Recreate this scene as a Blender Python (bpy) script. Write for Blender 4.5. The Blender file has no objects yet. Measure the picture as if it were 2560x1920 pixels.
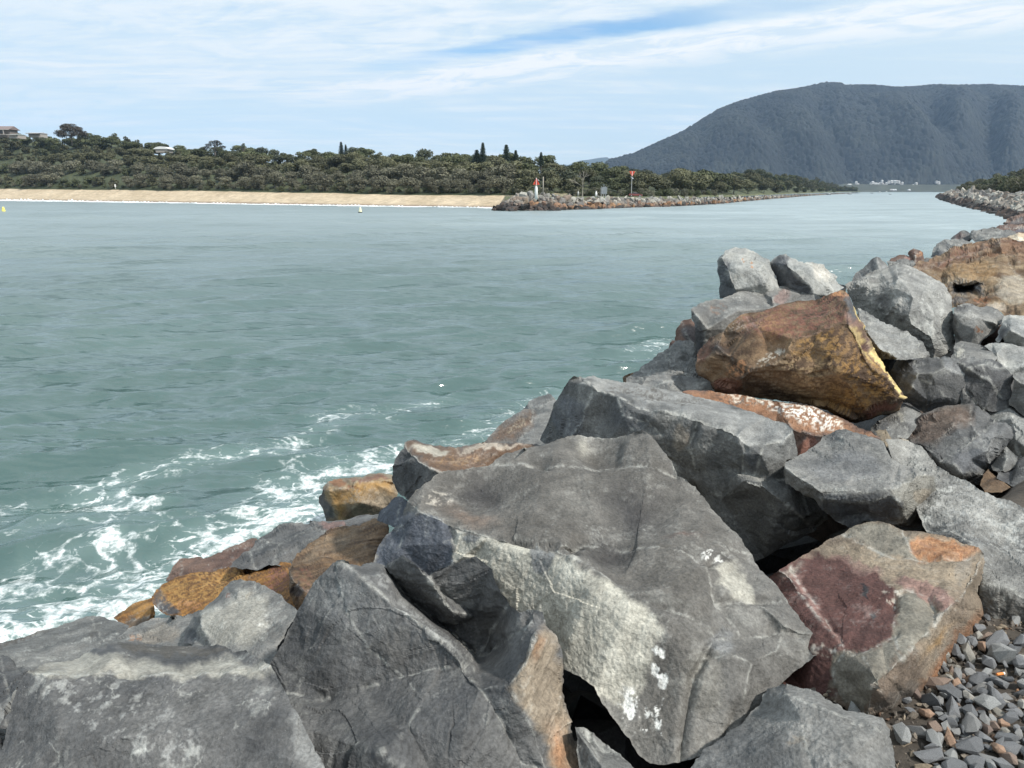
import bpy, math, random
import numpy as np
from mathutils import Vector
from mathutils.geometry import delaunay_2d_cdt

random.seed(7)
RNG = np.random.default_rng(7)
scene = bpy.context.scene
COL = scene.collection

# ------------------------------------------------------------------ camera
F_PX = 1898.0                     # focal length in photo pixels (photo 2560 x 1920)
CAM_H = 5.5                       # eye height above the water
PITCH = math.atan(484.0 / F_PX)   # looking down
SP, CP = math.sin(PITCH), math.cos(PITCH)
cam_data = bpy.data.cameras.new("camera")
cam = bpy.data.objects.new("camera", cam_data)
COL.objects.link(cam)
cam.location = (0, 0, CAM_H)
cam.rotation_euler = (math.pi / 2 - PITCH, 0, 0)
cam_data.sensor_width = 36.0
cam_data.lens = 36.0 * F_PX / 2560.0
cam_data.clip_start = 0.1
cam_data.clip_end = 40000
scene.camera = cam

# ------------------------------------------------------------------ render look
scene.render.engine = 'CYCLES'
scene.cycles.use_denoising = True
scene.cycles.max_bounces = 5
scene.cycles.volume_bounces = 0
scene.cycles.caustics_reflective = False
scene.cycles.caustics_refractive = False
scene.view_settings.view_transform = 'Standard'
scene.view_settings.look = 'None'
scene.view_settings.gamma = 1
scene.view_settings.use_curve_mapping = False
scene.view_settings.exposure = -0.05

# ------------------------------------------------------------------ light
SUN_DIR = Vector((0.54, -0.34, 0.74)).normalized()      # towards the sun
SUN_EL = math.asin(SUN_DIR.z)
SUN_AZ = math.atan2(SUN_DIR.x, SUN_DIR.y)
sun_data = bpy.data.lights.new("sun", 'SUN')
sun_data.energy = 5.0
sun_data.angle = math.radians(3)
sun_data.color = (1.0, 0.95, 0.88)
sun = bpy.data.objects.new("sun", sun_data)
COL.objects.link(sun)
sun.rotation_euler = SUN_DIR.to_track_quat('Z', 'Y').to_euler()

def build_world():
    w = bpy.data.worlds.new("World")
    scene.world = w
    w.use_nodes = True
    nt = w.node_tree
    N, L = nt.nodes, nt.links
    N.clear()
    def nd(t, **k):
        n = N.new(t)
        for a, b in k.items():
            setattr(n, a, b)
        return n
    def val(x):
        n = nd('ShaderNodeValue'); n.outputs[0].default_value = x; return n.outputs[0]
    def m(op, a, b=None, c=None, clamp=False):
        n = nd('ShaderNodeMath', operation=op, use_clamp=clamp)
        for i, x in enumerate((a, b, c)):
            if x is None: continue
            if isinstance(x, (int, float)): n.inputs[i].default_value = x
            else: L.new(x, n.inputs[i])
        return n.outputs[0]
    def smooth(x, a, b):
        n = nd('ShaderNodeMapRange', interpolation_type='SMOOTHSTEP')
        L.new(x, n.inputs[0]); n.inputs[1].default_value = a; n.inputs[2].default_value = b
        return n.outputs[0]
    def comb(x, y, z=0.0):
        n = nd('ShaderNodeCombineXYZ')
        for i, q in enumerate((x, y, z)):
            if isinstance(q, (int, float)): n.inputs[i].default_value = q
            else: L.new(q, n.inputs[i])
        return n.outputs[0]
    def noise(v, scale, detail=5, rough=0.55, dist=0.0):
        n = nd('ShaderNodeTexNoise')
        L.new(v, n.inputs['Vector'])
        n.inputs['Scale'].default_value = scale; n.inputs['Detail'].default_value = detail
        n.inputs['Roughness'].default_value = rough; n.inputs['Distortion'].default_value = dist
        return n.outputs[0]
    sky = nd('ShaderNodeTexSky', sky_type='NISHITA', sun_disc=False)
    sky.sun_elevation = SUN_EL; sky.sun_rotation = SUN_AZ
    sky.air_density = 1.0; sky.dust_density = 0.6; sky.ozone_density = 1.6
    tc = nd('ShaderNodeTexCoord')
    sep = nd('ShaderNodeSeparateXYZ'); L.new(tc.outputs['Generated'], sep.inputs[0])
    x, y, z = sep.outputs
    zz = m('ADD', m('MAXIMUM', z, 0.0), 0.06)                # the cloud sheet bends down towards the horizon
    px, py = m('DIVIDE', x, zz), m('DIVIDE', y, zz)          # position on the cloud sheet, in cloud heights
    a = m('ADD', m('MULTIPLY', px, 0.555), m('MULTIPLY', py, 0.832))
    b = m('SUBTRACT', m('MULTIPLY', px, 0.832), m('MULTIPLY', py, 0.555))
    c = m('ADD', m('MULTIPLY', px, -0.605), m('MULTIPLY', py, 0.796))
    wob = noise(comb(m('MULTIPLY', b, 1.1), m('MULTIPLY', a, 1.3)), 1.0, 5, 0.62)
    aw = m('ADD', a, m('MULTIPLY', m('SUBTRACT', wob, 0.5), 0.55))
    rip = noise(comb(m('MULTIPLY', b, 2.4), m('MULTIPLY', a, 3.6)), 1.0, 8, 0.64, 0.6)
    rip2 = noise(comb(m('ADD', m('MULTIPLY', px, 1.3), m('MULTIPLY', py, 0.25)), m('MULTIPLY', py, 4.2), 3.1), 1.0, 8, 0.62, 0.4)
    fine = noise(comb(m('MULTIPLY', px, 0.7), m('MULTIPLY', py, 2.6), 7.7), 1.0, 6, 0.6)
    soft = noise(comb(m('ADD', m('MULTIPLY', px, 1.6), m('MULTIPLY', py, -.8)), m('MULTIPLY', py, 0.8), 1.7), 1.0, 4, 0.55)
    band = m('MULTIPLY', smooth(aw, 3.66, 3.86), m('SUBTRACT', 1.0, smooth(aw, 4.10, 4.75)))
    band = m('MULTIPLY', band, m('ADD', 0.25, m('MULTIPLY', smooth(rip, 0.36, 0.58), 0.75)))
    band = m('MULTIPLY', band, smooth(b, -5.5, -3.6))
    lane = m('MULTIPLY', smooth(aw, 3.34, 3.50), m('SUBTRACT', 1.0, smooth(aw, 3.62, 3.76)))
    lane = m('MULTIPLY', m('MULTIPLY', lane, smooth(b, -3.9, -2.4)), m('SUBTRACT', 1.0, m('MULTIPLY', smooth(b, -1.75, -1.1), 0.75)))
    sheet = m('MULTIPLY', m('SUBTRACT', 1.0, smooth(aw, 3.30, 3.52)), smooth(m('ADD', rip, m('MULTIPLY', rip2, 0.8)), 0.66, 1.08))
    sheet = m('MULTIPLY', sheet, m('ADD', 0.42, m('MULTIPLY', smooth(px, -3.2, -0.8), 0.30)))
    left = m('MULTIPLY', smooth(c, 4.6, 5.05), m('SUBTRACT', 1.0, smooth(c, 5.3, 5.9)))
    left = m('MULTIPLY', m('MULTIPLY', left, m('SUBTRACT', 1.0, smooth(px, -1.3, -0.7))), smooth(rip2, 0.38, 0.62))
    low = m('MULTIPLY', m('MULTIPLY', smooth(fine, 0.35, 0.75), smooth(soft, 0.3, 0.62)), 0.7)
    cl = m('MAXIMUM', m('MAXIMUM', m('MULTIPLY', band, 1.0), sheet), m('MAXIMUM', m('MULTIPLY', left, 0.75), low))
    veil = m('SUBTRACT', 0.84, m('MULTIPLY', lane, 0.80))      # thin high cloud everywhere except in the lane
    rightglow = smooth(px, 0.8, 3.2)
    veil = m('ADD', veil, m('MULTIPLY', rightglow, 0.20))
    mix1 = nd('ShaderNodeMix', data_type='RGBA')
    L.new(veil, mix1.inputs['Factor']); 
    hs = nd('ShaderNodeHueSaturation'); hs.inputs['Saturation'].default_value = 1.35; hs.inputs['Value'].default_value = 1.75
    L.new(sky.outputs[0], hs.inputs['Color']); L.new(hs.outputs[0], mix1.inputs['A'])
    mix1.inputs['B'].default_value = (7.7, 9.3, 10.2, 1)
    mix2 = nd('ShaderNodeMix', data_type='RGBA')
    L.new(m('MULTIPLY', cl, 1.0, clamp=True), mix2.inputs['Factor'])
    L.new(mix1.outputs['Result'], mix2.inputs['A']); mix2.inputs['B'].default_value = (10.8, 11.1, 11.2, 1)
    bg = nd('ShaderNodeBackground'); bg.inputs['Strength'].default_value = 0.1
    L.new(mix2.outputs['Result'], bg.inputs['Color'])
    out = nd('ShaderNodeOutputWorld'); L.new(bg.outputs[0], out.inputs['Surface'])
build_world()

# ------------------------------------------------------------------ helpers
def ray(px, py):
    """direction of a photo pixel, scaled so that y = 1"""
    u = np.asarray(px, float) - 1280.0
    v = 960.0 - np.asarray(py, float)
    y = F_PX * CP + v * SP
    return u / y, (-F_PX * SP + v * CP) / y
def at_Y(px, py, Y):
    rx, rz = ray(px, py)
    return np.stack([rx * Y, np.asarray(Y, float) * np.ones_like(rx), CAM_H + rz * Y], -1)
def on_z(px, py, z=0.0):
    rx, rz = ray(px, py)
    Y = (z - CAM_H) / rz
    return np.stack([rx * Y, Y, CAM_H + rz * Y], -1)
def az_x(px, Y, py=480):
    return ray(px, py)[0] * Y
def sky_z(px, py, Y):
    return CAM_H + ray(px, py)[1] * Y
def lin(r, g, b):
    f = lambda c: (c / 12.92 if c <= 0.04045 else ((c + 0.055) / 1.055) ** 2.4)
    return np.array([f(r / 255.), f(g / 255.), f(b / 255.)])

def _hash(ix, iy, iz, seed):
    h = (ix.astype(np.uint32) * np.uint32(374761393) + iy.astype(np.uint32) * np.uint32(668265263)
         + iz.astype(np.uint32) * np.uint32(2147483647) + np.uint32((seed * 1274126177) & 0xffffffff))
    h = (h ^ (h >> np.uint32(13))) * np.uint32(1274126177)
    h = (h ^ (h >> np.uint32(16))) * np.uint32(2246822519)
    return h ^ (h >> np.uint32(15))
def _h01(ix, iy, iz, seed):
    return _hash(ix, iy, iz, seed).astype(np.float64) / 4294967295.0
_G = RNG.normal(size=(256, 3)); _G /= np.linalg.norm(_G, axis=1)[:, None]
def perlin(P, seed=0):
    """gradient noise, about -1..1"""
    P = np.asarray(P, float)
    i0 = np.floor(P).astype(np.int64); f = P - i0
    w = f * f * f * (f * (f * 6 - 15) + 10)
    r = np.zeros(len(P))
    for dx in (0, 1):
        for dy in (0, 1):
            for dz in (0, 1):
                g = _G[(_hash(i0[:, 0] + dx, i0[:, 1] + dy, i0[:, 2] + dz, seed) & np.uint32(255)).astype(int)]
                d = (g * (f - np.array([dx, dy, dz]))).sum(1)
                wx = w[:, 0] if dx else 1 - w[:, 0]
                wy = w[:, 1] if dy else 1 - w[:, 1]
                wz = w[:, 2] if dz else 1 - w[:, 2]
                r += d * wx * wy * wz
    return r * 1.6
def fbm(P, octv=4, seed=0, gain=0.5, lac=2.03):
    r = np.zeros(len(P)); a = 1.0; s = 1.0
    for k in range(octv):
        r += a * perlin(P * s, seed + k * 17); a *= gain; s *= lac
    return r
def voro(P, seed=0):
    """nearest cell: offset vector, F1, F2, cell hash ids"""
    P = np.asarray(P, float)
    i0 = np.floor(P).astype(np.int64)
    n = len(P)
    F1 = np.full(n, 9.0); F2 = np.full(n, 9.0); off = np.zeros((n, 3)); cid = np.zeros(n, np.uint32)
    for dx in (-1, 0, 1):
        for dy in (-1, 0, 1):
            for dz in (-1, 0, 1):
                cx, cy, cz = i0[:, 0] + dx, i0[:, 1] + dy, i0[:, 2] + dz
                c = np.stack([cx + _h01(cx, cy, cz, seed), cy + _h01(cx, cy, cz, seed + 1), cz + _h01(cx, cy, cz, seed + 2)], 1)
                d = P - c
                q = np.sqrt((d * d).sum(1))
                nearer = q < F1
                F2 = np.where(nearer, F1, np.minimum(F2, q))
                F1 = np.where(nearer, q, F1)
                off[nearer] = d[nearer]
                cid = np.where(nearer, _hash(cx, cy, cz, seed + 5), cid)
    return off, F1, F2, cid
def linoise(P, seed=0):
    """continuous piecewise-planar noise (random values on a lattice cut into tetrahedra): gives flat facets"""
    P = np.asarray(P, float); i0 = np.floor(P).astype(np.int64); f = P - i0
    o = np.argsort(-f, axis=1); fs = np.take_along_axis(f, o, 1); n = np.arange(len(P))
    c = i0.copy(); r = (_h01(c[:, 0], c[:, 1], c[:, 2], seed)) * (1 - fs[:, 0])
    for k in range(3):
        c = c.copy(); c[n, o[:, k]] += 1
        r += _h01(c[:, 0], c[:, 1], c[:, 2], seed) * (fs[:, k] - (fs[:, k + 1] if k < 2 else 0))
    return r * 2 - 1
def sstep(x, a, b):
    t = np.clip((x - a) / (b - a), 0, 1)
    return t * t * (3 - 2 * t)

def make_mesh(name, V, F, mats, colors=None, smooth=False, midx=None, attrs=None):
    me = bpy.data.meshes.new(name)
    V = np.ascontiguousarray(V, np.float32)
    F = np.asarray(F)
    if F.ndim == 2:
        k = F.shape[1]; nf = len(F)
        me.vertices.add(len(V)); me.vertices.foreach_set('co', V.ravel())
        me.loops.add(nf * k); me.loops.foreach_set('vertex_index', F.astype(np.int32).ravel())
        me.polygons.add(nf)
        me.polygons.foreach_set('loop_start', np.arange(0, nf * k, k, dtype=np.int32))
        me.polygons.foreach_set('loop_total', np.full(nf, k, np.int32))
    for m_ in (mats if isinstance(mats, (list, tuple)) else [mats]):
        me.materials.append(m_)
    if midx is not None:
        me.polygons.foreach_set('material_index', np.asarray(midx, np.int32))
    me.polygons.foreach_set('use_smooth', np.full(len(me.polygons), bool(smooth)))
    if colors is not None:
        at = me.attributes.new('Col', 'FLOAT_COLOR', 'POINT')
        c4 = np.ones((len(V), 4), np.float32); c4[:, :3] = colors
        at.data.foreach_set('color', c4.ravel())
    for k_, v_ in (attrs or {}).items():
        at = me.attributes.new(k_, 'FLOAT', 'POINT'); at.data.foreach_set('value', np.asarray(v_, np.float32))
    me.update(calc_edges=True); me.validate()
    return me
def link(name, data, parent=None, loc=None, rot=None, scl=None, label=None, cat=None, group=None, kind=None):
    o = bpy.data.objects.new(name, data)
    COL.objects.link(o)
    if parent is not None: o.parent = parent
    if loc is not None: o.location = loc
    if rot is not None: o.rotation_euler = rot
    if scl is not None: o.scale = scl if hasattr(scl, '__len__') else (scl,) * 3
    if label: o['label'] = label
    if cat: o['category'] = cat
    if group: o['group'] = group
    if kind: o['kind'] = kind
    return o

def rot_mats(n, r):
    q = r.normal(size=(n, 4)); q /= np.linalg.norm(q, axis=1)[:, None]
    w, x, y, z = q.T
    return np.stack([np.stack([1 - 2 * (y * y + z * z), 2 * (x * y - z * w), 2 * (x * z + y * w)], 1),
                     np.stack([2 * (x * y + z * w), 1 - 2 * (x * x + z * z), 2 * (y * z - x * w)], 1),
                     np.stack([2 * (x * z - y * w), 2 * (y * z + x * w), 1 - 2 * (x * x + y * y)], 1)], 1)
class MB:
    """collects simple solids into one mesh"""
    def __init__(s): s.V = []; s.F = []; s.n = 0
    def add(s, V, F):
        V = np.asarray(V, float); s.V.append(V); s.F += [tuple(int(i) + s.n for i in f) for f in F]; s.n += len(V); return s
    def box(s, c, d, rz=0.0, taper=1.0):
        x, y, z = np.array(d) / 2.0
        P = np.array([[-x, -y, -z], [x, -y, -z], [x, y, -z], [-x, y, -z], [-x * taper, -y * taper, z], [x * taper, -y * taper, z], [x * taper, y * taper, z], [-x * taper, y * taper, z]])
        cs, sn = math.cos(rz), math.sin(rz)
        P = np.stack([P[:, 0] * cs - P[:, 1] * sn, P[:, 0] * sn + P[:, 1] * cs, P[:, 2]], 1) + np.array(c)
        return s.add(P, [(0, 3, 2, 1), (4, 5, 6, 7), (0, 1, 5, 4), (1, 2, 6, 5), (2, 3, 7, 6), (3, 0, 4, 7)])
    def tube(s, a, b, r0, r1=None, n=8):
        r1 = r0 if r1 is None else r1
        a = Vector(a); b = Vector(b); q = (b - a).to_track_quat('Z', 'Y')
        P = []
        for (c, r) in ((a, r0), (b, r1)):
            for k in range(n):
                t = 2 * math.pi * k / n
                P.append(c + q @ Vector((r * math.cos(t), r * math.sin(t), 0)))
        F = [(k, (k + 1) % n, n + (k + 1) % n, n + k) for k in range(n)] + [tuple(range(n - 1, -1, -1)), tuple(range(n, 2 * n))]
        return s.add(np.array([list(p) for p in P]), F)
    def lathe(s, prof, c=(0, 0, 0), n=16):
        P = []; F = []
        for r, z in prof:
            for k in range(n):
                t = 2 * math.pi * k / n; P.append((c[0] + r * math.cos(t), c[1] + r * math.sin(t), c[2] + z))
        for i in range(len(prof) - 1):
            for k in range(n):
                F.append((i * n + k, i * n + (k + 1) % n, (i + 1) * n + (k + 1) % n, (i + 1) * n + k))
        F.append(tuple(range(n - 1, -1, -1))); F.append(tuple((len(prof) - 1) * n + k for k in range(n)))
        return s.add(P, F)
    def mesh(s, name, mat, smooth=False):
        me = bpy.data.meshes.new(name)
        me.from_pydata(np.concatenate(s.V).tolist(), [], s.F); me.materials.append(mat)
        if smooth: me.polygons.foreach_set('use_smooth', [True] * len(me.polygons))
        me.update(); return me

# ------------------------------------------------------------------ materials
def new_mat(name):
    m = bpy.data.materials.new(name); m.use_nodes = True
    nt = m.node_tree
    return m, nt, nt.nodes.get('Principled BSDF')
def plain(name, col, rough=0.6, metal=0.0, vary=0.12, scale=3.0, bump=0.0):
    m, nt, b = new_mat(name); N, L = nt.nodes, nt.links
    tc = N.new('ShaderNodeTexCoord'); no = N.new('ShaderNodeTexNoise'); L.new(tc.outputs['Object'], no.inputs['Vector'])
    no.inputs['Scale'].default_value = scale; no.inputs['Detail'].default_value = 5
    cr = N.new('ShaderNodeMix'); cr.data_type = 'RGBA'
    L.new(no.outputs[0], cr.inputs['Factor'])
    c = np.array(col); cr.inputs['A'].default_value = (*np.clip(c * (1 - vary * 2), 0, 1), 1); cr.inputs['B'].default_value = (*np.clip(c * (1 + vary * 2), 0, 1), 1)
    L.new(cr.outputs['Result'], b.inputs['Base Color'])
    b.inputs['Roughness'].default_value = rough; b.inputs['Metallic'].default_value = metal
    if bump:
        bu = N.new('ShaderNodeBump'); bu.inputs['Strength'].default_value = bump; L.new(no.outputs[0], bu.inputs['Height']); L.new(bu.outputs[0], b.inputs['Normal'])
    return m

def rock_material(name, bscale, bdist, fine=1.0, wet=False):
    m, nt, b = new_mat(name); N, L = nt.nodes, nt.links
    at = N.new('ShaderNodeAttribute'); at.attribute_name = 'Col'
    tc = N.new('ShaderNodeTexCoord')
    def noise(s, d=6, r=0.6):
        n = N.new('ShaderNodeTexNoise'); L.new(tc.outputs['Object'], n.inputs['Vector'])
        n.inputs['Scale'].default_value = s; n.inputs['Detail'].default_value = d; n.inputs['Roughness'].default_value = r
        return n.outputs[0]
    n1 = noise(9 * bscale); n2 = noise(70 * bscale, 4, 0.7); n3 = noise(260 * bscale, 2, 0.5)
    mr = N.new('ShaderNodeMapRange'); L.new(n1, mr.inputs[0]); mr.inputs[1].default_value = 0.3; mr.inputs[2].default_value = 0.7; mr.inputs[3].default_value = 0.72; mr.inputs[4].default_value = 1.30
    mr2 = N.new('ShaderNodeMapRange'); L.new(n2, mr2.inputs[0]); mr2.inputs[1].default_value = 0.3; mr2.inputs[2].default_value = 0.72; mr2.inputs[1].default_value = 0.36; mr2.inputs[2].default_value = 0.64; mr2.inputs[3].default_value = 0.76; mr2.inputs[4].default_value = 1.26
    mu = N.new('ShaderNodeMath'); mu.operation = 'MULTIPLY'; L.new(mr.outputs[0], mu.inputs[0]); L.new(mr2.outputs[0], mu.inputs[1])
    sc = N.new('ShaderNodeVectorMath'); sc.operation = 'SCALE'; L.new(at.outputs['Color'], sc.inputs[0]); L.new(mu.outputs[0], sc.inputs['Scale'])
    # small pale specks of mineral
    vo = N.new('ShaderNodeTexVoronoi'); L.new(tc.outputs['Object'], vo.inputs['Vector']); vo.inputs['Scale'].default_value = 120 * bscale
    sp = N.new('ShaderNodeMapRange'); L.new(vo.outputs['Distance'], sp.inputs[0]); sp.inputs[1].default_value = 0.18; sp.inputs[2].default_value = 0.08; sp.inputs[3].default_value = 0; sp.inputs[4].default_value = 0.45
    pm = N.new('ShaderNodeMapRange'); L.new(noise(22 * bscale, 3), pm.inputs[0]); pm.inputs[1].default_value = 0.5; pm.inputs[2].default_value = 0.66
    sm = N.new('ShaderNodeMath'); sm.operation = 'MULTIPLY'; L.new(sp.outputs[0], sm.inputs[0]); L.new(pm.outputs[0], sm.inputs[1])
    mx = N.new('ShaderNodeMix'); mx.data_type = 'RGBA'; L.new(sm.outputs[0], mx.inputs['Factor']); L.new(sc.outputs[0], mx.inputs['A']); mx.inputs['B'].default_value = (0.5, 0.5, 0.46, 1)
    L.new(mx.outputs['Result'], b.inputs['Base Color'])
    b.inputs['Roughness'].default_value = 0.45 if wet else 0.82
    b.inputs['Specular IOR Level'].default_value = 0.35
    hm = N.new('ShaderNodeMath'); hm.operation = 'MULTIPLY_ADD'; L.new(n2, hm.inputs[0]); hm.inputs[1].default_value = 0.35; L.new(n1, hm.inputs[2])
    h2 = N.new('ShaderNodeMath'); h2.operation = 'MULTIPLY_ADD'; L.new(n3, h2.inputs[0]); h2.inputs[1].default_value = 0.10; L.new(hm.outputs[0], h2.inputs[2])
    bu = N.new('ShaderNodeBump'); bu.inputs['Strength'].default_value = 0.55 * fine; bu.inputs['Distance'].default_value = bdist
    L.new(h2.outputs[0], bu.inputs['Height']); L.new(bu.outputs[0], b.inputs['Normal'])
    return m
M_ROCK = rock_material('broken_stone', 1.0, 0.03)
M_ROCKFAR = rock_material('distant_stone', 0.16, 0.12)

# ------------------------------------------------------------------ boulders near the camera
PAL = dict(pale=(.43, .415, .355), rust=(.20, .088, .038), ochre=(.33, .19, .06), purple=(.082, .038, .033), brown=(.13, .08, .05),
           stain=(.086, .080, .071), dark=(.062, .067, .075), white=(.74, .74, .70), yellow=(.60, .47, .20), tan=(.26, .21, .15),
           sage=(.185, .175, .145), orange=(.36, .18, .085), pink=(.23, .14, .12), grey=(.17, .175, .175), cream=(.55, .50, .42),
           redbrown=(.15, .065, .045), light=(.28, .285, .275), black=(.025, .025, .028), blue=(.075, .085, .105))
STYLE = dict(
    grey=((.088, .091, .090), (.165, .166, .158)), mid=((.112, .114, .111), (.200, .198, .186)), dark=((.058, .060, .062), (.120, .120, .117)),
    pale=((.21, .22, .215), (.34, .34, .315)), brown=((.062, .038, .023), (.18, .120, .070)), orange=((.075, .036, .016), (.27, .135, .035)),
    outcrop=((.085, .052, .028), (.215, .160, .10)), tan=((.17, .14, .10), (.27, .23, .17)), red=((.085, .052, .042), (.16, .105, .08)),
    purple=((.135, .105, .080), (.21, .17, .125)), blue=((.070, .080, .098), (.115, .125, .14)), bare=((.106, .103, .096), (.188, .183, .168)),
    cream=((.42, .33, .23), (.62, .55, .42)), speck=((.12, .12, .114), (.26, .258, .24)))
CROPS = dict(S=(0, 0, 1), T=(1600, 560, 2.304), M=(900, 960, 1.728), L=(0, 1100, 2.0229), R=(1600, 1200, 2.304),
             A=(2080, 520, 4.608), B=(2080, 840, 4.608), C=(1160, 780, 3.456), D=(380, 1140, 3.456))
def seg_dist(P, a, b):
    ab = b - a; t = np.clip(((P - a) @ ab) / max(ab @ ab, 1e-9), 0, 1)
    d = P - a - t[:, None] * ab
    return np.sqrt((d * d).sum(1))
def in_poly(P, Q):
    x, y = P[:, 0], P[:, 1]; r = np.zeros(len(P), bool); j = len(Q) - 1
    for i in range(len(Q)):
        xi, yi = Q[i]; xj, yj = Q[j]
        if yi != yj:
            r ^= ((yi > y) != (yj > y)) & (x < (xj - xi) * (y - yi) / (yj - yi) + xi)
        j = i
    return r
def resample(poly, Ys, step, closed, amp, seed):
    out = []
    n = len(poly)
    for i in range(n if closed else n - 1):
        a, b = poly[i], poly[(i + 1) % n]
        k = max(1, int(round(np.hypot(*(b - a)) / step)))
        for j in range(k):
            out.append(a + (b - a) * j / k)
    if not closed: out.append(poly[-1])
    out = np.array(out)
    if amp > 0 and len(out) > 3:
        q = np.c_[out / 38.0, np.full(len(out), seed * 3.7)]
        dx = fbm(q, 4, seed, 0.6) * amp; dy = fbm(q + 40, 4, seed + 3, 0.6) * amp
        w = np.ones(len(out))
        if not closed: w[0] = w[-1] = 0
        out = out + np.c_[dx, dy] * w[:, None]
    return out

ROCKS = []
def rock(crop, label, style, outline, ridges=(), pts=(), T=None, patch=(), chip=1.0, strata=None, jit=4.0, cat='rock', name='boulder',
         wear=0.6, vein=0.4, streak=None, step=3.3, rough=1.0, hollow=(), steep=0.55):
    ROCKS.append(dict(locals()))

def fill_Y(seq, known, closed):
    """seq of (x, y[, Y]): missing Y interpolated along the line"""
    pts = np.array([[p[0], p[1]] for p in seq], float)
    Y = [p[2] if len(p) > 2 else known.get((p[0], p[1])) for p in seq]
    n = len(seq)
    d = [0.0]
    for i in range(1, n + (1 if closed else 0)):
        d.append(d[-1] + np.hypot(*(pts[i % n] - pts[i - 1])))
    idx = [i for i in range(n) if Y[i] is not None]
    if closed:
        tot = d[n]
        xs = [d[i] for i in idx] ; ys = [Y[i] for i in idx]
        xs = [xs[-1] - tot] + xs + [xs[0] + tot]; ys = [ys[-1]] + ys + [ys[0]]
    else:
        xs = [d[i] for i in idx]; ys = [Y[i] for i in idx]
    return pts, np.interp(d[:n], xs, ys)

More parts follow.
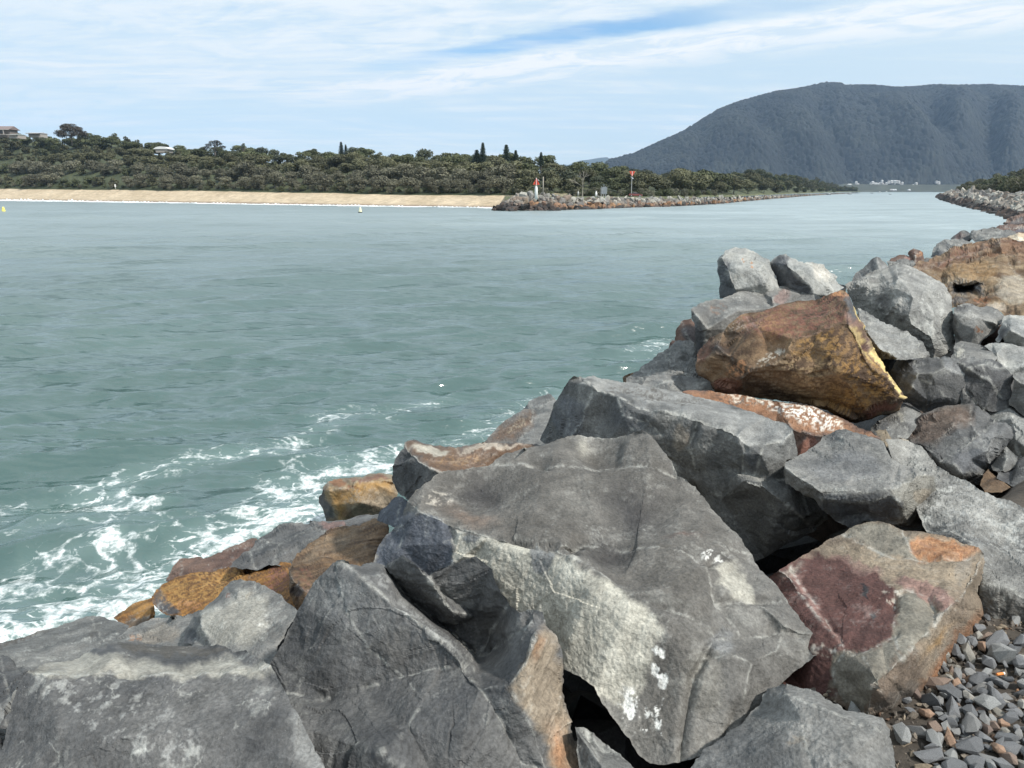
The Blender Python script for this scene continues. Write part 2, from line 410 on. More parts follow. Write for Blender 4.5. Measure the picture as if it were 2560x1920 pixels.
def build_rock(o, seed):
    ox, oy, s = CROPS[o['crop']]
    tf = lambda p: np.array([ox + p[0] / s, oy + p[1] / s])
    known = {}
    opts, oY = fill_Y(o['outline'], known, True)
    ctrl = []; cY = []; key = {}
    def addc(xy, Y):
        k = (round(float(xy[0]), 2), round(float(xy[1]), 2))
        if k not in key:
            key[k] = len(ctrl); ctrl.append(np.array([ox + xy[0] / s, oy + xy[1] / s])); cY.append(Y); known[(xy[0], xy[1])] = Y
        return key[k]
    oi = [addc(p, y) for p, y in zip(opts, oY)]
    for k_, y in list(known.items()): known[(float(k_[0]), float(k_[1]))] = y
    for p in o['pts']: addc((p[0], p[1]), p[2])
    for k_, y in list(known.items()): known[(float(k_[0]), float(k_[1]))] = y
    edges = [(oi[i], oi[(i + 1) % len(oi)]) for i in range(len(oi))]
    rid = []
    for r in o['ridges']:
        rp, rY = fill_Y([tuple(float(v) for v in p) for p in r], known, False)
        ii = [addc(p, y) for p, y in zip(rp, rY)]
        for k_, y in list(known.items()): known[(float(k_[0]), float(k_[1]))] = y
        edges += [(a, b) for a, b in zip(ii, ii[1:]) if a != b]
        rid.append(ii)
    ctrl = np.array(ctrl); cY = np.array(cY)
    # stand the broken front faces up: heights below the crown of the rock are stretched along the sight lines
    tn = -ray(ctrl[:, 0], ctrl[:, 1])[1]; zc_ = CAM_H - tn * cY; zt_ = zc_.max(); lo = int(zc_.argmin())
    ymid = cY[zc_ > np.median(zc_)].mean()
    ynew = cY[lo] + o['steep'] * max(ymid - cY[lo], 0.0)
    g_ = np.clip((zt_ - (CAM_H - tn[lo] * ynew)) / max(zt_ - zc_[lo], 1e-3), 1.0, 2.6)
    zn_ = zt_ - (zt_ - zc_) * g_
    cY = (CAM_H - zn_) / tn
    v_img = 960 - ctrl[:, 1]
    k_img = CP + v_img / F_PX * SP                 # Y = zc * k
    iz = k_img / cY                                # 1 / camera depth
    res = delaunay_2d_cdt([Vector(p) for p in ctrl], edges, [], 1, 1e-4)
    V2 = np.array([[v.x, v.y] for v in res[0]]); tri = [f for f in res[2]]
    orig = res[3]
    izv = np.array([np.mean([iz[i] for i in q]) if len(q) else np.nan for q in orig])
    for i in np.where(np.isnan(izv))[0]:
        d = np.hypot(*(ctrl - V2[i]).T); w = 1 / (d + 1) ** 3; izv[i] = (w * iz).sum() / w.sum()
    T3 = []
    for f in tri:
        for j in range(1, len(f) - 1): T3.append((f[0], f[j], f[j + 1]))
    T3 = np.array(T3)
    # dense sheet of points
    step = o['step']
    poly = ctrl[oi]
    loop = resample(poly, None, step, True, o['jit'], seed)
    lines = [resample(ctrl[ii], None, step, False, o['jit'] * 0.9, seed + 50 + q) for q, ii in enumerate(rid)]
    x0, y0 = loop.min(0); x1, y1 = loop.max(0)
    gx = np.arange(x0, x1, step); gy = np.arange(y0, y1, step * 0.866)
    G = np.stack(np.meshgrid(gx, gy), -1); G[1::2, :, 0] += step / 2; G = G.reshape(-1, 2)
    G += RNG.uniform(-0.18, 0.18, G.shape) * step
    G = G[in_poly(G, loop)]
    # keep clear of the outline and the ridge lines
    occupied = set()
    for q in [loop] + lines:
        for c in np.floor(q / (step * 0.75)).astype(int): occupied.add((c[0], c[1]))
    cg = np.floor(G / (step * 0.75)).astype(int)
    G = G[[(a, b) not in occupied for a, b in cg]]
    P2 = [loop]; E = [(i, (i + 1) % len(loop)) for i in range(len(loop))]; n = len(loop)
    for q in lines:
        q = q[in_poly(q, loop)]
        if len(q) < 2: continue
        P2.append(q); n += len(q)
    P2.append(G); P2 = np.concatenate(P2)
    res = delaunay_2d_cdt([Vector(p) for p in P2], E, [], 1, 1e-5)
    Q = np.array([[v.x, v.y] for v in res[0]]); FT = []
    for f in res[2]:
        for j in range(1, len(f) - 1): FT.append((f[0], f[j], f[j + 1]))
    FT = np.array(FT)
    m = {}
    for i, q in enumerate(res[3]):
        for a in q:
            if a < len(loop): m[a] = i
    LI = []
    for a in range(len(loop)):
        if a in m and (not LI or LI[-1] != m[a]): LI.append(m[a])
    # depth from the control sheet
    A, B, C = V2[T3[:, 0]], V2[T3[:, 1]], V2[T3[:, 2]]
    det = (B[:, 0] - A[:, 0]) * (C[:, 1] - A[:, 1]) - (C[:, 0] - A[:, 0]) * (B[:, 1] - A[:, 1])
    ok = np.abs(det) > 1e-3; T3 = T3[ok]; A, B, C, det = A[ok], B[ok], C[ok], det[ok]
    izq = np.zeros(len(Q))
    for c0 in range(0, len(Q), 20000):
        q = Q[c0:c0 + 20000]
        w1 = ((q[:, None, 0] - A[:, 0]) * (C[:, 1] - A[:, 1]) - (C[:, 0] - A[:, 0]) * (q[:, None, 1] - A[:, 1])) / det
        w2 = ((B[:, 0] - A[:, 0]) * (q[:, None, 1] - A[:, 1]) - (q[:, None, 0] - A[:, 0]) * (B[:, 1] - A[:, 1])) / det
        w0 = 1 - w1 - w2
        k = np.minimum(np.minimum(w0, w1), w2).argmax(1); r = np.arange(len(q))
        W = np.clip(np.stack([w0[r, k], w1[r, k], w2[r, k]], 1), 0, 1); W /= W.sum(1)[:, None]
        izq[c0:c0 + 20000] = (izv[T3[k]] * W).sum(1)
    Yq = (CP + (960 - Q[:, 1]) / F_PX * SP) / izq
    P = at_Y(Q[:, 0], Q[:, 1], Yq)
    nQ = len(Q)
    size = float(np.sqrt(((P.max(0) - P.min(0)) ** 2).sum())) * 0.6
    # neighbour list for smoothing / normals
    ed = np.concatenate([FT[:, [0, 1]], FT[:, [1, 2]], FT[:, [2, 0]]]); ed = np.unique(np.sort(ed, 1), axis=0)
    deg = np.bincount(ed.ravel(), minlength=nQ).astype(float)
    def lap(X):
        r = np.zeros_like(X)
        for c in range(X.shape[1]):
            r[:, c] = np.bincount(ed[:, 0], X[ed[:, 1], c], nQ) + np.bincount(ed[:, 1], X[ed[:, 0], c], nQ)
        return r / deg[:, None] - X
    def smoothit(X, it, lock=None):
        X = X.copy()
        for _ in range(it):
            d = lap(X) * 0.55
            if lock is not None: d[lock] *= 0.0
            X += d
        return X
    lock = np.array(sorted(set(LI)))
    P = smoothit(P, 1, lock)
    def normals(X):
        a, b, c = X[FT[:, 0]], X[FT[:, 1]], X[FT[:, 2]]
        n = np.cross(b - a, c - a)
        r = np.zeros_like(X)
        for k in range(3):
            for c_ in range(3): r[:, c_] += np.bincount(FT[:, k], n[:, c_], nQ)
        l = np.linalg.norm(r, axis=1); l[l == 0] = 1
        r /= l[:, None]
        view = np.array([0, 0, CAM_H]) - X
        if (r * view).sum() < 0: r = -r
        return r
    Nn = normals(smoothit(P, 14))
    S = max(size, 0.25)
    off3 = np.array([seed * 1.37, seed * 0.71, seed * 2.13])
    R = P / S + off3                                  # rock-sized coordinates
    warp = np.stack([perlin(R * 2.2 + 9, 1), perlin(R * 2.2 + 23, 2), perlin(R * 2.2 + 41, 3)], 1) * 0.16
    mask = sstep(perlin(R * 1.7, 11) + 0.1, -0.25, 0.35) * 0.75 + 0.25
    D = fbm(R * 1.6, 3, 21) * 0.008 * S
    qr = rot_mats(3, np.random.default_rng(seed))
    for q_, (sc_, am_) in enumerate(((1.9, .060), (4.6, .026), (11.0, .0095))):
        D += linoise((R + warp * .5) @ qr[q_].T * sc_, 33 + q_) * am_ * S * mask * (0.35 + 0.65 * o['chip']) * (1 if q_ else .8)
    rg = o['rough']
    for sc_, am_ in ((3.2, 0.13), (8.0, 0.075), (19.0, 0.03)):
        off, F1, F2, cid = voro(R * sc_ + warp * sc_, 31)
        g = np.stack([((cid >> np.uint32(k)) & np.uint32(255)).astype(float) / 127.5 - 1 for k in (0, 8, 16)], 1)
        g -= (g * Nn).sum(1)[:, None] * Nn * 0.7
        lift = (((cid >> np.uint32(24)) & np.uint32(255)).astype(float) / 127.5 - 1)
        D += ((off * g).sum(1) * 0.55 + lift * 0.10) / sc_ * am_ * 1.5 * S * sstep(mask, .6, .9) * o['chip']
    if o['strata']:
        ax = np.array(o['strata'][:3], float); ax /= np.linalg.norm(ax); fr, am = o['strata'][3], o['strata'][4]
        h = (P @ ax)
        plan = P - h[:, None] * ax
        q = plan * 0.9 + ax * (h * fr)[:, None]
        t = fbm(q + off3, 4, 61, 0.6)
        D += (np.abs(t) * 2 - 0.6) * am
        for hz in (1, 2.3):
            D += (sstep(np.modf(np.abs(h * fr * 0.35 * hz + perlin(P * 1.3 + off3, 5) * 0.9))[0], 0.0, 0.25) - 0.5) * am * 0.9 / hz
    if rg:
        D += (fbm(P * 7 + off3, 3, 71, 0.6) * 0.0035 + fbm(P * 30 + off3, 3, 77, 0.62) * 0.0026) * rg * min(1.0, 0.5 + S * 0.5)
        ck = np.abs(linoise((R + warp * .35) @ qr[1].T * 1.5 + 5, 91) + .12 * linoise(R @ qr[2].T * 7, 92)) * 1.2
        D -= sstep(ck, 0.016, 0.0) * 0.010 * min(S, 1.2) * sstep(perlin(R * 1.3, 93), 0.30, 0.55)
        ck2 = sstep(ck, 0.018, 0.0) * sstep(perlin(R * 1.3, 93), 0.30, 0.55)
    else:
        ck2 = np.zeros(nQ)
    dr = np.full(nQ, 1e3)
    for ii in rid:
        for a, b in zip(ii, ii[1:]): dr = np.minimum(dr, seg_dist(Q, ctrl[a], ctrl[b]))
    chips = np.clip(linoise((R + warp * .3) @ qr[1].T * 9.0, 55) - .05, 0, 1) * .030 + np.clip(linoise(R @ qr[2].T * 24.0, 56), 0, 1) * .012
    D -= np.exp(-(dr / 13.0) ** 2) * chips * S * (0.5 + 0.6 * o['wear'])          # flakes broken off along the arrises
    for (hx, hy, hr, ha, hd) in o['hollow']:        # dished hollow: centre, radii (px), depth (m)
        c = tf((hx, hy)); q = (Q - c) / np.array([hr, ha])
        D -= hd * np.exp(-(q * q).sum(1))
    edge_fade = np.ones(nQ); dl = np.full(nQ, 1e9)
    # fade displacement right at the outline so that the back shell stays joined
    cell = {}
    edge_fade[lock] = 0.35
    edge_fade = smoothit(edge_fade[:, None], 2)[:, 0]
    P = P + Nn * (D * edge_fade)[:, None]
    el = np.bincount(ed[:, 0], np.linalg.norm(P[ed[:, 0]] - P[ed[:, 1]], axis=1), nQ) + np.bincount(ed[:, 1], np.linalg.norm(P[ed[:, 0]] - P[ed[:, 1]], axis=1), nQ)
    el /= deg; wq_ = sstep(el / np.median(el), 1.8, 3.6)[:, None]; wq_[lock] = 0
    for _ in range(5): P = P + lap(P) * 0.6 * wq_
    # ---- colour
    c1, c2 = (np.array(c) for c in STYLE[o['style']])
    t = np.clip(0.5 + 0.8 * fbm(P * 2.1 + off3, 5, 101, 0.62), 0, 1)
    if o['streak']:
        ax = np.array(o['streak'][:3], float); ax /= np.linalg.norm(ax)
        al = P @ ax
        q = (P - al[:, None] * ax) * o['streak'][3] + ax * (al * o['streak'][3] * 0.10)[:, None] + warp * 0.8
        t = np.clip(0.5 + 0.95 * fbm(q, 4, 111, 0.62), 0, 1)
    Cc = c1[None] * (1 - t[:, None]) + c2[None] * t[:, None]
    pw = P * 1.0
    ns = fbm(P * 4.5 + off3, 4, 121, 0.6); ns2 = fbm(P * 19 + off3, 4, 131, 0.65)
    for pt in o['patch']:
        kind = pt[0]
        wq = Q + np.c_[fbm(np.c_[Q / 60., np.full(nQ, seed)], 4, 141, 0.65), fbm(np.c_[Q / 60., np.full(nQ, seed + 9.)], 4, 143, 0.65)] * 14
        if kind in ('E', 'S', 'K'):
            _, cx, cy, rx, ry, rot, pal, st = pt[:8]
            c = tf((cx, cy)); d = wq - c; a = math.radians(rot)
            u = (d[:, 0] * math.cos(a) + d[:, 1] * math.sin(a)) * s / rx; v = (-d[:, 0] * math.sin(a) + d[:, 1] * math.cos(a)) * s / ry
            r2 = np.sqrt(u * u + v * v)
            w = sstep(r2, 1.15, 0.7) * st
            if kind == 'K': w = np.exp(-r2 ** 2 * 1.2) * st          # soft-edged blot: stains, darkened hollows
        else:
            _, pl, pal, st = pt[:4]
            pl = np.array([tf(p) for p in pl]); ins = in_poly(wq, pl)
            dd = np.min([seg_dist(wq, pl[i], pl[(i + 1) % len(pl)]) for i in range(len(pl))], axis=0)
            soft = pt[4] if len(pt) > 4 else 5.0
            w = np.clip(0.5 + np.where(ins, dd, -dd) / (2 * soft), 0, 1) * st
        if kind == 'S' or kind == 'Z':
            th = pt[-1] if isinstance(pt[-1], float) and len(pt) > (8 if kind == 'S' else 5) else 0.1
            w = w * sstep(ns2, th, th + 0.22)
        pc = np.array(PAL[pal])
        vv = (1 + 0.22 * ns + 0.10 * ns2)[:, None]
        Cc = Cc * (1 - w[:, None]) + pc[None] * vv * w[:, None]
    # pale mineral veins, worn pale arrises
    vn = np.abs(fbm(P * 3.1 + warp * 2 + off3, 4, 151, 0.62))
    w = sstep(vn, 0.030, 0.0) * sstep(ns, -0.1, 0.35) * o['vein'] * 0.75
    blot = sstep(ns + 0.6 * ns2, 0.42, 0.85) * 0.26 * o['vein'] * 1.6
    wv = np.clip(w + blot, 0, 0.9)[:, None]
    Cc = Cc * (1 - wv) + (Cc * 0.35 + np.array([.33, .335, .31]) * 0.85) * wv
    # convexity
    L = lap(smoothit(P, 3))
    conv = -(L * Nn).sum(1)
    sp = np.sqrt(np.mean((P[ed[:, 0]] - P[ed[:, 1]]) ** 2) * 3) + 1e-6
    w = np.clip(sstep(conv / sp, 0.045, 0.17) * o['wear'] * (0.7 + 0.6 * ns2), 0, 0.8)
    w = np.clip(w + np.exp(-(dr / 3.4) ** 2) * sstep(ns2, -0.45, 0.35) * o['wear'] * 0.85, 0, 0.8)[:, None]
    Cc = Cc * (1 - w) + (Cc * 0.4 + np.array([.36, .36, .33]) * 0.75) * w
    Cc *= (1 - 0.6 * ck2)[:, None]
    wetb = sstep(P[:, 2] + 0.25 * perlin(P * 2.0, 171), 0.75, 0.25)[:, None]       # washed, algae-dark foot of the rocks in the surf
    Cc = Cc * (1 - 0.62 * wetb)
    Cc = np.clip(Cc, 0.01, 0.85)
    # ---- back shell: same outline carried away from the viewer, shrinking
    T = o['T'] or size * 0.75
    c0 = P[LI].mean(0)
    rays = P[LI] - np.array([0, 0, CAM_H]); rays /= np.linalg.norm(rays, axis=1)[:, None]
    rb = rays * np.array([1, 1, 1])
    Vs = [P]; Fs = [FT]; prev = np.array(LI); base = nQ
    cols = [Cc]; loopc = Cc[LI]
    k = len(LI)
    for (sh, pu) in ((0.97, 0.12), (0.88, 0.38), (0.70, 0.68), (0.42, 0.9)):
        X = c0 + (P[LI] - c0) * sh + rb * T * pu
        X += (fbm(X * 2.2 + off3, 3, 161) * 0.05 * size)[:, None] * rb
        Vs.append(X); cols.append(np.clip(loopc * 0.4 + Cc.mean(0) * 0.6, 0, 1)); idx = np.arange(base, base + k)
        nxt = np.roll(np.arange(k), -1)
        Fs.append(np.stack([prev, prev[nxt], idx[nxt]], 1)); Fs.append(np.stack([prev, idx[nxt], idx], 1))
        prev = idx; base += k
    Vs.append((c0 + rb.mean(0) * T)[None]); cols.append(Cc.mean(0)[None])
    nxt = np.roll(np.arange(k), -1)
    Fs.append(np.stack([prev, prev[nxt], np.full(k, base)], 1))
    V = np.concatenate(Vs); Fc = np.concatenate(Fs)
    # orient faces outwards from the middle
    # (front sheet: towards the viewer; shell follows the same winding)
    a, b, c = P[FT[:, 0]], P[FT[:, 1]], P[FT[:, 2]]
    nn = np.cross(b - a, c - a)
    sgn = (nn * (np.array([0, 0, CAM_H]) - (a + b + c) / 3)).sum(1)
    Ff = FT.copy(); flip = sgn < 0; Ff[flip] = Ff[flip][:, ::-1]
    he = set()
    for f in Ff.tolist():
        he.add((f[0], f[1])); he.add((f[1], f[2])); he.add((f[2], f[0]))
    cnt = sum((LI[i], LI[(i + 1) % k]) in he for i in range(k))
    shell = np.concatenate(Fs[1:])
    if cnt > k / 2: shell = shell[:, ::-1]
    Fc = np.concatenate([Ff, shell])
    org = V.mean(0)
    me = make_mesh(o['name'], V - org, Fc, M_ROCK, np.concatenate(cols), smooth=False)
    ob = link(o['name'], me, loc=org.tolist(), label=o['label'], cat=o['cat'], group='boulders of the near breakwater')
    return ob

# ------------------------------------------------------------------ water
EDGE0 = np.array([1.1, 1.9]); EN = np.array([-.83, .56])      # path edge point, direction towards the water
def s_of(X, Y): return (X - 0.38 * np.maximum(Y - 3.5, 0) - EDGE0[0]) * EN[0] + (Y - EDGE0[1]) * EN[1]
SHORE_PX = [(-260, 1760), (0, 1600), (200, 1530), (330, 1510), (430, 1440), (560, 1345), (740, 1300), (840, 1240), (1000, 1150), (1220, 1080), (1360, 990), (1560, 910), (1720, 830), (1800, 740), (2110, 715), (2200, 650), (2340, 620), (2390, 590), (2526, 547), (2501, 538), (2453, 525.5), (2399, 511), (2340, 491.5), (2300, 486)]
SHORE = np.array([on_z(x, y, 0.0)[:2] for x, y in SHORE_PX])
def build_water():
    # fan of rows that grow longer with distance, wide enough to look round the corner
    th = np.concatenate([np.linspace(-1.35, -0.70, 12)[:-1], np.linspace(-0.70, 0.70, 620), np.linspace(0.70, 1.35, 12)[1:]])
    nr = 900
    r = 4.5 * np.exp(np.linspace(0, math.log(6500 / 4.5), nr))
    TH, RR = np.meshgrid(th, r)
    X = (RR * np.sin(TH)).ravel(); Y = (RR * np.cos(TH)).ravel()
    sp = (RR * math.log(6500 / 4.5) / nr).ravel()
    keep = 110.0
    near = RR.ravel() < 900
    Z = np.zeros(len(X))
    xn, yn = X[near], Y[near]; spn = sp[near]
    P2 = np.c_[xn, yn, np.zeros(len(xn))]
    wx = perlin(P2 * 0.05, 301) * 2.2 + perlin(P2 * 0.17, 302) * 0.7
    wy = perlin(P2 * 0.05 + 7, 303) * 2.2 + perlin(P2 * 0.17 + 7, 304) * 0.7
    z = np.zeros(len(xn)); dxs = np.zeros(len(xn)); dys = np.zeros(len(xn))
    rr = np.random.default_rng(11)
    base = math.atan2(0.94, -0.30)
    for lam, amp, spread, cnt in ((13, .14, .12, 3), (7.5, .10, .16, 4), (4.2, .056, .20, 5), (2.4, .040, .26, 6), (1.35, .026, .34, 8), (.75, .016, .5, 10), (.42, .0085, .7, 10)):
        calm = 1 - 0.35 * sstep(yn + 1.2 * xn, 70, 260) - 0.12 * sstep(yn, 80, 300)
        env = calm * (0.62 + 0.42 * np.clip(perlin(P2 / (lam * 3.2) + lam, 310) + 0.25, 0, 1))
        fade = sstep(lam / np.maximum(spn, 1e-6), 2.0, 4.2)
        for k in range(cnt):
            a = base + rr.normal() * spread; l = lam * rr.uniform(.75, 1.3)
            kx, ky = math.cos(a) * 2 * math.pi / l, math.sin(a) * 2 * math.pi / l
            ph = kx * (xn + wx * min(1, lam / 4)) + ky * (yn + wy * min(1, lam / 4)) + rr.uniform(0, 6.28)
            A = amp * env * fade * rr.uniform(.6, 1.2)
            c = np.cos(ph)
            z += A * (c + 0.25 * np.cos(2 * ph)); s_ = np.sin(ph) * (1 if lam > 1 else .6)
            dxs -= A * s_ * math.cos(a) * 0.45; dys -= A * s_ * math.sin(a) * 0.45
    # surging swell next to the rocks
    Z[near] = z * 1.0; X[near] += dxs; Y[near] += dys
    V = np.c_[X, Y, Z]
    nt_ = len(th)
    i = np.arange(nr - 1)[:, None] * nt_ + np.arange(nt_ - 1)[None]
    i = i.ravel()
    F = np.stack([i, i + 1, i + nt_ + 1, i + nt_], 1)
    # ---- foam amount
    foam = np.zeros(len(X))
    m = (RR.ravel() < 120)
    q = V[m][:, :2]
    d = np.min([seg_dist(q, SHORE[a], SHORE[a + 1]) for a in range(len(SHORE) - 1)], axis=0)
    w3 = np.c_[q, np.zeros(len(q))]
    nz = fbm(w3 * 0.45, 3, 401)
    rngy = np.hypot(q[:, 0], q[:, 1])
    f = sstep(d + nz * 1.0, 1.0, -0.1) * sstep(rngy, 26, 12) * 0.66
    # streaks and patches, each a worldly line with a width in metres
    for pl, wd, st in FOAM:
        w = np.array([on_z(x, y, 0.0)[:2] for x, y in pl])
        dd = np.min([seg_dist(q, w[a], w[a + 1]) for a in range(len(w) - 1)], axis=0)
        f = np.maximum(f, np.exp(-(dd / wd) ** 2) * st * (0.75 + 0.55 * nz))


    foam[m] = np.clip(f, 0, 1)
    me = make_mesh('river_water', V, F, M_WATER, smooth=True, attrs={'foam': foam, 'choppy': sstep(sp, 0.06, 1.1), 'sky_pale': sstep(sp, 0.08, 1.3) * (0.40 + 0.60 * sstep(V[:, 0] / V[:, 1], -0.25, 0.40))})
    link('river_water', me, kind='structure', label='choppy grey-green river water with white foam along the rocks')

# foam streaks: photo-located lines on the water, width (m), strength
FOAM = [
 ([(-60,1270),(150,1250),(330,1190),(480,1165),(700,1135),(760,1100),(850,1060)], .42, .50),
 ([(330,1195),(450,1170),(560,1150)], .35, .6),
 ([(180,1245),(300,1225),(260,1265),(400,1240)], .35, .62),
 ([(820,1045),(900,1030),(960,1040),(1090,1000)], .6, .38),
 ([(0,1310),(150,1300),(300,1295),(450,1300)], .5, .35),
 ([(860,1160),(790,1190),(720,1230),(690,1270),(760,1290)], .9, .8),
 ([(980,1140),(860,1165),(760,1200),(690,1215)], .7, .85),
 ([(840,1235),(760,1210),(720,1195)], .55, .7),
 ([(760,1290),(660,1310),(590,1330),(560,1360),(540,1395)], .40, .85),
 ([(700,1270),(620,1300),(570,1335)], .30, .6),
 ([(0,1610),(150,1560),(280,1530),(360,1490),(410,1440)], .8, .95),
 ([(0,1540),(100,1510),(230,1490),(340,1460),(420,1400)], .8, .85),
 ([(-50,1450),(120,1440),(260,1430),(420,1400)], .6, .75),
 ([(0,1480),(60,1520),(0,1560)], .5, .7),
 ([(280,1340),(270,1380),(330,1400),(380,1420)], .32, .85),
 ([(320,1350),(340,1385),(420,1400)], .2, .7),
 ([(0,1400),(60,1380),(150,1370),(250,1350),(420,1330)], .35, .55),
 ([(60,1400),(160,1420),(240,1400)], .5, .5),
 ([(1370,985),(1420,975),(1330,1040),(1230,1085)], .6, .48),
 ([(1560,900),(1590,880),(1640,850)], 0.8, .36),
 ([(1500,905),(1560,912),(1600,900)], .6, .32),
]

def water_material():
    m, nt, b = new_mat('sea_water'); N, L = nt.nodes, nt.links
    tc = N.new('ShaderNodeTexCoord'); at = N.new('ShaderNodeAttribute'); at.attribute_name = 'foam'
    def mth(op, a, b_=None, c=None, clamp=False):
        n = N.new('ShaderNodeMath'); n.operation = op; n.use_clamp = clamp
        for i, x in enumerate((a, b_, c)):
            if x is None: continue
            if isinstance(x, (int, float)): n.inputs[i].default_value = x
            else: L.new(x, n.inputs[i])
        return n.outputs[0]
    def noise(s, d=5, r=0.6, vec=None, dist=0.0):
        n = N.new('ShaderNodeTexNoise'); L.new(vec or tc.outputs['Object'], n.inputs['Vector'])
        n.inputs['Scale'].default_value = s; n.inputs['Detail'].default_value = d; n.inputs['Roughness'].default_value = r; n.inputs['Distortion'].default_value = dist
        return n
    # stretched coordinates: small waves run across the travel direction
    mp = N.new('ShaderNodeMapping'); L.new(tc.outputs['Object'], mp.inputs['Vector'])
    mp.inputs['Rotation'].default_value = (0, 0, math.radians(-18)); mp.inputs['Scale'].default_value = (0.42, 1.0, 1.0)
    n1 = noise(2.1, 4, 0.6, mp.outputs[0], 0.4).outputs[0]; n2 = noise(0.55, 3, 0.6, mp.outputs[0], 0.3).outputs[0]
    n3 = noise(0.05, 4, 0.6, mp.outputs[0]).outputs[0]
    mq = N.new('ShaderNodeMapping'); L.new(tc.outputs['Object'], mq.inputs['Vector']); mq.inputs['Rotation'].default_value = (0, 0, math.radians(-8)); mq.inputs['Scale'].default_value = (0.35, 1.0, 1.0)
    far = noise(0.16, 5, 0.68, mq.outputs[0], 0.3).outputs[0]
    cur = noise(0.045, 6, 0.72, mq.outputs[0], 0.5).outputs[0]
    h = mth('ADD', mth('MULTIPLY', far, 0.85), mth('ADD', mth('ADD', mth('MULTIPLY', n1, 0.06), mth('MULTIPLY', n2, 0.16)), mth('MULTIPLY', noise(5.5, 3, 0.6, mp.outputs[0]).outputs[0], 0.022)))
    bu = N.new('ShaderNodeBump'); ch = N.new('ShaderNodeAttribute'); ch.attribute_name = 'choppy'; bs = N.new('ShaderNodeMapRange'); L.new(ch.outputs['Fac'], bs.inputs[0]); bs.inputs[3].default_value = 0.85; bs.inputs[4].default_value = 1.0; L.new(bs.outputs[0], bu.inputs['Strength']); bu.inputs['Distance'].default_value = 1.0; L.new(h, bu.inputs['Height'])
    # body colour: greener and lighter where aerated by the foam
    mix = N.new('ShaderNodeMix'); mix.data_type = 'RGBA'
    mix.inputs['A'].default_value = (0.033, 0.082, 0.073, 1); mix.inputs['B'].default_value = (0.125, 0.20, 0.185, 1)
    aer = mth('ADD', mth('MULTIPLY', at.outputs['Fac'], 1.0), mth('MULTIPLY', mth('SUBTRACT', n3, 0.5), 0.9), clamp=True)
    L.new(aer, mix.inputs['Factor'])
    si = N.new('ShaderNodeAttribute'); si.attribute_name = 'sky_pale'
    pale = N.new('ShaderNodeMix'); pale.data_type = 'RGBA'; cm = N.new('ShaderNodeMapRange'); L.new(cur, cm.inputs[0]); cm.inputs[1].default_value = 0.36; cm.inputs[2].default_value = 0.60; cm.inputs[3].default_value = 0.45; cm.inputs[4].default_value = 1.05; L.new(mth('MULTIPLY', si.outputs['Fac'], cm.outputs[0], clamp=True), pale.inputs['Factor']); L.new(mix.outputs['Result'], pale.inputs['A']); pale.inputs['B'].default_value = (0.27, 0.345, 0.35, 1)  # far water's sky reflection put into a paler body colour, stronger towards the right
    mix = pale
    # foam web
    wn = noise(1.3, 5, 0.62)
    add = N.new('ShaderNodeVectorMath'); add.operation = 'MULTIPLY_ADD'; L.new(wn.outputs['Color'], add.inputs[0]); add.inputs[1].default_value = (0.35, 0.35, 0.0); L.new(tc.outputs['Object'], add.inputs[2])
    mf = N.new('ShaderNodeMapping'); L.new(add.outputs[0], mf.inputs['Vector']); mf.inputs['Rotation'].default_value = (0, 0, math.radians(-20)); mf.inputs['Scale'].default_value = (0.7, 1.15, 1)
    rid = lambda s, k, d: mth('MULTIPLY', mth('ABSOLUTE', mth('SUBTRACT', noise(s, 3, 0.55, mf.outputs[0], d).outputs[0], 0.5)), k)
    w1 = rid(0.95, 3.0, 0.6); w2 = rid(2.6, 3.4, 0.8)
    br = noise(6.0, 6, 0.7).outputs[0]
    w = mth('MINIMUM', w1, mth('ADD', w2, 0.08))
    w = mth('ADD', w, mth('MULTIPLY', mth('SUBTRACT', br, 0.5), 0.62))
    f2 = mth('MULTIPLY', mth('POWER', at.outputs['Fac'], 1.8), 0.44)
    df = mth('SUBTRACT', f2, w)
    mr = N.new('ShaderNodeMapRange'); mr.interpolation_type = 'SMOOTHSTEP'; L.new(df, mr.inputs[0]); mr.inputs[1].default_value = -0.05; mr.inputs[2].default_value = 0.17
    on = N.new('ShaderNodeMapRange'); L.new(at.outputs['Fac'], on.inputs[0]); on.inputs[1].default_value = 0.05; on.inputs[2].default_value = 0.2
    th = N.new('ShaderNodeMapRange'); L.new(noise(11, 5, 0.7).outputs[0], th.inputs[0]); th.inputs[1].default_value = 0.38; th.inputs[2].default_value = 0.62; th.inputs[3].default_value = 0.30; th.inputs[4].default_value = 1.0
    ff = mth('MULTIPLY', mth('MULTIPLY', mr.outputs[0], on.outputs[0]), th.outputs[0], clamp=True)
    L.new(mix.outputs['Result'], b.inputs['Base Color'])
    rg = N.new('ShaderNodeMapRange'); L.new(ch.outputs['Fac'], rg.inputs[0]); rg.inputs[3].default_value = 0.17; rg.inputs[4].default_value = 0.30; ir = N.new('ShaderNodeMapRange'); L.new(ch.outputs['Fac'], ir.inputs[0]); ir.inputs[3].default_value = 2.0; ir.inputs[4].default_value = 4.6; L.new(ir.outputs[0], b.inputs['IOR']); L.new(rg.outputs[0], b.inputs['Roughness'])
    
    b.inputs['Specular IOR Level'].default_value = 0.5
    L.new(bu.outputs[0], b.inputs['Normal'])
    fb = N.new('ShaderNodeBsdfPrincipled'); fb.inputs['Base Color'].default_value = (0.78, 0.82, 0.82, 1); fb.inputs['Roughness'].default_value = 0.7
    ms = N.new('ShaderNodeMixShader'); L.new(ff, ms.inputs[0]); L.new(b.outputs[0], ms.inputs[1]); L.new(fb.outputs[0], ms.inputs[2])
    out = [n for n in N if n.type == 'OUTPUT_MATERIAL'][0]
    L.new(ms.outputs[0], out.inputs['Surface'])
    return m
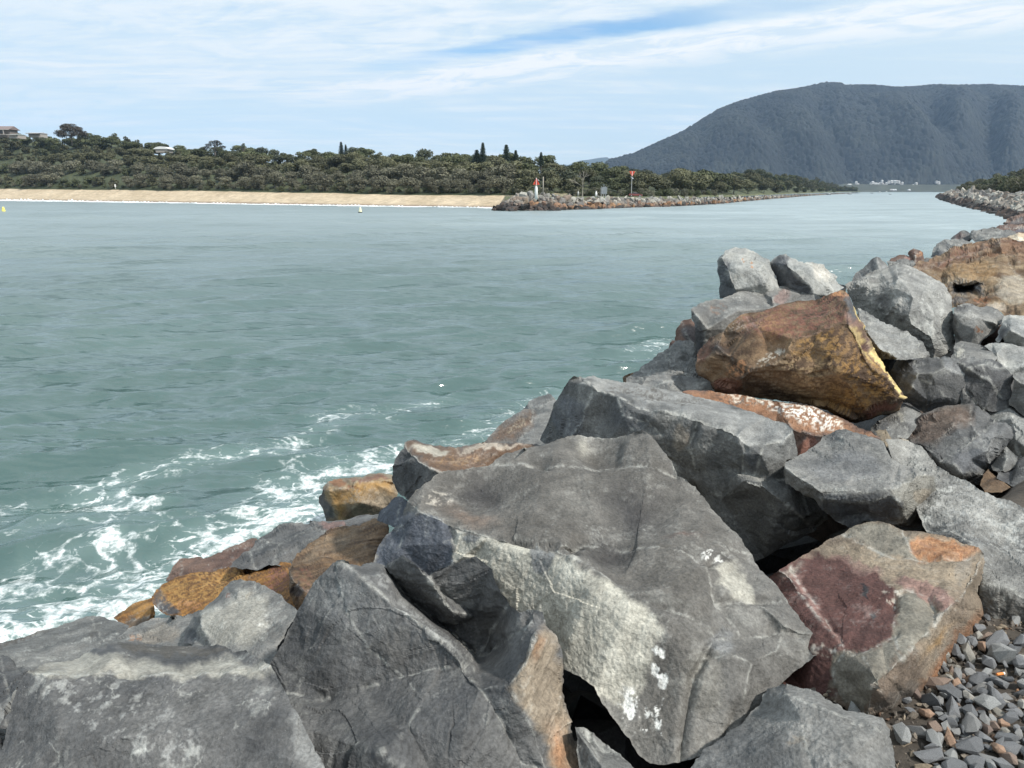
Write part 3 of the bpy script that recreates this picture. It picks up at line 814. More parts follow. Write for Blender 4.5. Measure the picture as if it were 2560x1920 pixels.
M_WATER = water_material()

# ------------------------------------------------------------------ ground below the boulders, gravel path
def ground_colour(P, c1, c2, sc=1.0, seed=1):
    t = np.clip(0.5 + 0.7 * fbm(P * sc, 4, seed, 0.6), 0, 1)[:, None]
    return np.array(c1) * (1 - t) + np.array(c2) * t
PATH_Z = 3.5
def bank_z(X, Y):
    s = s_of(X, Y)
    return np.where(s < 0.25, PATH_Z, np.maximum(PATH_Z - 0.35 - 0.36 * (s - 0.2), -1.5))
def build_bank():
    # rubble-and-earth bank under the boulders, running along the pile
    D = np.array([.56, .83])
    u = np.concatenate([np.linspace(-6, 12, 150), np.linspace(12.4, 60, 90)]); s = np.concatenate([np.linspace(-6, -0.1, 24), np.linspace(0, 1, 24)[0:], np.linspace(1.1, 15, 90)])
    U, S = np.meshgrid(u, s, indexing='ij')
    X = EDGE0[0] + U * D[0] + S * EN[0]; Y = EDGE0[1] + U * D[1] + S * EN[1]
    Pp = np.c_[X.ravel(), Y.ravel(), np.zeros(X.size)]
    X = X + 0.38 * np.maximum(Y - 3.5, 0) * (S > -30); t = sstep(S.ravel(), 0.05, 0.75)
    Z = PATH_Z - t * 0.55 - 0.36 * np.clip(S.ravel() - 0.3, 0, None)
    Z += fbm(Pp * 1.5, 4, 501, 0.6) * 0.10 * t + fbm(Pp * 6, 3, 503) * 0.012
    Z = np.maximum(Z, -1.5)
    V = np.c_[X.ravel(), Y.ravel(), Z]
    n = len(s); i = (np.arange(len(u) - 1)[:, None] * n + np.arange(n - 1)[None]).ravel()
    F = np.stack([i, i + n, i + n + 1, i + 1], 1)
    col = ground_colour(V, (.040, .034, .028), (.085, .072, .058), 8, 5)
    return link('breakwater_ground', make_mesh('breakwater_ground', V, F, M_SOIL, col, smooth=True), kind='structure', label='dark gritty earth of the breakwater path and bank')
M_SOIL = rock_material('gritty_soil', 3.0, 0.02)

def stone_mesh(seed, elong=1.0, sub=1):
    """angular crushed stone: convex hull of jittered points"""
    import bmesh
    r = np.random.default_rng(seed)
    bm = bmesh.new()
    k = int(r.integers(13, 20))
    p = r.normal(size=(k, 3)); p /= np.linalg.norm(p, axis=1)[:, None]
    p *= np.array([0.58 * elong, 0.48, 0.42]) * r.uniform(.85, 1.1, (k, 1))
    for q in p: bm.verts.new(q)
    res = bmesh.ops.convex_hull(bm, input=bm.verts)
    bmesh.ops.delete(bm, geom=[g for g in res['geom_interior'] if isinstance(g, bmesh.types.BMVert)], context='VERTS')
    bmesh.ops.recalc_face_normals(bm, faces=bm.faces)
    bm.verts.ensure_lookup_table(); bm.verts.index_update()
    V = np.array([list(v.co) for v in bm.verts]); F = [[v.index for v in f.verts] for f in bm.faces]
    F3 = np.array([f for f in F if len(f) == 3])
    bm.free()
    return V, F3
def joined(variants, pos, R, scl, colr, name, mat, label, kind='stuff', parent=None):
    Vs, Fs, Cs, n = [], [], [], 0
    for i in range(len(pos)):
        V, F = variants[i % len(variants)]
        Vs.append((V * scl[i]) @ R[i].T + pos[i]); Fs.append(F + n); n += len(V)
        Cs.append(np.repeat(colr[i][None], len(V), 0))
    return link(name, make_mesh(name, np.concatenate(Vs), np.concatenate(Fs), mat, np.concatenate(Cs)), label=label, kind=kind, parent=parent)

def build_gravel(ground):
    r = np.random.default_rng(21)
    pal = 1.08 * np.array([(.17, .175, .18), (.12, .125, .13), (.24, .245, .24), (.20, .20, .195), (.33, .32, .29), (.20, .15, .12), (.30, .20, .14), (.16, .12, .10), (.26, .25, .22)])
    prob = np.array([.27, .2, .15, .14, .07, .06, .025, .045, .04]); prob /= prob.sum()
    big, small = [], []
    # coarse crushed stones: random dart throwing in the part one sees
    def density(px, py):
        # 1 where the photo shows packed stones, less towards the bare earth
        d = 1.0
        line = 2290 + (1920 - py) * 0.13
        if px < line + 25: d = 0.05
        if py < 1600: d *= 0.12
        elif py < 1680: d *= 0.45
        if py < 1745 and px > 2470: d *= 0.25
        return d
    pts = []
    tries = 0
    while len(pts) < 1150 and tries < 120000:
        tries += 1
        X, Y = r.uniform(1.0, 3.3), r.uniform(1.75, 4.4)
        if s_of(X, Y) > 0.3: continue
        k = F_PX / (Y * CP + (CAM_H - PATH_Z) * SP)
        px = 1280 + X * k; py = 960 - F_PX * ((PATH_Z - CAM_H) * CP + Y * SP) / (Y * CP - (PATH_Z - CAM_H) * SP)
        inside = px < 2600
        if r.uniform() > (density(px, py) if py > 1450 else 0.05): continue
        size = r.choice([.030, .041, .053, .068, .085], p=[.22, .28, .27, .16, .07]) * r.uniform(.85, 1.15)
        ok = True
        for (a, b_, c_, *_r) in pts:
            if (a - X) ** 2 + (b_ - Y) ** 2 < ((c_ + size) * 0.33) ** 2: ok = False; break
        if ok: pts.append((X, Y, size, px, py))
    meshes = []
    variants = [stone_mesh(600 + i, 1.0 + 0.35 * (i % 3)) for i in range(12)]
    for i, (V, F) in enumerate(variants):
        row = []
        for c in range(len(pal)):
            row.append(make_mesh('gravel_stone', V, F, M_GRAVEL, np.repeat(pal[c][None], len(V), 0)))
        meshes.append(row)
    n = 0
    order = sorted(pts, key=lambda t: -(t[2] / t[1]) if t[3] < 2580 and t[4] < 1935 else 1)
    rest = []
    for j, (X, Y, size, px, py) in enumerate(order):
        vis = px < 2590 and py < 1945
        c = r.choice(len(pal), p=prob)
        if vis and n < 285:
            n += 1
            link('gravel_stone', meshes[j % 12][c], parent=ground, loc=(X, Y, PATH_Z + size * 0.22 + r.uniform(0, .02)), rot=(r.normal() * .35, r.normal() * .35, r.uniform(0, 6.28)), scl=size * r.uniform(.9, 1.15))
        else: rest.append((X, Y, size, pal[c]))
    # small chips and grit everywhere between
    m = 9500
    X = r.uniform(0.9, 3.6, m); Y = r.uniform(1.7, 4.6, m); k = s_of(X, Y) < 0.35
    X, Y = X[k], Y[k]; sz = r.choice([.009, .014, .021, .034], p=[.35, .35, .2, .1], size=len(X)) * r.uniform(.8, 1.2, len(X))
    pos = np.c_[X, Y, PATH_Z + sz * .2]
    pos = np.concatenate([pos, np.array([(a, b_, PATH_Z + c_ * .2) for a, b_, c_, d_ in rest]).reshape(-1, 3)])
    sz = np.concatenate([sz, [c_ for a, b_, c_, d_ in rest]])
    cc = np.concatenate([pal[r.choice(len(pal), p=prob, size=len(X))] * .6 * np.array([1.12, .95, .78]), np.array([d_ for a, b_, c_, d_ in rest]).reshape(-1, 3)])
    joined(variants, pos, rot_mats(len(pos), r), sz, cc, 'loose_grit', M_GRAVEL, 'small dark chips and grit between the crushed stones', 'stuff')
M_GRAVEL = rock_material('crushed_stone', 2.6, 0.012)

# ------------------------------------------------------------------ far shore: beach, wooded hill, river banks
def ip(x, pts):
    p = np.array(pts, float); return np.interp(x, p[:, 0], p[:, 1])
BEACH_WL = [(-500, 497), (0, 501.5), (250, 505), (450, 508), (700, 512), (900, 515), (1100, 518), (1290, 521)]
SAND_TOP = [(-500, 471), (0, 472), (360, 475), (600, 479), (780, 482), (1000, 487), (1150, 487), (1290, 489)]
SKY_TOP = [(-500, 320), (0, 338), (60, 333), (100, 346), (160, 352), (240, 347), (290, 345), (330, 352), (360, 360), (400, 372), (470, 374), (540, 380), (620, 376), (660, 386), (700, 383), (730, 392), (790, 378), (820, 392), (860, 382), (900, 378), (960, 384), (1000, 396), (1040, 389), (1110, 395), (1150, 396), (1200, 392), (1250, 396), (1300, 402), (1330, 400), (1370, 402), (1400, 418), (1420, 424), (1450, 412), (1500, 414), (1530, 420), (1545, 430), (1600, 428), (1650, 434), (1700, 434), (1760, 442), (1800, 440), (1850, 434), (1900, 430), (1960, 432), (2000, 440), (2050, 448), (2100, 462), (2135, 472)]
WALL_WL = [(1262, 523), (1313, 526.5), (1381, 526.8), (1426, 524.5), (1494, 523), (1521, 521), (1580, 519), (1650, 517.2), (1700, 515.5), (1797, 509.7), (1870, 502.5), (1931, 497), (2027, 489.2), (2075, 486.2), (2132, 483)]
WALL_TOP = [(1262, 505), (1290, 488), (1313, 480), (1345, 479), (1381, 482), (1426, 488), (1471, 491), (1573, 491.5), (1700, 491.7), (1835, 490.5), (1931, 488), (2027, 485), (2132, 482)]
def waterY(px, tab):
    py = ip(px, tab); return on_z(px, py, 0.0)[..., 1]

def land_sheet(name, pxs, rows, mat, colf, label, kind='structure'):
    """rows: functions px -> (Y, z); a sheet of ground swept along the shore"""
    V = []
    for f in rows:
        Y, z = f(pxs)
        V.append(np.stack([ray(pxs, 480)[0] * Y, Y, z], -1))
    V = np.array(V); nr, nc = V.shape[:2]
    Vf = V.reshape(-1, 3)
    Vf[:, 2] += fbm(Vf * np.array([.02, .02, 0]), 3, 601) * 0.3 * (Vf[:, 2] > 1.5)
    i = (np.arange(nr - 1)[:, None] * nc + np.arange(nc - 1)[None]).ravel()
    F = np.stack([i, i + 1, i + nc + 1, i + nc], 1)
    ro = np.repeat(np.arange(nr), nc)
    return link(name, make_mesh(name, Vf, F, mat, colf(Vf, ro), smooth=True), kind=kind, label=label)

M_SAND = rock_material('beach_sand', 0.05, 0.05, 0.4)
M_GRASS = rock_material('rough_grass', 0.06, 0.3, 0.8)
def d_front(px):
    return waterY(px, BEACH_WL) + ip(px, [(-500, 55), (0, 50), (900, 36), (1290, 26)])
def d_back(px):
    return d_front(px) + ip(px, [(-500, 180), (0, 170), (600, 120), (1290, 80)])
def build_beach():
    px = np.linspace(-700, 1420, 420)
    W = lambda p: waterY(p, BEACH_WL)
    lerp = lambda t: (lambda p: (W(p) * (1 - t) + d_front(p) * t, np.interp(t, [0, .25, .8, 1], [0, .18, .75, 1]) * (sky_z(p, ip(p, SAND_TOP), d_front(p)) - 0.0)))
    rows = [lambda p: (W(p) - 14, 0 * p - 1.2)] + [lerp(t) for t in (0, .04, .08, .15, .25, .4, .55, .7, .85, .95, 1.0)]
    rows += [lambda p: (d_front(p) + 6, sky_z(p, ip(p, SAND_TOP), d_front(p)) + 0.6)]
    def col(V, ro):
        c = ground_colour(V, (.40, .32, .215), (.50, .41, .29), .08, 3)
        wet = sstep(ro, 5.4, 3.2)[:, None]
        c = c * (1 - wet) + np.array((.20, .15, .11)) * wet
        g = ((ro >= 11) & (perlin(V * .12, 9) > -0.35))[:, None]
        return np.where(g, np.array((.085, .10, .05)), c)
    land_sheet('beach', px, rows, M_SAND, col, 'pale yellow sand beach with a wet brown edge')
    # surf: broken white water rolled up on the sand
    pc = np.linspace(-650, 1275, 1500)
    Wc = W(pc); amp = ip(pc, [(-650, 1.0), (0, 1.0), (250, .75), (500, .4), (1290, .35)])
    nz = np.abs(perlin(np.c_[pc * .11, pc * 0, pc * 0], 41)) + .5 * np.abs(perlin(np.c_[pc * .4, pc * 0, pc * 0], 42))
    V = []
    wid = ip(pc, [(-650, 10), (0, 10), (300, 8), (500, 6), (1290, 5.0)])
    for t, h in ((0, -.25), (.12, .35), (.3, .75), (.5, .5), (.75, .28), (1, .12), (1.15, -.1)):
        Y = Wc - wid * (1 - t) + 0.8 + perlin(np.c_[pc * .06, pc * 0 + t * 2, pc * 0], 44) * 1.0
        V.append(np.stack([ray(pc, 480)[0] * Y, Y, 0.05 + h * amp * (0.5 + 1.9 * nz)], -1))
    V = np.array(V); nr, nc = V.shape[:2]
    i = (np.arange(nr - 1)[:, None] * nc + np.arange(nc - 1)[None]).ravel()
    link('surf', make_mesh('surf', V.reshape(-1, 3), np.stack([i, i + 1, i + nc + 1, i + nc], 1), M_FOAM, smooth=False), kind='stuff', label='line of white surf breaking on the beach')
M_FOAM = plain('white_foam', (.80, .82, .82), 0.8, vary=.03)

def wall_mid(px):           # line of the far breakwater crest (distance of the crest behind the waterline)
    return waterY(px, WALL_WL) + ip(px, [(1262, 4), (1313, 8), (2132, 9)])
def fronts(px):             # where the trees begin
    return np.where(px < 1300, d_front(px), wall_mid(px) + ip(px, [(1300, 40), (1400, 55), (1500, 40), (1600, 20), (1800, 12), (2132, 12)]))
def backs(px):
    return np.where(px < 1290, d_back(px), fronts(px) + ip(px, [(1290, 90), (1400, 70), (1800, 160), (2132, 300)]))
def ground_z(px, Y):
    a = fronts(px); b = backs(px)
    za = np.where(px < 1290, sky_z(px, ip(px, SAND_TOP), d_front(px)) + .3, 3.5)
    h = ip(px, [(0, 1.8), (250, 2.6), (600, 4.2), (1290, 5.2), (1700, 6.2), (2132, 7)])
    zb = np.maximum(sky_z(px, ip(px, SKY_TOP) + 2, b) - h, np.maximum(za, 6.5))
    t = np.clip((Y - a) / (b - a), 0, 1.6)
    return za + (zb - za) * np.minimum(t, 1.0) ** 0.9
def build_hill():
    px = np.linspace(-700, 2150, 500)
    rows = [lambda p: (fronts(p) - np.where(p < 1290, 0, 4), np.where(p < 1290, ground_z(p, fronts(p)) - .3, 3.3))]
    for t in (0, .1, .25, .45, .65, .85, 1.0, 1.3, 1.8):
        rows.append(lambda p, t=t: (fronts(p) * (1 - t) + backs(p) * t, ground_z(p, fronts(p) * (1 - t) + backs(p) * t) - .2))
    land_sheet('wooded_hill', px, rows, M_GRASS, lambda V, ro: ground_colour(V, (.035, .045, .022), (.075, .085, .040), .15, 4), 'grassy ground rising under the shore forest')
    # low strip of land behind the far breakwater
    px = np.linspace(1262, 2150, 260)
    rows = [lambda p: (wall_mid(p) - 1, 0 * p + 2.6), lambda p: (wall_mid(p) + 3, 0 * p + 3.35), lambda p: (wall_mid(p) + 10, 0 * p + 3.5), lambda p: (fronts(p) + 6, 0 * p + 3.45)]
    land_sheet('shore_flat', px, rows, M_GRASS, lambda V, ro: ground_colour(V, (.06, .075, .03), (.13, .13, .07), .3, 6), 'grass flat behind the far breakwater')

# ------------------------------------------------------------------ trees
def leaf_mat():
    m, nt, b = new_mat('foliage'); N, L = nt.nodes, nt.links
    at = N.new('ShaderNodeAttribute'); at.attribute_name = 'Col'
    oi = N.new('ShaderNodeObjectInfo')
    mr = N.new('ShaderNodeMapRange'); L.new(oi.outputs['Random'], mr.inputs[0]); mr.inputs[3].default_value = .72; mr.inputs[4].default_value = 1.3
    sc = N.new('ShaderNodeVectorMath'); sc.operation = 'SCALE'; L.new(at.outputs['Color'], sc.inputs[0]); L.new(mr.outputs[0], sc.inputs['Scale'])
    L.new(sc.outputs[0], b.inputs['Base Color']); b.inputs['Roughness'].default_value = .7; b.inputs['Specular IOR Level'].default_value = .25
    return m
M_LEAF = leaf_mat()
M_BARK = plain('bark', (.16, .14, .12), .9, vary=.25, scale=4, bump=.4)
def leaves(cen, rad, n, size, c1, c2, r, flat=0.6, up=0.25):
    """leaf-spray quads scattered in the shell of lobes"""
    V, F, C = [], [], []
    w = np.array([q[0] * q[1] + q[0] * q[2] for q in rad]); w = w / w.sum()
    which = r.choice(len(cen), size=n, p=w)
    d = r.normal(size=(n, 3)); d[:, 2] += up; d /= np.linalg.norm(d, axis=1)[:, None]
    cen = np.array(cen); rad = np.array(rad)
    sh = r.uniform(.62, 1.06, n) ** .6
    clump = 1 + 0.16 * np.sin(d[:, 0] * 9 + which) * np.cos(d[:, 1] * 8 + which * 2) + .1 * np.sin(d[:, 2] * 13)
    P = cen[which] + d * rad[which] * (sh * clump)[:, None]
    nrm = d + r.normal(size=(n, 3)) * flat; nrm /= np.linalg.norm(nrm, axis=1)[:, None]
    t = np.cross(nrm, r.normal(size=(n, 3))); t /= np.linalg.norm(t, axis=1)[:, None]; b = np.cross(nrm, t)
    s = size * r.uniform(.6, 1.4, n)[:, None]
    Q = np.stack([P - t * s, P + b * s * .55, P + t * s, P - b * s * .55], 1)
    tone = r.uniform(0, 1, len(cen))[which] * .55 + r.uniform(0, .45, n)
    col = np.array(c1) * (1 - tone[:, None]) + np.array(c2) * tone[:, None]
    V = Q.reshape(-1, 3); C = np.repeat(col, 4, 0)
    F = np.arange(len(V)).reshape(-1, 4)
    return V, F, C
def crown(seed, w=1.0, h=1.0, n=2600, lobes=9, size=.34, c1=(.050, .058, .034), c2=(.135, .140, .085), base=.35, name='crown', up=.25):
    """unit-ish crown: 9 m wide, 9 m tall tree; returns mesh"""
    r = np.random.default_rng(seed)
    cen, rad = [], []
    for k in range(lobes):
        a = r.uniform(0, 6.28); q = math.sqrt(r.uniform(0, 1)) * 3.2 * w
        z = 9 * h * r.uniform(base, .80) - q * .35
        s = r.uniform(1.3, 2.3)
        cen.append((q * math.cos(a), q * math.sin(a), z)); rad.append((s * w, s * w, s * .72))
    cen.append((0, 0, 9 * h * (base + .28))); rad.append((3.0 * w, 3.0 * w, 9 * h * .24))
    V, F, C = leaves(cen, rad, n, size, c1, c2, r, up=up)
    return make_mesh(name, V, F, M_LEAF, C)
def trunk_mesh(seed, h=9.0, r0=.28, limbs=4, top=.62):
    r = np.random.default_rng(seed); m = MB()
    p = np.array([0, 0, -1.0]); pts = [p]
    for k in range(4):
        p = p + np.array([r.normal() * .35, r.normal() * .35, (h * top + 1) / 4]); pts.append(p)
    for k in range(4): m.tube(pts[k], pts[k + 1], r0 * (1 - k * .2), r0 * (.8 - k * .2), 6)
    for k in range(limbs):
        a = r.uniform(0, 6.28); b = pts[2 + k % 2]; e = b + np.array([math.cos(a) * 2.4, math.sin(a) * 2.4, 2.2])
        m.tube(b, e, r0 * .5, r0 * .15, 5)
    return m.mesh('trunk', M_BARK, True)
GREY = ((.090, .090, .062), (.18, .175, .122)); GREEN = ((.056, .068, .034), (.112, .122, .058)); DARK = ((.044, .052, .032), (.088, .098, .058))
OLIVE = ((.076, .078, .044), (.145, .145, .080))
def build_trees():
    r = np.random.default_rng(5)
    tr = [trunk_mesh(900 + i) for i in range(3)]
    kinds = {
        'front': [crown(700 + i, 1.0, .95, 3000, 11, .30, *GREY, base=.18) for i in range(4)],
        'mid': [crown(720 + i, 1.0, 1.0, 2600, 9, .34, *OLIVE, base=.25) for i in range(3)],
        'back': [crown(740 + i, 1.05, 1.0, 2400, 8, .36, *GREEN, base=.28) for i in range(3)] + [crown(750, .9, 1.1, 2200, 8, .34, *DARK, base=.3)],
        'shrub': [crown(760 + i, 1.0, .8, 1500, 7, .34, *(GREY if i else GREEN), base=.05) for i in range(2)]}
    desc = dict(front='grey-green front-row tree above the beach', mid='olive bushy tree mid-slope in the forest', back='dark green tree on the forest skyline', shrub='low shrub at the foot of the forest')
    cand = []
    px = -90.0
    rows = 6
    for k in range(rows):
        px = -110.0 + k * 9
        while px < 2140:
            a, b = float(fronts(np.array(px))), float(backs(np.array(px)))
            t = (k + r.uniform(-.25, .25)) / (rows - 1); t = min(max(t, 0.0), 1.0)
            Y = a + 5 + (b - a - 5) * t
            wpx = 7.6 / Y * F_PX
            if px < 1300 or k in (0, 1, 2, 3, 5):
                kind = 'front' if k <= 1 else ('mid' if k <= 3 else 'back')
                if px > 1290: kind = 'back' if (k == 5 or r.uniform() < .3) else 'mid'
                hgt = (7.0 if k == 0 else 8.4) * r.uniform(.72, 1.2)
                if px > 1700: hgt *= 1.25
                cand.append([px, Y, float(ground_z(np.array(px), np.array(Y))), kind, hgt / 9.0, 9 * F_PX / Y * hgt / 9])
            px += wpx * r.uniform(.82, 1.12) * (1.0 if px < 1300 else 1.15)
    # shrubs along the top of the beach
    px = -100.0
    while px < 1290:
        Y = float(d_front(np.array(px))) + r.uniform(1, 5)
        cand.append([px, Y, float(ground_z(np.array(px), np.array(Y))), 'shrub', r.uniform(.22, .5), 10]); px += r.uniform(8, 26)
    px = 1300.0
    while px < 1800:
        Y = float(fronts(np.array(px))) - r.uniform(0, 14) if px > 1480 else float(fronts(np.array(px))) - r.uniform(0, 8)
        cand.append([px, Y, 3.4, 'shrub', r.uniform(.25, .55), 10]); px += r.uniform(8, 22)
    trees = [c for c in cand if c[3] != 'shrub']; shrubs = [c for c in cand if c[3] == 'shrub']
    trees.sort(key=lambda c: -c[5]); keep = trees[:245]; rest = trees[245:]
    regions = lambda p: next(t for lim, t in ((70, 'below the brown-roofed house'), (150, 'left of the dome-shaped tree'), (250, 'below the dome-shaped tree'), (350, 'near the notice board'), (460, 'below the arch-roofed hall'), (600, 'below the umbrella-shaped tree'), (720, 'right of the umbrella-shaped tree'), (820, 'left of the twin pines'), (910, 'below the twin pines'), (1020, 'right of the twin pines'), (1130, 'left of the dense pine'), (1245, 'below the dense pine'), (1310, 'below the tiered pine'), (1400, 'behind the red beacon'), (1480, 'beside the bare tree'), (1550, 'behind the sign panels'), (1640, 'behind the maroon car'), (1800, 'right of the maroon car'), (9999, 'far along the river')) if p < lim)
    for i, (p, Y, z, kind, s, ap) in enumerate(keep):
        where = regions(p)
        nm = 'tree'
        root = link(nm, None, loc=(float(ray(p, 480)[0]) * Y, Y, z), rot=(0, 0, r.uniform(0, 6.28)), scl=s, label='%s, %s' % (desc[kind] if p < 1290 else desc[kind].replace('above the beach', 'of the flat shore').replace('mid-slope in the forest', 'on the flat shore'), where), cat='tree', group='trees of the far shore forest')
        link('crown', kinds[kind][i % len(kinds[kind])], parent=root, scl=(1.28, 1.28, 1.0))
        link('trunk', tr[i % 3], parent=root)
    # the rest: smaller in view, one mass
    pos, sc_, R, kk = [], [], [], []
    vs = []
    for kind in ('mid', 'back'):
        for q in range(2):
            me = crown(780 + q + (7 if kind == 'back' else 0), 1.0, 1.0, 750, 8, .62, *(OLIVE if kind == 'mid' else GREEN), base=.1)
            n = len(me.vertices); V = np.empty(n * 3, np.float32); me.vertices.foreach_get('co', V); V = V.reshape(-1, 3)
            C = np.empty(n * 4, np.float32); me.attributes['Col'].data.foreach_get('color', C); C = C.reshape(-1, 4)[:, :3]
            vs.append((V, np.arange(n).reshape(-1, 4), C))
    Vs, Fs, Cs, n = [], [], [], 0
    for i, (p, Y, z, kind, s, ap) in enumerate(rest):
        V, F, C = vs[i % 4]; a = r.uniform(0, 6.28); cs, sn = math.cos(a), math.sin(a)
        X = V * s; X = np.c_[X[:, 0] * cs - X[:, 1] * sn, X[:, 0] * sn + X[:, 1] * cs, X[:, 2]] + np.array([float(ray(p, 480)[0]) * Y, Y, z])
        Vs.append(X); Fs.append(F + n); Cs.append(C * r.uniform(.75, 1.25)); n += len(V)
    if Vs: link('far_trees', make_mesh('far_trees', np.concatenate(Vs), np.concatenate(Fs), M_LEAF, np.concatenate(Cs)), kind='stuff', label='mass of bushland trees far along the river')
    for i, (p, Y, z, kind, s, ap) in enumerate(shrubs):
        link('shrub', kinds['shrub'][i % 2], loc=(float(ray(p, 480)[0]) * Y, Y, z), rot=(0, 0, r.uniform(0, 6.28)), scl=(s * 1.1, s * 1.1, s), label=('low dune shrub above the sand, ' if p < 1290 else 'low bush behind the far breakwater, ') + regions(p), cat='shrub', group='shrubs along the far shore')
    # --- single trees one can name
    def solo(px_, top, base, wpx, D, mesh, name, label, trunk=True):
        h = sky_z(px_, top, D) - sky_z(px_, base, D); z = sky_z(px_, base, D)
        root = link(name, None, loc=(float(ray(px_, 480)[0]) * D, D, float(z)), label=label, cat='tree', scl=(1, 1, 1))
        c = link('crown', mesh, parent=root, scl=(wpx / F_PX * D, wpx / F_PX * D, float(h)))
        if trunk:
            t = MB(); t.tube((0, 0, -3), (0, 0, float(h) * .5), .45, .3, 8)
            for a in range(7): t.tube((0, 0, float(h) * .18), (math.cos(a * .9) * wpx / F_PX * D * .33, math.sin(a * .9) * wpx / F_PX * D * .33, float(h) * .62), .25, .08, 5)
            link('trunk', t.mesh('trunk', M_BARK), parent=root)
        return root
    def unit(seed, cen, rad, n, size, c):
        rr = np.random.default_rng(seed); V, F, C = leaves(cen, rad, n, 1.0, *c, rr)
        # leaf size given in units of the crown
        Q = V.reshape(-1, 4, 3); m_ = Q.mean(1, keepdims=True); Q = m_ + (Q - m_) * size
        return make_mesh('crown', Q.reshape(-1, 3), F, M_LEAF, C)
    rr = np.random.default_rng(3)
    cen = []; rad = []
    for k in range(46):      # umbrella dome: lobes over a half ball, gaps below
        a = rr.uniform(0, 6.28); e = math.asin(rr.uniform(.08, 1)); q = .40
        cen.append((q * math.cos(a) * math.cos(e), q * math.sin(a) * math.cos(e), .16 + .72 * math.sin(e))); rad.append((.13, .13, .12))
    dome = unit(31, cen, rad, 7500, .022, ((.040, .036, .030), (.105, .092, .075)))
    solo(197, 308, 352, 70, 545, dome, 'fig_tree', 'big dome-shaped grey-brown tree standing alone on the skyline, left of centre hill')
    cen = [(-.30, 0, .62), (-.12, 0, .82), (.08, .1, .88), (.25, 0, .72), (.40, 0, .48), (-.42, 0, .42), (.1, -.1, .62)]; rad = [(.15, .15, .12)] * 7
    umb = unit(32, cen, rad, 1500, .03, ((.035, .035, .028), (.09, .085, .065)))
    solo(547, 350, 384, 48, 470, umb, 'gum_tree', 'umbrella-shaped tree with see-through gaps on the hill skyline')
    wisp = unit(33, [(0, 0, .7), (-.1, 0, .45), (.12, 0, .9)], [(.28, .28, .2), (.2, .2, .15), (.16, .16, .1)], 420, .05, ((.05, .06, .04), (.10, .12, .08)))
    solo(617, 358, 384, 18, 460, wisp, 'sapling', 'thin feathery young tree sticking out of the skyline right of the umbrella tree')
    def pine(seed, n=26):
        q = np.random.default_rng(seed); V = []; C = []
        for k in range(n):
            z = .06 + .92 * k / n; L_ = (1 - z) ** .75 * .5 * (1.0 if k % 2 else .86)
            nb = 9
            for j in range(nb):
                a = 6.283 * j / nb + k * .7 + q.normal() * .1
                ll = L_ * q.uniform(.75, 1.1); d = np.array([math.cos(a), math.sin(a)])
                for s_ in range(6):
                    f0 = s_ / 6; c = np.array([d[0] * ll * f0, d[1] * ll * f0, z + (.03 * f0 if z > .5 else .012 * f0)])
                    for _ in range(3):
                        t = q.normal(size=3); t /= np.linalg.norm(t); b = np.cross(t, q.normal(size=3)); b /= np.linalg.norm(b)
                        t = t * .055 * (1 - z * .5); b = b * .016; o = q.normal(size=3) * np.array([.03, .03, .010])
                        t[2] *= .35
                        V += [c + o - t, c + o + b, c + o + t, c + o - b]; tone = q.uniform(); C += [np.array((.018, .030, .020)) * (1 - tone) + np.array((.045, .065, .045)) * tone] * 4
        V = np.array(V); return make_mesh('crown', V, np.arange(len(V)).reshape(-1, 4), M_LEAF, np.array(C))
    pn = [pine(1), pine(2), pine(3)]
    for j, (x_, tp, bs, w_, lb) in enumerate([(859, 354, 386, 16, 'taller of the twin pines on the hill skyline left of centre'), (870, 361, 388, 12, 'shorter of the twin pines on the hill skyline left of centre'),
            (1208, 356, 408, 22, 'tall dense pine, leftmost of the pines above the beach end'), (1193, 374, 404, 26, 'short broad pine leaning against the left side of the tall dense one'), (1266, 361, 410, 26, 'open tiered pine, middle of the pines above the beach end'), (1289, 375, 410, 20, 'smaller pine just right of the open tiered pine'), (1352, 380, 410, 17, 'lone small pine behind the red beacon')]):
        D = 500 if j < 2 else 345
        r0 = solo(x_, tp, bs + 6, w_ * 1.4, D, pn[j % 3], 'pine_tree', lb, trunk=False)
        h = float(sky_z(x_, tp, D) - sky_z(x_, bs, D)); t = MB(); t.tube((0, 0, -4), (0, 0, h * .93), .4, .06, 7); link('trunk', t.mesh('trunk', M_BARK), parent=r0); r0['group'] = 'skyline pines'
    # bare pale tree right of the pole
    t = MB(); D = 262.0; q = np.random.default_rng(9)
    def br(a, d, L_, r_, dep):
        e = a + d * L_; t.tube(a, e, r_, r_ * .6, 5)
        if dep:
            for _ in range(3):
                dd = d + q.normal(size=3) * .5; dd[2] = abs(dd[2]) * .9 + .1; dd /= np.linalg.norm(dd); br(e, dd, L_ * .68, r_ * .55, dep - 1)
    br(np.array([0, 0, 0.]), np.array([.04, 0, 1.]), 3.2, .17, 4)
    link('bare_tree', t.mesh('bare_tree', plain('pale_bark', (.36, .33, .28), .9, vary=.1)), loc=(float(ray(1456, 480)[0]) * D, D, 3.4), label='bare pale branching tree right of the tall pole', cat='tree')

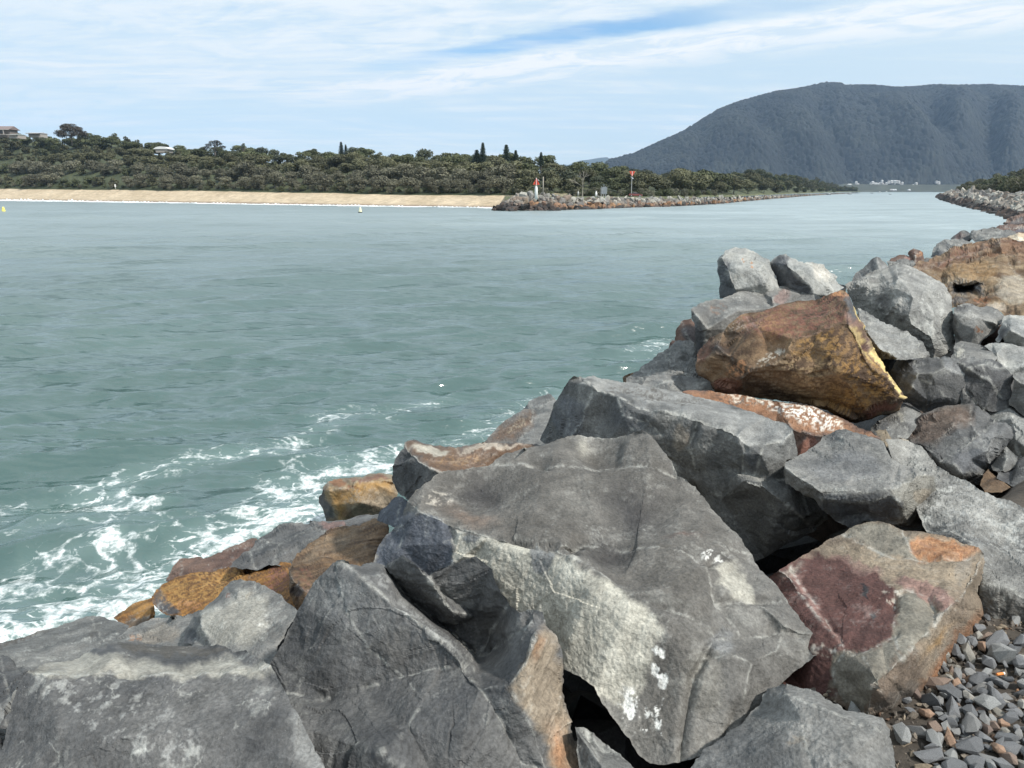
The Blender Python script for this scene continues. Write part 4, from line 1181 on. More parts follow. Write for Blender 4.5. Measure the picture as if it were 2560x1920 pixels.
# ------------------------------------------------------------------ far river wall
def build_wall():
    r = np.random.default_rng(77)
    var = [stone_mesh(300 + i, 1.0 + .25 * (i % 3)) for i in range(14)]
    pal = dict(pale=[(.33, .32, .28), (.40, .38, .33), (.27, .265, .24), (.22, .215, .20)], mid=[(.21, .19, .165), (.26, .235, .20), (.16, .15, .14), (.19, .15, .12)], rust=[(.27, .16, .09), (.22, .13, .08), (.17, .11, .08), (.24, .19, .14)], dark=[(.055, .045, .04), (.08, .06, .05), (.045, .042, .04)])
    meshes = {}
    def mesh_for(i, key, c):
        k = (i, key, c)
        if k not in meshes: meshes[k] = make_mesh('boulder', var[i][0], var[i][1], M_ROCKFAR, np.repeat(np.array(pal[key][c])[None], len(var[i][0]), 0))
        return meshes[k]
    cand = []
    # core mound
    px = np.concatenate([np.linspace(1258, 1300, 14), np.linspace(1305, 2140, 180)])
    def topz(p): return np.clip(sky_z(p, ip(p, WALL_TOP), wall_mid(p)), .2, 6)
    rows = [lambda p: (waterY(p, WALL_WL) + 1.5, 0 * p - .8), lambda p: (wall_mid(p) - 1.0, topz(p) - 1.3), lambda p: (wall_mid(p) + 2.5, topz(p) - 1.2), lambda p: (wall_mid(p) + 9 , 0 * p + 1.0)]
    land_sheet('far_breakwater_core', px, rows, M_ROCKFAR, lambda V, ro: ground_colour(V, (.05, .045, .04), (.09, .08, .07), .5, 8), 'dark rubble core of the far breakwater')
    p = 1262.0
    while p < 2138:
        Yw = float(waterY(np.array(p), WALL_WL)); Ym = float(wall_mid(np.array(p))); zt = float(topz(np.array(p))) - .75
        step = 1.25 / Yw * F_PX
        nrow = 6
        for k in range(nrow):
            t = (k + r.uniform(-.3, .3)) / (nrow - 1)
            t = min(max(t, -.04), 1.08)
            Y = Yw + (Ym - Yw) * t + .3; z = zt * t ** .85 if t > 0 else -.1
            x = p + r.uniform(-.5, .5) * step
            s = r.uniform(1.5, 2.5) * (1.0 if k else 1.1)
            key = 'pale' if t > .62 else ('mid' if t > .38 else ('rust' if t > .1 else 'dark'))
            if x < 1385: key = 'mid' if t > .45 else ('dark' if t < .25 else ('mid' if r.uniform() < .5 else 'rust'))
            if x < 1385 and t > .7: key = 'pale' if r.uniform() < .6 else 'mid'
            if key == 'pale' and 1470 < x < 1545: s *= 1.15
            if key == 'pale' and r.uniform() < .3: key = 'mid'
            cand.append((x, Y, z - .25, s, key, s / Y * F_PX))
        p += step * r.uniform(.85, 1.15)
    # rounded head of the breakwater: extra courses wrapping round the left end
    for k in range(60):
        a = r.uniform(1.5, 3.4); q = r.uniform(.2, 1)
        cx, cy = float(ray(1300, 480)[0]) * 218, 218.0
        X = cx + math.cos(a) * 7.5 * q; Yq = cy - math.sin(a) * 8 * q + 2
        cand.append((1280 + X / Yq * (F_PX * CP + 480 * SP), Yq, max(0, 4.0 * (1 - q)) - .1, r.uniform(1.4, 2.2), 'mid' if q < .6 else 'dark', 14))
    # right bank running away from the near pile
    bank = [(2560, 625, 511), (2526, 547, 508), (2501, 538, 505), (2453, 525.5, 499), (2399, 511, 493.5), (2370, 503, 491.5), (2342, 492.5, 490)]
    bpx = [b_[0] for b_ in bank][::-1]; bwl = [b_[1] for b_ in bank][::-1]; btp = [b_[2] for b_ in bank][::-1]
    wl = np.array([on_z(a, b_, 0.0)[:2] for a, b_, c_ in bank if a < 2550])           # world line of the water edge
    return cand, mesh_for, var, pal, r
def right_bank(cand, r):
    # water edge in world coordinates, from beside the near pile to the river bend
    pts = [(2560, 585), (2526, 547), (2501, 538), (2453, 525.5), (2399, 511), (2370, 503), (2345, 493)]
    W = np.array([on_z(a, b_, 0.0)[:2] for a, b_ in pts])
    seg = np.hypot(*np.diff(W, axis=0).T); cum = np.concatenate([[0], np.cumsum(seg)])
    def at(u): return np.array([np.interp(u, cum, W[:, 0]), np.interp(u, cum, W[:, 1])])
    u = 0.0
    while u < cum[-1]:
        c = at(u); d = at(min(u + 2, cum[-1])) - at(max(u - 2, 0)); d /= np.linalg.norm(d) + 1e-9; nrm = np.array([d[1], -d[0]])
        D = np.hypot(*c); 
        sc = 1.0 if D < 180 else D / 180
        for k in range(8):
            t = (k + r.uniform(-.3, .3)) / 7
            q = c + nrm * (t * 9 + .2) + d * r.uniform(-.6, .6)
            s = r.uniform(1.3, 2.3) * min(sc, 2.2)
            X, Y = q
            x = 1280 + X / Y * (F_PX * CP + 470 * SP)
            key = 'dark' if t < .18 else ('mid' if r.uniform() < .65 else 'pale')
            cand.append((x, Y, 3.6 * t - .3, s, key, s / Y * F_PX if x < 2600 else 0))
        u += 1.45 * min(sc, 2.5) * r.uniform(.85, 1.15)
    # ground behind
    L_ = np.linspace(0, cum[-1], 120); V = []
    for off, z in ((-2, -1), (.6, -.3), (9.5, 2.7), (12, 3.2), (22, 3.4), (60, 5), (260, 9)):
        row = []
        for uu in L_:
            c = at(uu); d = at(min(uu + 3, cum[-1])) - at(max(uu - 3, 0)); d /= np.linalg.norm(d) + 1e-9
            row.append([c[0] + d[1] * off, c[1] - d[0] * off, z])
        V.append(row)
    V = np.array(V); nr, nc = V.shape[:2]; i = (np.arange(nr - 1)[:, None] * nc + np.arange(nc - 1)[None]).ravel()
    Vf = V.reshape(-1, 3); ro = np.repeat(np.arange(nr), nc)
    col = ground_colour(Vf, (.06, .055, .045), (.12, .11, .08), .4, 8)
    link('right_bank', make_mesh('right_bank', Vf, np.stack([i, i + 1, i + nc + 1, i + nc], 1), M_GRASS, col, smooth=True), kind='structure', label='right bank of the river curving away')
    return at, cum[-1]
def place_far_rocks(cand, mesh_for, var, pal, r, nmax):
    cand = [c for c in cand if c[5] > 0]
    cand.sort(key=lambda c: -c[5])
    rest = []
    for i, (x, Y, z, s, key, ap) in enumerate(cand):
        rot = (r.uniform(0, 6.28), r.uniform(0, 6.28), r.uniform(0, 6.28))
        X = float(ray(x, 480)[0]) * Y
        if i < nmax:
            side = 'near breakwater continuing along the right bank' if x > 2330 else 'far breakwater'
            tone = dict(pale='pale sun-bleached', mid='grey-brown', rust='rust-brown', dark='dark wet')[key]
            where = 'at the water line' if z < .9 else ('in the middle of the slope' if z < 2.3 else 'on the crest')
            if x > 2330: near = 'beyond the brown outcrop'
            else: near = 'at the rounded left end' if x < 1325 else 'below the red beacon' if x < 1400 else 'left of the grey sign panels' if x < 1500 else 'right of the grey sign panels'
            link('boulder', mesh_for(int(r.integers(14)), key, int(r.integers(len(pal[key])))), loc=(X, Y, z), rot=rot, scl=s, label='%s boulder %s, %s' % (tone, where, near + (', right bank' if x > 2330 else ', far breakwater')), cat='rock', group='boulders of the ' + ('right bank' if x > 2330 else 'far breakwater'))
        else: rest.append((X, Y, z, s, key))
    n = len(rest)
    pos = np.array([q[:3] for q in rest]); sc_ = np.array([q[3] for q in rest]); cc = np.array([pal[q[4]][int(r.integers(len(pal[q[4]])))] for q in rest])
    joined(var, pos, rot_mats(n, r), sc_, cc, 'rock_armour', M_ROCKFAR, 'small distant boulders lining both river walls')

# ------------------------------------------------------------------ mountain and far hill
MOUNT = [(1440, 478), (1480, 440), (1500, 420), (1524, 403), (1586, 386), (1644, 360), (1701, 333), (1740, 309), (1787, 278), (1835, 259), (1883, 245), (1931, 232), (1979, 226), (2027, 216), (2056, 210), (2085, 212), (2099, 218), (2171, 217), (2219, 223), (2286, 219), (2315, 217), (2458, 216), (2560, 221), (2700, 214), (2850, 230), (3000, 270), (3200, 330)]
def build_mountain():
    px = np.concatenate([np.linspace(1430, 2620, 900), np.linspace(2625, 3200, 60)])
    nr = 300
    s = np.linspace(0, 1.0, nr)
    PX, S = np.meshgrid(px, s)
    # the ridge is nearer at its left foot
    Yf = 3050 + 0 * PX; Yr = ip(PX, [(1430, 3500), (1700, 4000), (2050, 4500), (3200, 4700)])
    Y = Yf + (Yr - Yf) * S
    top = sky_z(PX, ip(PX, MOUNT) + 5, Yr)
    X = ray(PX, 350)[0] * Y
    # profile: gentle apron, steep middle, rounded top; spurs and gullies
    sp = 0.0
    for a, b_, wdt, am in ((1905, 2060, 46, .07), (2150, 2330, 55, .10), (2290, 2440, 50, .09), (2430, 2560, 50, .08), (1760, 1900, 44, .05), (1650, 1720, 35, .04)):
        c = b_ + (a - b_) * S + 18 * np.sin(S * 9 + a)
        sp = sp + am * np.exp(-((PX - c) / wdt) ** 2) * 2.2 * (1 - S) ** .5
        sp = sp - am * 1.6 * np.exp(-((PX - c - wdt * 1.5) / (wdt * .7)) ** 2)
    g = 0.14 * S + 0.86 * S * (2 - S)
    g = g + sp * np.sin(np.clip(S, 0, 1) * math.pi) ** .8 * (1 - S) ** 1.7 * 1.7
    Z = np.maximum(top * g, .5)
    P = np.stack([X, Y, Z], -1).reshape(-1, 3)
    q = P.copy(); q[:, 2] = 0
    rg = fbm(q / 420.0, 4, 801, .55)
    P[:, 2] += rg * 40 * np.sin(np.pi * np.clip(S.ravel(), 0, 1)) ** .7 * (1.1 - S.ravel())
    # canopy: rounded crowns
    off, F1, F2, cid = voro(q / np.array([12.0, 17.0, 1.0]) , 811)
    hgt = ((cid & np.uint32(255)).astype(float) / 255)
    fade = np.ones(len(P))
    bump = np.sqrt(np.clip(1 - (F1 / .78) ** 2, 0, 1)) * (4 + 6 * hgt)
    off, G1, G2, cid2 = voro(q / np.array([27.0, 36.0, 1.0]), 815)
    P[:, 2] += bump + np.sqrt(np.clip(1 - (G1 / .8) ** 2, 0, 1)) * 12
    n1 = len(px); i = (np.arange(nr - 1)[:, None] * n1 + np.arange(n1 - 1)[None]).ravel()
    F = np.stack([i, i + 1, i + n1 + 1, i + n1], 1)
    t = np.clip(.5 + .5 * fbm(q / 60, 4, 821), 0, 1)[:, None] * .5 + hgt[:, None] * .5
    big = sstep(fbm(q / 260, 3, 825), -.5, .5)[:, None]; t = np.clip(t * (.45 + .9 * big), 0, 1)
    c = np.array((.006, .010, .012)) * (1 - t) + np.array((.026, .031, .026)) * t
    link('mountain', make_mesh('mountain', P, F, M_FOREST, c, smooth=False), kind='structure', label='long forested mountain rising behind the river')
    # back side so that it has body
    # far blue hill on the left of the mountain
    HP = [(1380, 430), (1400, 416), (1408, 412), (1420, 414), (1436, 407), (1450, 402), (1475, 398), (1500, 394), (1516, 393), (1530, 400), (1600, 402), (1700, 420)]
    px = np.linspace(1380, 1700, 120); s = np.linspace(0, 1, 30); PX, S = np.meshgrid(px, s)
    Y = 7600 + 1400 * S; X = ray(PX, 420)[0] * Y; Z = sky_z(PX, ip(PX, HP), 9000.) * np.sin(S * np.pi / 2)
    P = np.stack([X, Y, Z], -1).reshape(-1, 3); P[:, 2] += fbm(P * np.array([1, 1, 0]) / 500, 3, 831) * 14
    n1 = 120; i = (np.arange(29)[:, None] * n1 + np.arange(n1 - 1)[None]).ravel()
    link('distant_hill', make_mesh('distant_hill', P, np.stack([i, i + 1, i + n1 + 1, i + n1], 1), M_FOREST, np.repeat(np.array([[.05, .06, .05]]), len(P), 0), smooth=True), kind='structure', label='blue distant hill left of the mountain')
    # low land at the river bend and foot plain
    px = np.linspace(2040, 3200, 220); rows = [lambda p: (0 * p + 2650, 0 * p - 1.0), lambda p: (0 * p + 2700, 0 * p + 1.2), lambda p: (0 * p + 2850, 0 * p + 8), lambda p: (0 * p + 3150, 0 * p + 36), lambda p: (0 * p + 3400, 0 * p + 40)]
    land_sheet('river_plain', px, rows, M_FOREST, lambda V, ro: ground_colour(V, (.035, .042, .028), (.075, .080, .055), .02, 8), 'wooded low land at the foot of the mountain')
M_FOREST = rock_material('forest_canopy', 0.004, 3.0, 0.6)
def build_town():
    r = np.random.default_rng(14)
    white = plain('white_wall', (.50, .50, .49), .7, vary=.02); roofs = [plain('pale_roof', (.52, .53, .53), .5, vary=.02), plain('grey_roof', (.40, .38, .37), .6, vary=.02)]
    spots = [(2123, 463, 10), (2139, 457, 5), (2143, 461, 6), (2134, 469.5, 13), (2146, 472.5, 3), (2177, 465, 6), (2180, 456.5, 6), (2176, 460, 5), (2184, 465, 5), (2188, 460, 8), (2195, 461, 8), (2199, 459, 6), (2203, 453, 4), (2203, 466, 6), (2206, 461, 5), (2210, 467.5, 8), (2216, 467, 9), (2221, 455, 7), (2227, 454, 7), (2235, 454, 6), (2240, 454, 5), (2245, 455, 5), (2254, 458, 4), (2251, 462, 4), (2231, 464.5, 5), (2236, 459, 3), (2229, 477, 5), (2233, 476, 4), (2239, 476, 5), (2213, 463, 6), (2289, 459, 5), (2282, 464, 6), (2299, 466, 6), (2304, 466, 5), (2309, 467, 5), (2319, 465, 4), (2273, 475, 5), (2290, 471, 4), (2339, 455, 4), (2345, 457, 5), (2215, 459, 5), (2192, 464, 4)]
    def house(w, roof):
        a = MB(); a.box((0, 0, 2.0), (w, 8, 8.0)); me = a.mesh('wall', white)
        b = MB(); b.add([(-w * .55, -5, 6), (w * .55, -5, 6), (w * .55, 5, 6), (-w * .55, 5, 6), (-w * .38, 0, 9), (w * .38, 0, 9)], [(0, 1, 5, 4), (2, 3, 4, 5), (0, 4, 3), (1, 2, 5), (3, 2, 1, 0)])
        return me, b.mesh('roof', roof)
    ms = {}
    for i, (px, py, w) in enumerate(spots):
        Y = 3060.0; k = (w, i % 3 == 2)
        if k not in ms: ms[k] = house(w * 1.7, roofs[1 if k[1] else 0])
        z = float(sky_z(px, py, Y)) - 4
        dist = (2760 if py > 474 else Y)
        z = float(sky_z(px, py, dist)) - 4
        if py > 474: z = 1.0
        side = 'in the main hillside cluster' if 2170 < px < 2262 else ('left of the main cluster' if px <= 2170 else 'right of the main cluster')
        if 2225 < px < 2242 and py > 474: side = 'on the water edge below the main cluster'
        if w == 13: side = 'long and low at the left'
        root = link('house', None, loc=(float(ray(px, 470)[0]) * dist, dist, z), rot=(0, 0, r.uniform(-.5, .5)), label='small white house of the distant town, ' + side, cat='house', group='houses of the town below the mountain')
        link('wall', ms[k][0], parent=root); link('roof', ms[k][1], parent=root)

def build_haze():
    m = bpy.data.materials.new('haze_air'); m.use_nodes = True; nt = m.node_tree
    for n in list(nt.nodes):
        if n.type != 'OUTPUT_MATERIAL': nt.nodes.remove(n)
    out = nt.nodes[0]; v = nt.nodes.new('ShaderNodeVolumePrincipled')
    v.inputs['Color'].default_value = (.46, .68, 1.0, 1); v.inputs['Density'].default_value = HAZE_D; v.inputs['Anisotropy'].default_value = 0.0
    nt.links.new(v.outputs[0], out.inputs['Volume'])
    b = MB(); b.box((500, 4500, 398), (15000, 10400, 804)); link('haze', b.mesh('haze', m), kind='stuff', label='pale sea haze in the air')
HAZE_D = 0.00006

# ------------------------------------------------------------------ small man-made things
M_RED = plain('red_paint', (.80, .09, .04), .5, vary=.06); M_WHITE = plain('white_paint', (.80, .80, .78), .5, vary=.03); M_GREYM = plain('grey_metal', (.30, .32, .34), .5, .3, vary=.08)
M_GALV = plain('galvanised', (.42, .43, .42), .5, .3, vary=.06); M_YEL = plain('yellow_plastic', (.82, .72, .18), .5, vary=.05); M_CREAMP = plain('cream_plastic', (.80, .78, .55), .5, vary=.05)
M_DARK = plain('dark_rubber', (.03, .03, .03), .8, vary=.1); M_CARP = plain('maroon_paint', (.20, .055, .045), .25, vary=.08); M_GLASS = plain('dark_glass', (.03, .035, .04), .08, vary=.05)
M_TIMB = plain('weathered_timber', (.33, .30, .25), .8, vary=.15); M_PINK = plain('faded_pink', (.80, .45, .42), .5, vary=.04); M_SOLAR = plain('solar_cells', (.55, .60, .66), .12, .2, vary=.05)
M_BROOF = plain('brown_roof', (.20, .155, .145), .7, vary=.12); M_FASC = plain('cream_fascia', (.36, .33, .30), .6, vary=.03); M_GROOF = plain('grey_green_roof', (.34, .38, .36), .6, vary=.06)
def px_loc(px, Y, z): return (float(ray(px, 480)[0]) * Y, Y, z)
def build_things():
    # yellow marker buoys
    for px, py, m_, lb in ((9.5, 529, M_YEL, 'yellow conical buoy floating at the left edge'), (900.5, 530, M_CREAMP, 'cream conical buoy with dark base off the beach')):
        p = on_z(px, py + 1.5, 0.0); root = link('buoy', None, loc=(float(p[0]), float(p[1]), 0), rot=(.05, .06, 0), label=lb, cat='buoy', group='channel buoys')
        a = MB(); a.lathe([(.50, .18), (.48, .30), (.30, .95), (.24, 1.25), (.12, 1.36), (.03, 1.40)], n=14); link('cone', a.mesh('cone', m_, True), parent=root)
        a = MB(); a.lathe([(.30, -.35), (.50, -.12), (.54, .08), (.50, .18)], n=14); link('float', a.mesh('float', M_DARK if px > 100 else M_YEL, True), parent=root)
    # red beacon on the breakwater head
    Y = 216.0; X, _, _ = px_loc(1340.5, Y, 0); z0 = 4.6; s = Y / F_PX
    root = link('beacon', None, loc=(X, Y, z0), label='white navigation beacon with red triangle on the far breakwater head', cat='beacon')
    zt = lambda py: float(sky_z(1340, py, Y)) - z0
    a = MB(); a.lathe([(3.7 * s, -1.5), (3.7 * s, zt(478)), (3.6 * s, zt(472)), (2.8 * s, zt(466)), (2.3 * s, zt(464.5))], n=18); link('column', a.mesh('column', M_WHITE, True), parent=root)
    a = MB(); a.box((0, 0, zt(464)), (5.5 * s, 5.5 * s, .10)); link('platform', a.mesh('platform', M_GALV), parent=root)
    def bar(A, B, w, mat, nm):
        A = Vector(A); B = Vector(B); m_ = MB(); m_.tube(A, B, w, w, 4); link(nm, m_.mesh(nm, mat), parent=root)
    yy = -.35; L_, R_, T_ = (-8 * s, yy, zt(461)), (8 * s, yy, zt(461)), (0, yy, zt(447.5))
    def plate(pts, mat, nm, th=.08):
        P = [(p[0], p[1] - th / 2, p[2]) for p in pts] + [(p[0], p[1] + th / 2, p[2]) for p in pts]; n = len(pts)
        m_ = MB(); m_.add(P, [tuple(range(n)), tuple(range(2 * n - 1, n - 1, -1))] + [(i, i + n, (i + 1) % n + n, (i + 1) % n) for i in range(n)]); link(nm, m_.mesh(nm, mat), parent=root)
    k = .30
    z1, z2 = zt(461.5), zt(447.0)
    plate([(-8 * s, yy, z1), (8 * s, yy, z1), (6.9 * s, yy, z1 + 2.1 * s), (-6.9 * s, yy, z1 + 2.1 * s)], M_RED, 'frame_board')
    plate([(-8 * s, yy - .1, z1), (-5.2 * s, yy - .1, z1), (.9 * s, yy - .1, z2), (-.9 * s, yy - .1, z2)], M_RED, 'frame_board')
    plate([(8 * s, yy - .1, z1), (.9 * s, yy - .1, z2), (-.9 * s, yy - .1, z2), (5.2 * s, yy - .1, z1)][::-1], M_RED, 'frame_board')
    plate([(-4.6 * s, yy + .1, z1 + 2 * s), (-1.6 * s, yy + .1, z1 + 2 * s), (-1.6 * s, yy + .1, z1 + 7 * s)], plain('dark_red', (.45, .05, .03), .6), 'louvre')
    plate([(4.6 * s, yy + .1, z1 + 2 * s), (1.6 * s, yy + .1, z1 + 7 * s), (1.6 * s, yy + .1, z1 + 2 * s)], plain('dark_red_paint', (.45, .05, .03), .6), 'louvre')
    bar((0, yy - .25, zt(464)), (0, yy - .25, zt(446)), 1.2 * s, M_PINK, 'post')
    a = MB(); a.lathe([(.9 * s, zt(447)), (1.1 * s, zt(445.5)), (.3 * s, zt(444.5))], n=10); link('lantern', a.mesh('lantern', M_WHITE, True), parent=root)
    a = MB(); a.box((4.6 * s, yy, zt(450.5)), (6 * s, .9, .10)); o = link('solar_panel', a.mesh('solar_panel', M_PINK), parent=root); o.rotation_euler = (0, 0, 0)
    P = MB(); P.add([(2.2 * s, yy - .5, zt(448.2)), (5.8 * s, yy - .5, zt(448.8)), (8.2 * s, yy - .3, zt(451.8)), (4.5 * s, yy - .3, zt(451.8)), (2.2 * s, yy - .4, zt(448.7)), (5.8 * s, yy - .4, zt(449.3)), (8.2 * s, yy - .2, zt(452.3)), (4.5 * s, yy - .2, zt(452.3))], [(0, 1, 2, 3), (7, 6, 5, 4), (0, 4, 5, 1), (1, 5, 6, 2), (2, 6, 7, 3), (3, 7, 4, 0)])
    bpy.data.objects.remove(o); link('solar_panel', P.mesh('solar_panel', M_WHITE), parent=root)
    # tall plain pole
    Y = 221.0; a = MB(); zt = float(sky_z(1358, 441.8, Y)); a.tube((0, 0, 0), (0, 0, zt - 4.0), .16, .15, 8)
    link('pole', a.mesh('pole', M_TIMB, True), loc=px_loc(1357.8, Y, 4.0), label='tall plain grey timber pole right of the red beacon', cat='pole')
    # panels on three posts
    Y = 236.0; s = Y / F_PX; z0 = 3.2; root = link('sign_stand', None, loc=px_loc(1510, Y, z0), label='grey upright sign panels on posts with a solar panel above', cat='sign')
    zt = lambda py: float(sky_z(1510, py, Y)) - z0
    for x in (-6.6, -1.2, 3.6): 
        a = MB(); a.tube((x * s, .1, -1), (x * s, .1, zt(466)), .09, .09, 6); link('post', a.mesh('post', M_GALV), parent=root)
    for x, w, t0 in ((-6.9, 1.8, 469), (-3.0, 3.6, 467), (1.9, 3.6, 466.5), (6.2, 2.0, 467)):
        a = MB(); a.box((x * s, -.05, (zt(t0) + zt(485)) / 2), (w * s, .08, zt(t0) - zt(485))); link('panel', a.mesh('panel', M_GREYM), parent=root)
    a = MB(); a.tube((-1.2 * s, .1, zt(466)), (-1.2 * s, .1, zt(461.5)), .05, .05, 5); link('bracket', a.mesh('bracket', M_GALV), parent=root)
    P = MB(); P.add([(-4.6 * s, -.6, zt(461)), (-.5 * s, -.6, zt(461.5)), (2.6 * s, 0, zt(464)), (-1.2 * s, 0, zt(463.4)), (-4.6 * s, -.5, zt(461.4)), (-.5 * s, -.5, zt(461.9)), (2.6 * s, .1, zt(464.4)), (-1.2 * s, .1, zt(463.8))], [(0, 1, 2, 3), (7, 6, 5, 4), (0, 4, 5, 1), (1, 5, 6, 2), (2, 6, 7, 3), (3, 7, 4, 0)])
    link('solar_panel', P.mesh('solar_panel', M_SOLAR), parent=root)
    # squat pale bollards on the grass
    for px, py, h, w, lb in ((1445.5, 487.5, 10, 4.6, 'pale grey squat marker post on the grass beside the bare tree'), (1490.5, 489.5, 11.5, 5.4, 'white round-topped marker post left of the sign panels')):
        Y = 245.0; s = Y / F_PX; a = MB(); a.lathe([(w / 2 * s, -.4), (w / 2 * s, h * .55 * s), (w / 2.4 * s, h * .66 * s), (w / 5 * s, h * .72 * s), (w / 4.2 * s, h * .88 * s), (w / 9 * s, h * s)], n=12)
        link('marker_post', a.mesh('marker_post', M_WHITE if 'white' in lb else M_GALV, True), loc=px_loc(px, Y, float(sky_z(px, py, Y))), label=lb, cat='marker')
    # inverted red triangle on a mast above the trees
    Y = 262.0; s = Y / F_PX; z0 = 3.4; root = link('day_mark', None, loc=px_loc(1578.5, Y, z0), label='inverted red triangle navigation mark on a mast above the trees', cat='beacon')
    zt = lambda py: float(sky_z(1578, py, Y)) - z0
    a = MB(); a.tube((0, .1, 0), (0, .1, zt(429)), .12, .1, 8); link('mast', a.mesh('mast', M_GALV), parent=root)
    def tri(px_, mat, nm, y):
        m_ = MB(); n = len(px_); P = [(p[0] * s, y, zt(p[1])) for p in px_] + [(p[0] * s, y + .08, zt(p[1])) for p in px_]
        m_.add(P, [tuple(range(n - 1, -1, -1)), tuple(range(n, 2 * n))] + [(i, (i + 1) % n, (i + 1) % n + n, i + n) for i in range(n)]); link(nm, m_.mesh(nm, mat), parent=root)
    tri([(-6.8, 428.5), (6.8, 428.5), (.6, 440.2), (-.6, 440.2)], plain('dull_red', (.55, .06, .05), .6), 'backboard', -.2)
    tri([(-6.8, 428.3), (6.8, 428.3), (6.0, 430.0), (-6.0, 430.0)], M_RED, 'frame_board', -.32)
    tri([(-6.8, 428.3), (-4.6, 428.3), (.7, 440.3), (-.7, 440.3)], M_RED, 'frame_board', -.34); tri([(4.6, 428.3), (6.8, 428.3), (.7, 440.3), (-.7, 440.3)], M_RED, 'frame_board', -.36)
    tri([(-1.3, 428.3), (1.3, 428.3), (.9, 440.2), (-.9, 440.2)], M_PINK, 'post', -.42)
    P = MB(); P.add([(-4.6 * s, -.6, zt(441.8)), (-2.6 * s, -.6, zt(441.6)), (4.6 * s, 0, zt(446)), (2.8 * s, 0, zt(447.4)), (-4.6 * s, -.5, zt(442.2)), (-2.6 * s, -.5, zt(442)), (4.6 * s, .1, zt(446.4)), (2.8 * s, .1, zt(447.8)), ], [(0, 1, 2, 3), (7, 6, 5, 4), (0, 4, 5, 1), (1, 5, 6, 2), (2, 6, 7, 3), (3, 7, 4, 0)])
    link('solar_panel', P.mesh('solar_panel', M_SOLAR), parent=root)
    # parked car
    Y = 262.0; root = link('parked_car', None, loc=px_loc(1589.5, Y, 3.48), rot=(0, .03, math.radians(-8)), label='maroon sedan parked on the grass behind the far breakwater', cat='car')
    prof = [(-2.25, .30), (-2.30, .62), (-2.15, .86), (-1.35, .93), (.95, .95), (1.95, .80), (2.25, .62), (2.28, .32)]
    def body(prof_, w0, w1, z_split):
        n = len(prof_); P = [(x, -w0 if z < z_split else -w1, z) for x, z in prof_] + [(x, w0 if z < z_split else w1, z) for x, z in prof_]
        m_ = MB(); m_.add(P, [tuple(range(n)), tuple(range(2 * n - 1, n - 1, -1))] + [(i, i + n, (i + 1) % n + n, (i + 1) % n) for i in range(n)]); return m_
    link('body', body(prof, .88, .82, .7).mesh('body', M_CARP), parent=root)
    link('cabin', body([(-1.55, .93), (-.95, 1.36), (.25, 1.40), (1.05, .95)], .80, .62, 1.1).mesh('cabin', M_GLASS), parent=root)
    link('roof', body([(-1.02, 1.362), (-.6, 1.42), (.1, 1.43), (.32, 1.402)], .64, .60, 1.40).mesh('roof', plain('pale_roof_paint', (.45, .35, .33), .3)), parent=root)
    for x in (-1.4, 1.4):
        for y in (-.80, .80):
            a = MB(); a.tube((x, y - .1, .33), (x, y + .1, .33), .33, .33, 14); w_ = link('wheel', a.mesh('wheel', M_DARK, False), parent=root)
            a = MB(); a.tube((x, y + (.1 if y > 0 else -.12), .33), (x, y + (.12 if y > 0 else -.1), .33), .19, .19, 10); link('rim', a.mesh('rim', M_GALV), parent=w_)
    for y in (-.6, .6): a = MB(); a.box((2.24, y, .66), (.08, .34, .16)); link('headlight', a.mesh('headlight', M_WHITE), parent=root)
    for x in (-.35,): a = MB(); a.box((x, -.835, 1.0), (.06, .02, .6)); link('pillar', a.mesh('pillar', M_CARP), parent=root)
    # houses on the left hill
    def hill_house(px0, px1, ptop, peave, pbase, Y, name, label, roofm, wallm, extra=True):
        s = Y / F_PX; x0, x1 = float(ray(px0, 480)[0]) * Y, float(ray(px1, 480)[0]) * Y; z = lambda p: float(sky_z(px0, p, Y)); zb = z(pbase)
        root = link(name, None, loc=((x0 + x1) / 2, Y, zb), label=label, cat='house'); w = x1 - x0; h = z(peave) - zb; ht = z(ptop) - zb
        a = MB(); a.box((0, 6, h / 2 - 1), (w * .92, 9, h + 2 - .02)); link('wall', a.mesh('wall', wallm), parent=root)
        a = MB(); a.add([(-w / 2, -1, h), (w / 2, -1, h), (w / 2, 12, h), (-w / 2, 12, h), (-w / 2, 5, ht), (w / 2, 5, ht)], [(0, 1, 5, 4), (2, 3, 4, 5), (0, 4, 3), (1, 2, 5), (3, 2, 1, 0)]); link('roof', a.mesh('roof', roofm), parent=root)
        a = MB(); a.box((0, -1.1, h - .15), (w, .12, .45)); link('fascia', a.mesh('fascia', M_FASC), parent=root)
        if extra:
            for k in (-.1, .18, .36): a = MB(); a.box((w * k, -.7, h / 2 - .2), (.5, .5, h)); link('pillar', a.mesh('pillar', M_FASC), parent=root)
            for k in (-.3, .05, .27): a = MB(); a.box((w * k, 1.46, h * .55), (w * .14, .1, h * .5)); link('window', a.mesh('window', M_GLASS), parent=root)
            a = MB(); a.box((0, -1.2, -.2), (w, 2.4, .3)); link('deck', a.mesh('deck', M_FASC), parent=root)
        return root
    hill_house(-60, 49, 314, 323.5, 336, 560, 'house', 'house with a brown roof and cream posts at the left edge', M_BROOF, plain('brown_wall', (.20, .17, .15), .8))
    hill_house(40, 64, 334, 336.5, 338, 548, 'shed', 'low shed with a grey-green roof below the brown-roofed house', M_GROOF, M_FASC, False)
    hill_house(88, 120, 330, 333, 336, 590, 'house', 'grey-roofed pale house half hidden left of the dome-shaped tree', plain('pale_grey_roof', (.42, .42, .44), .6), M_FASC, False)
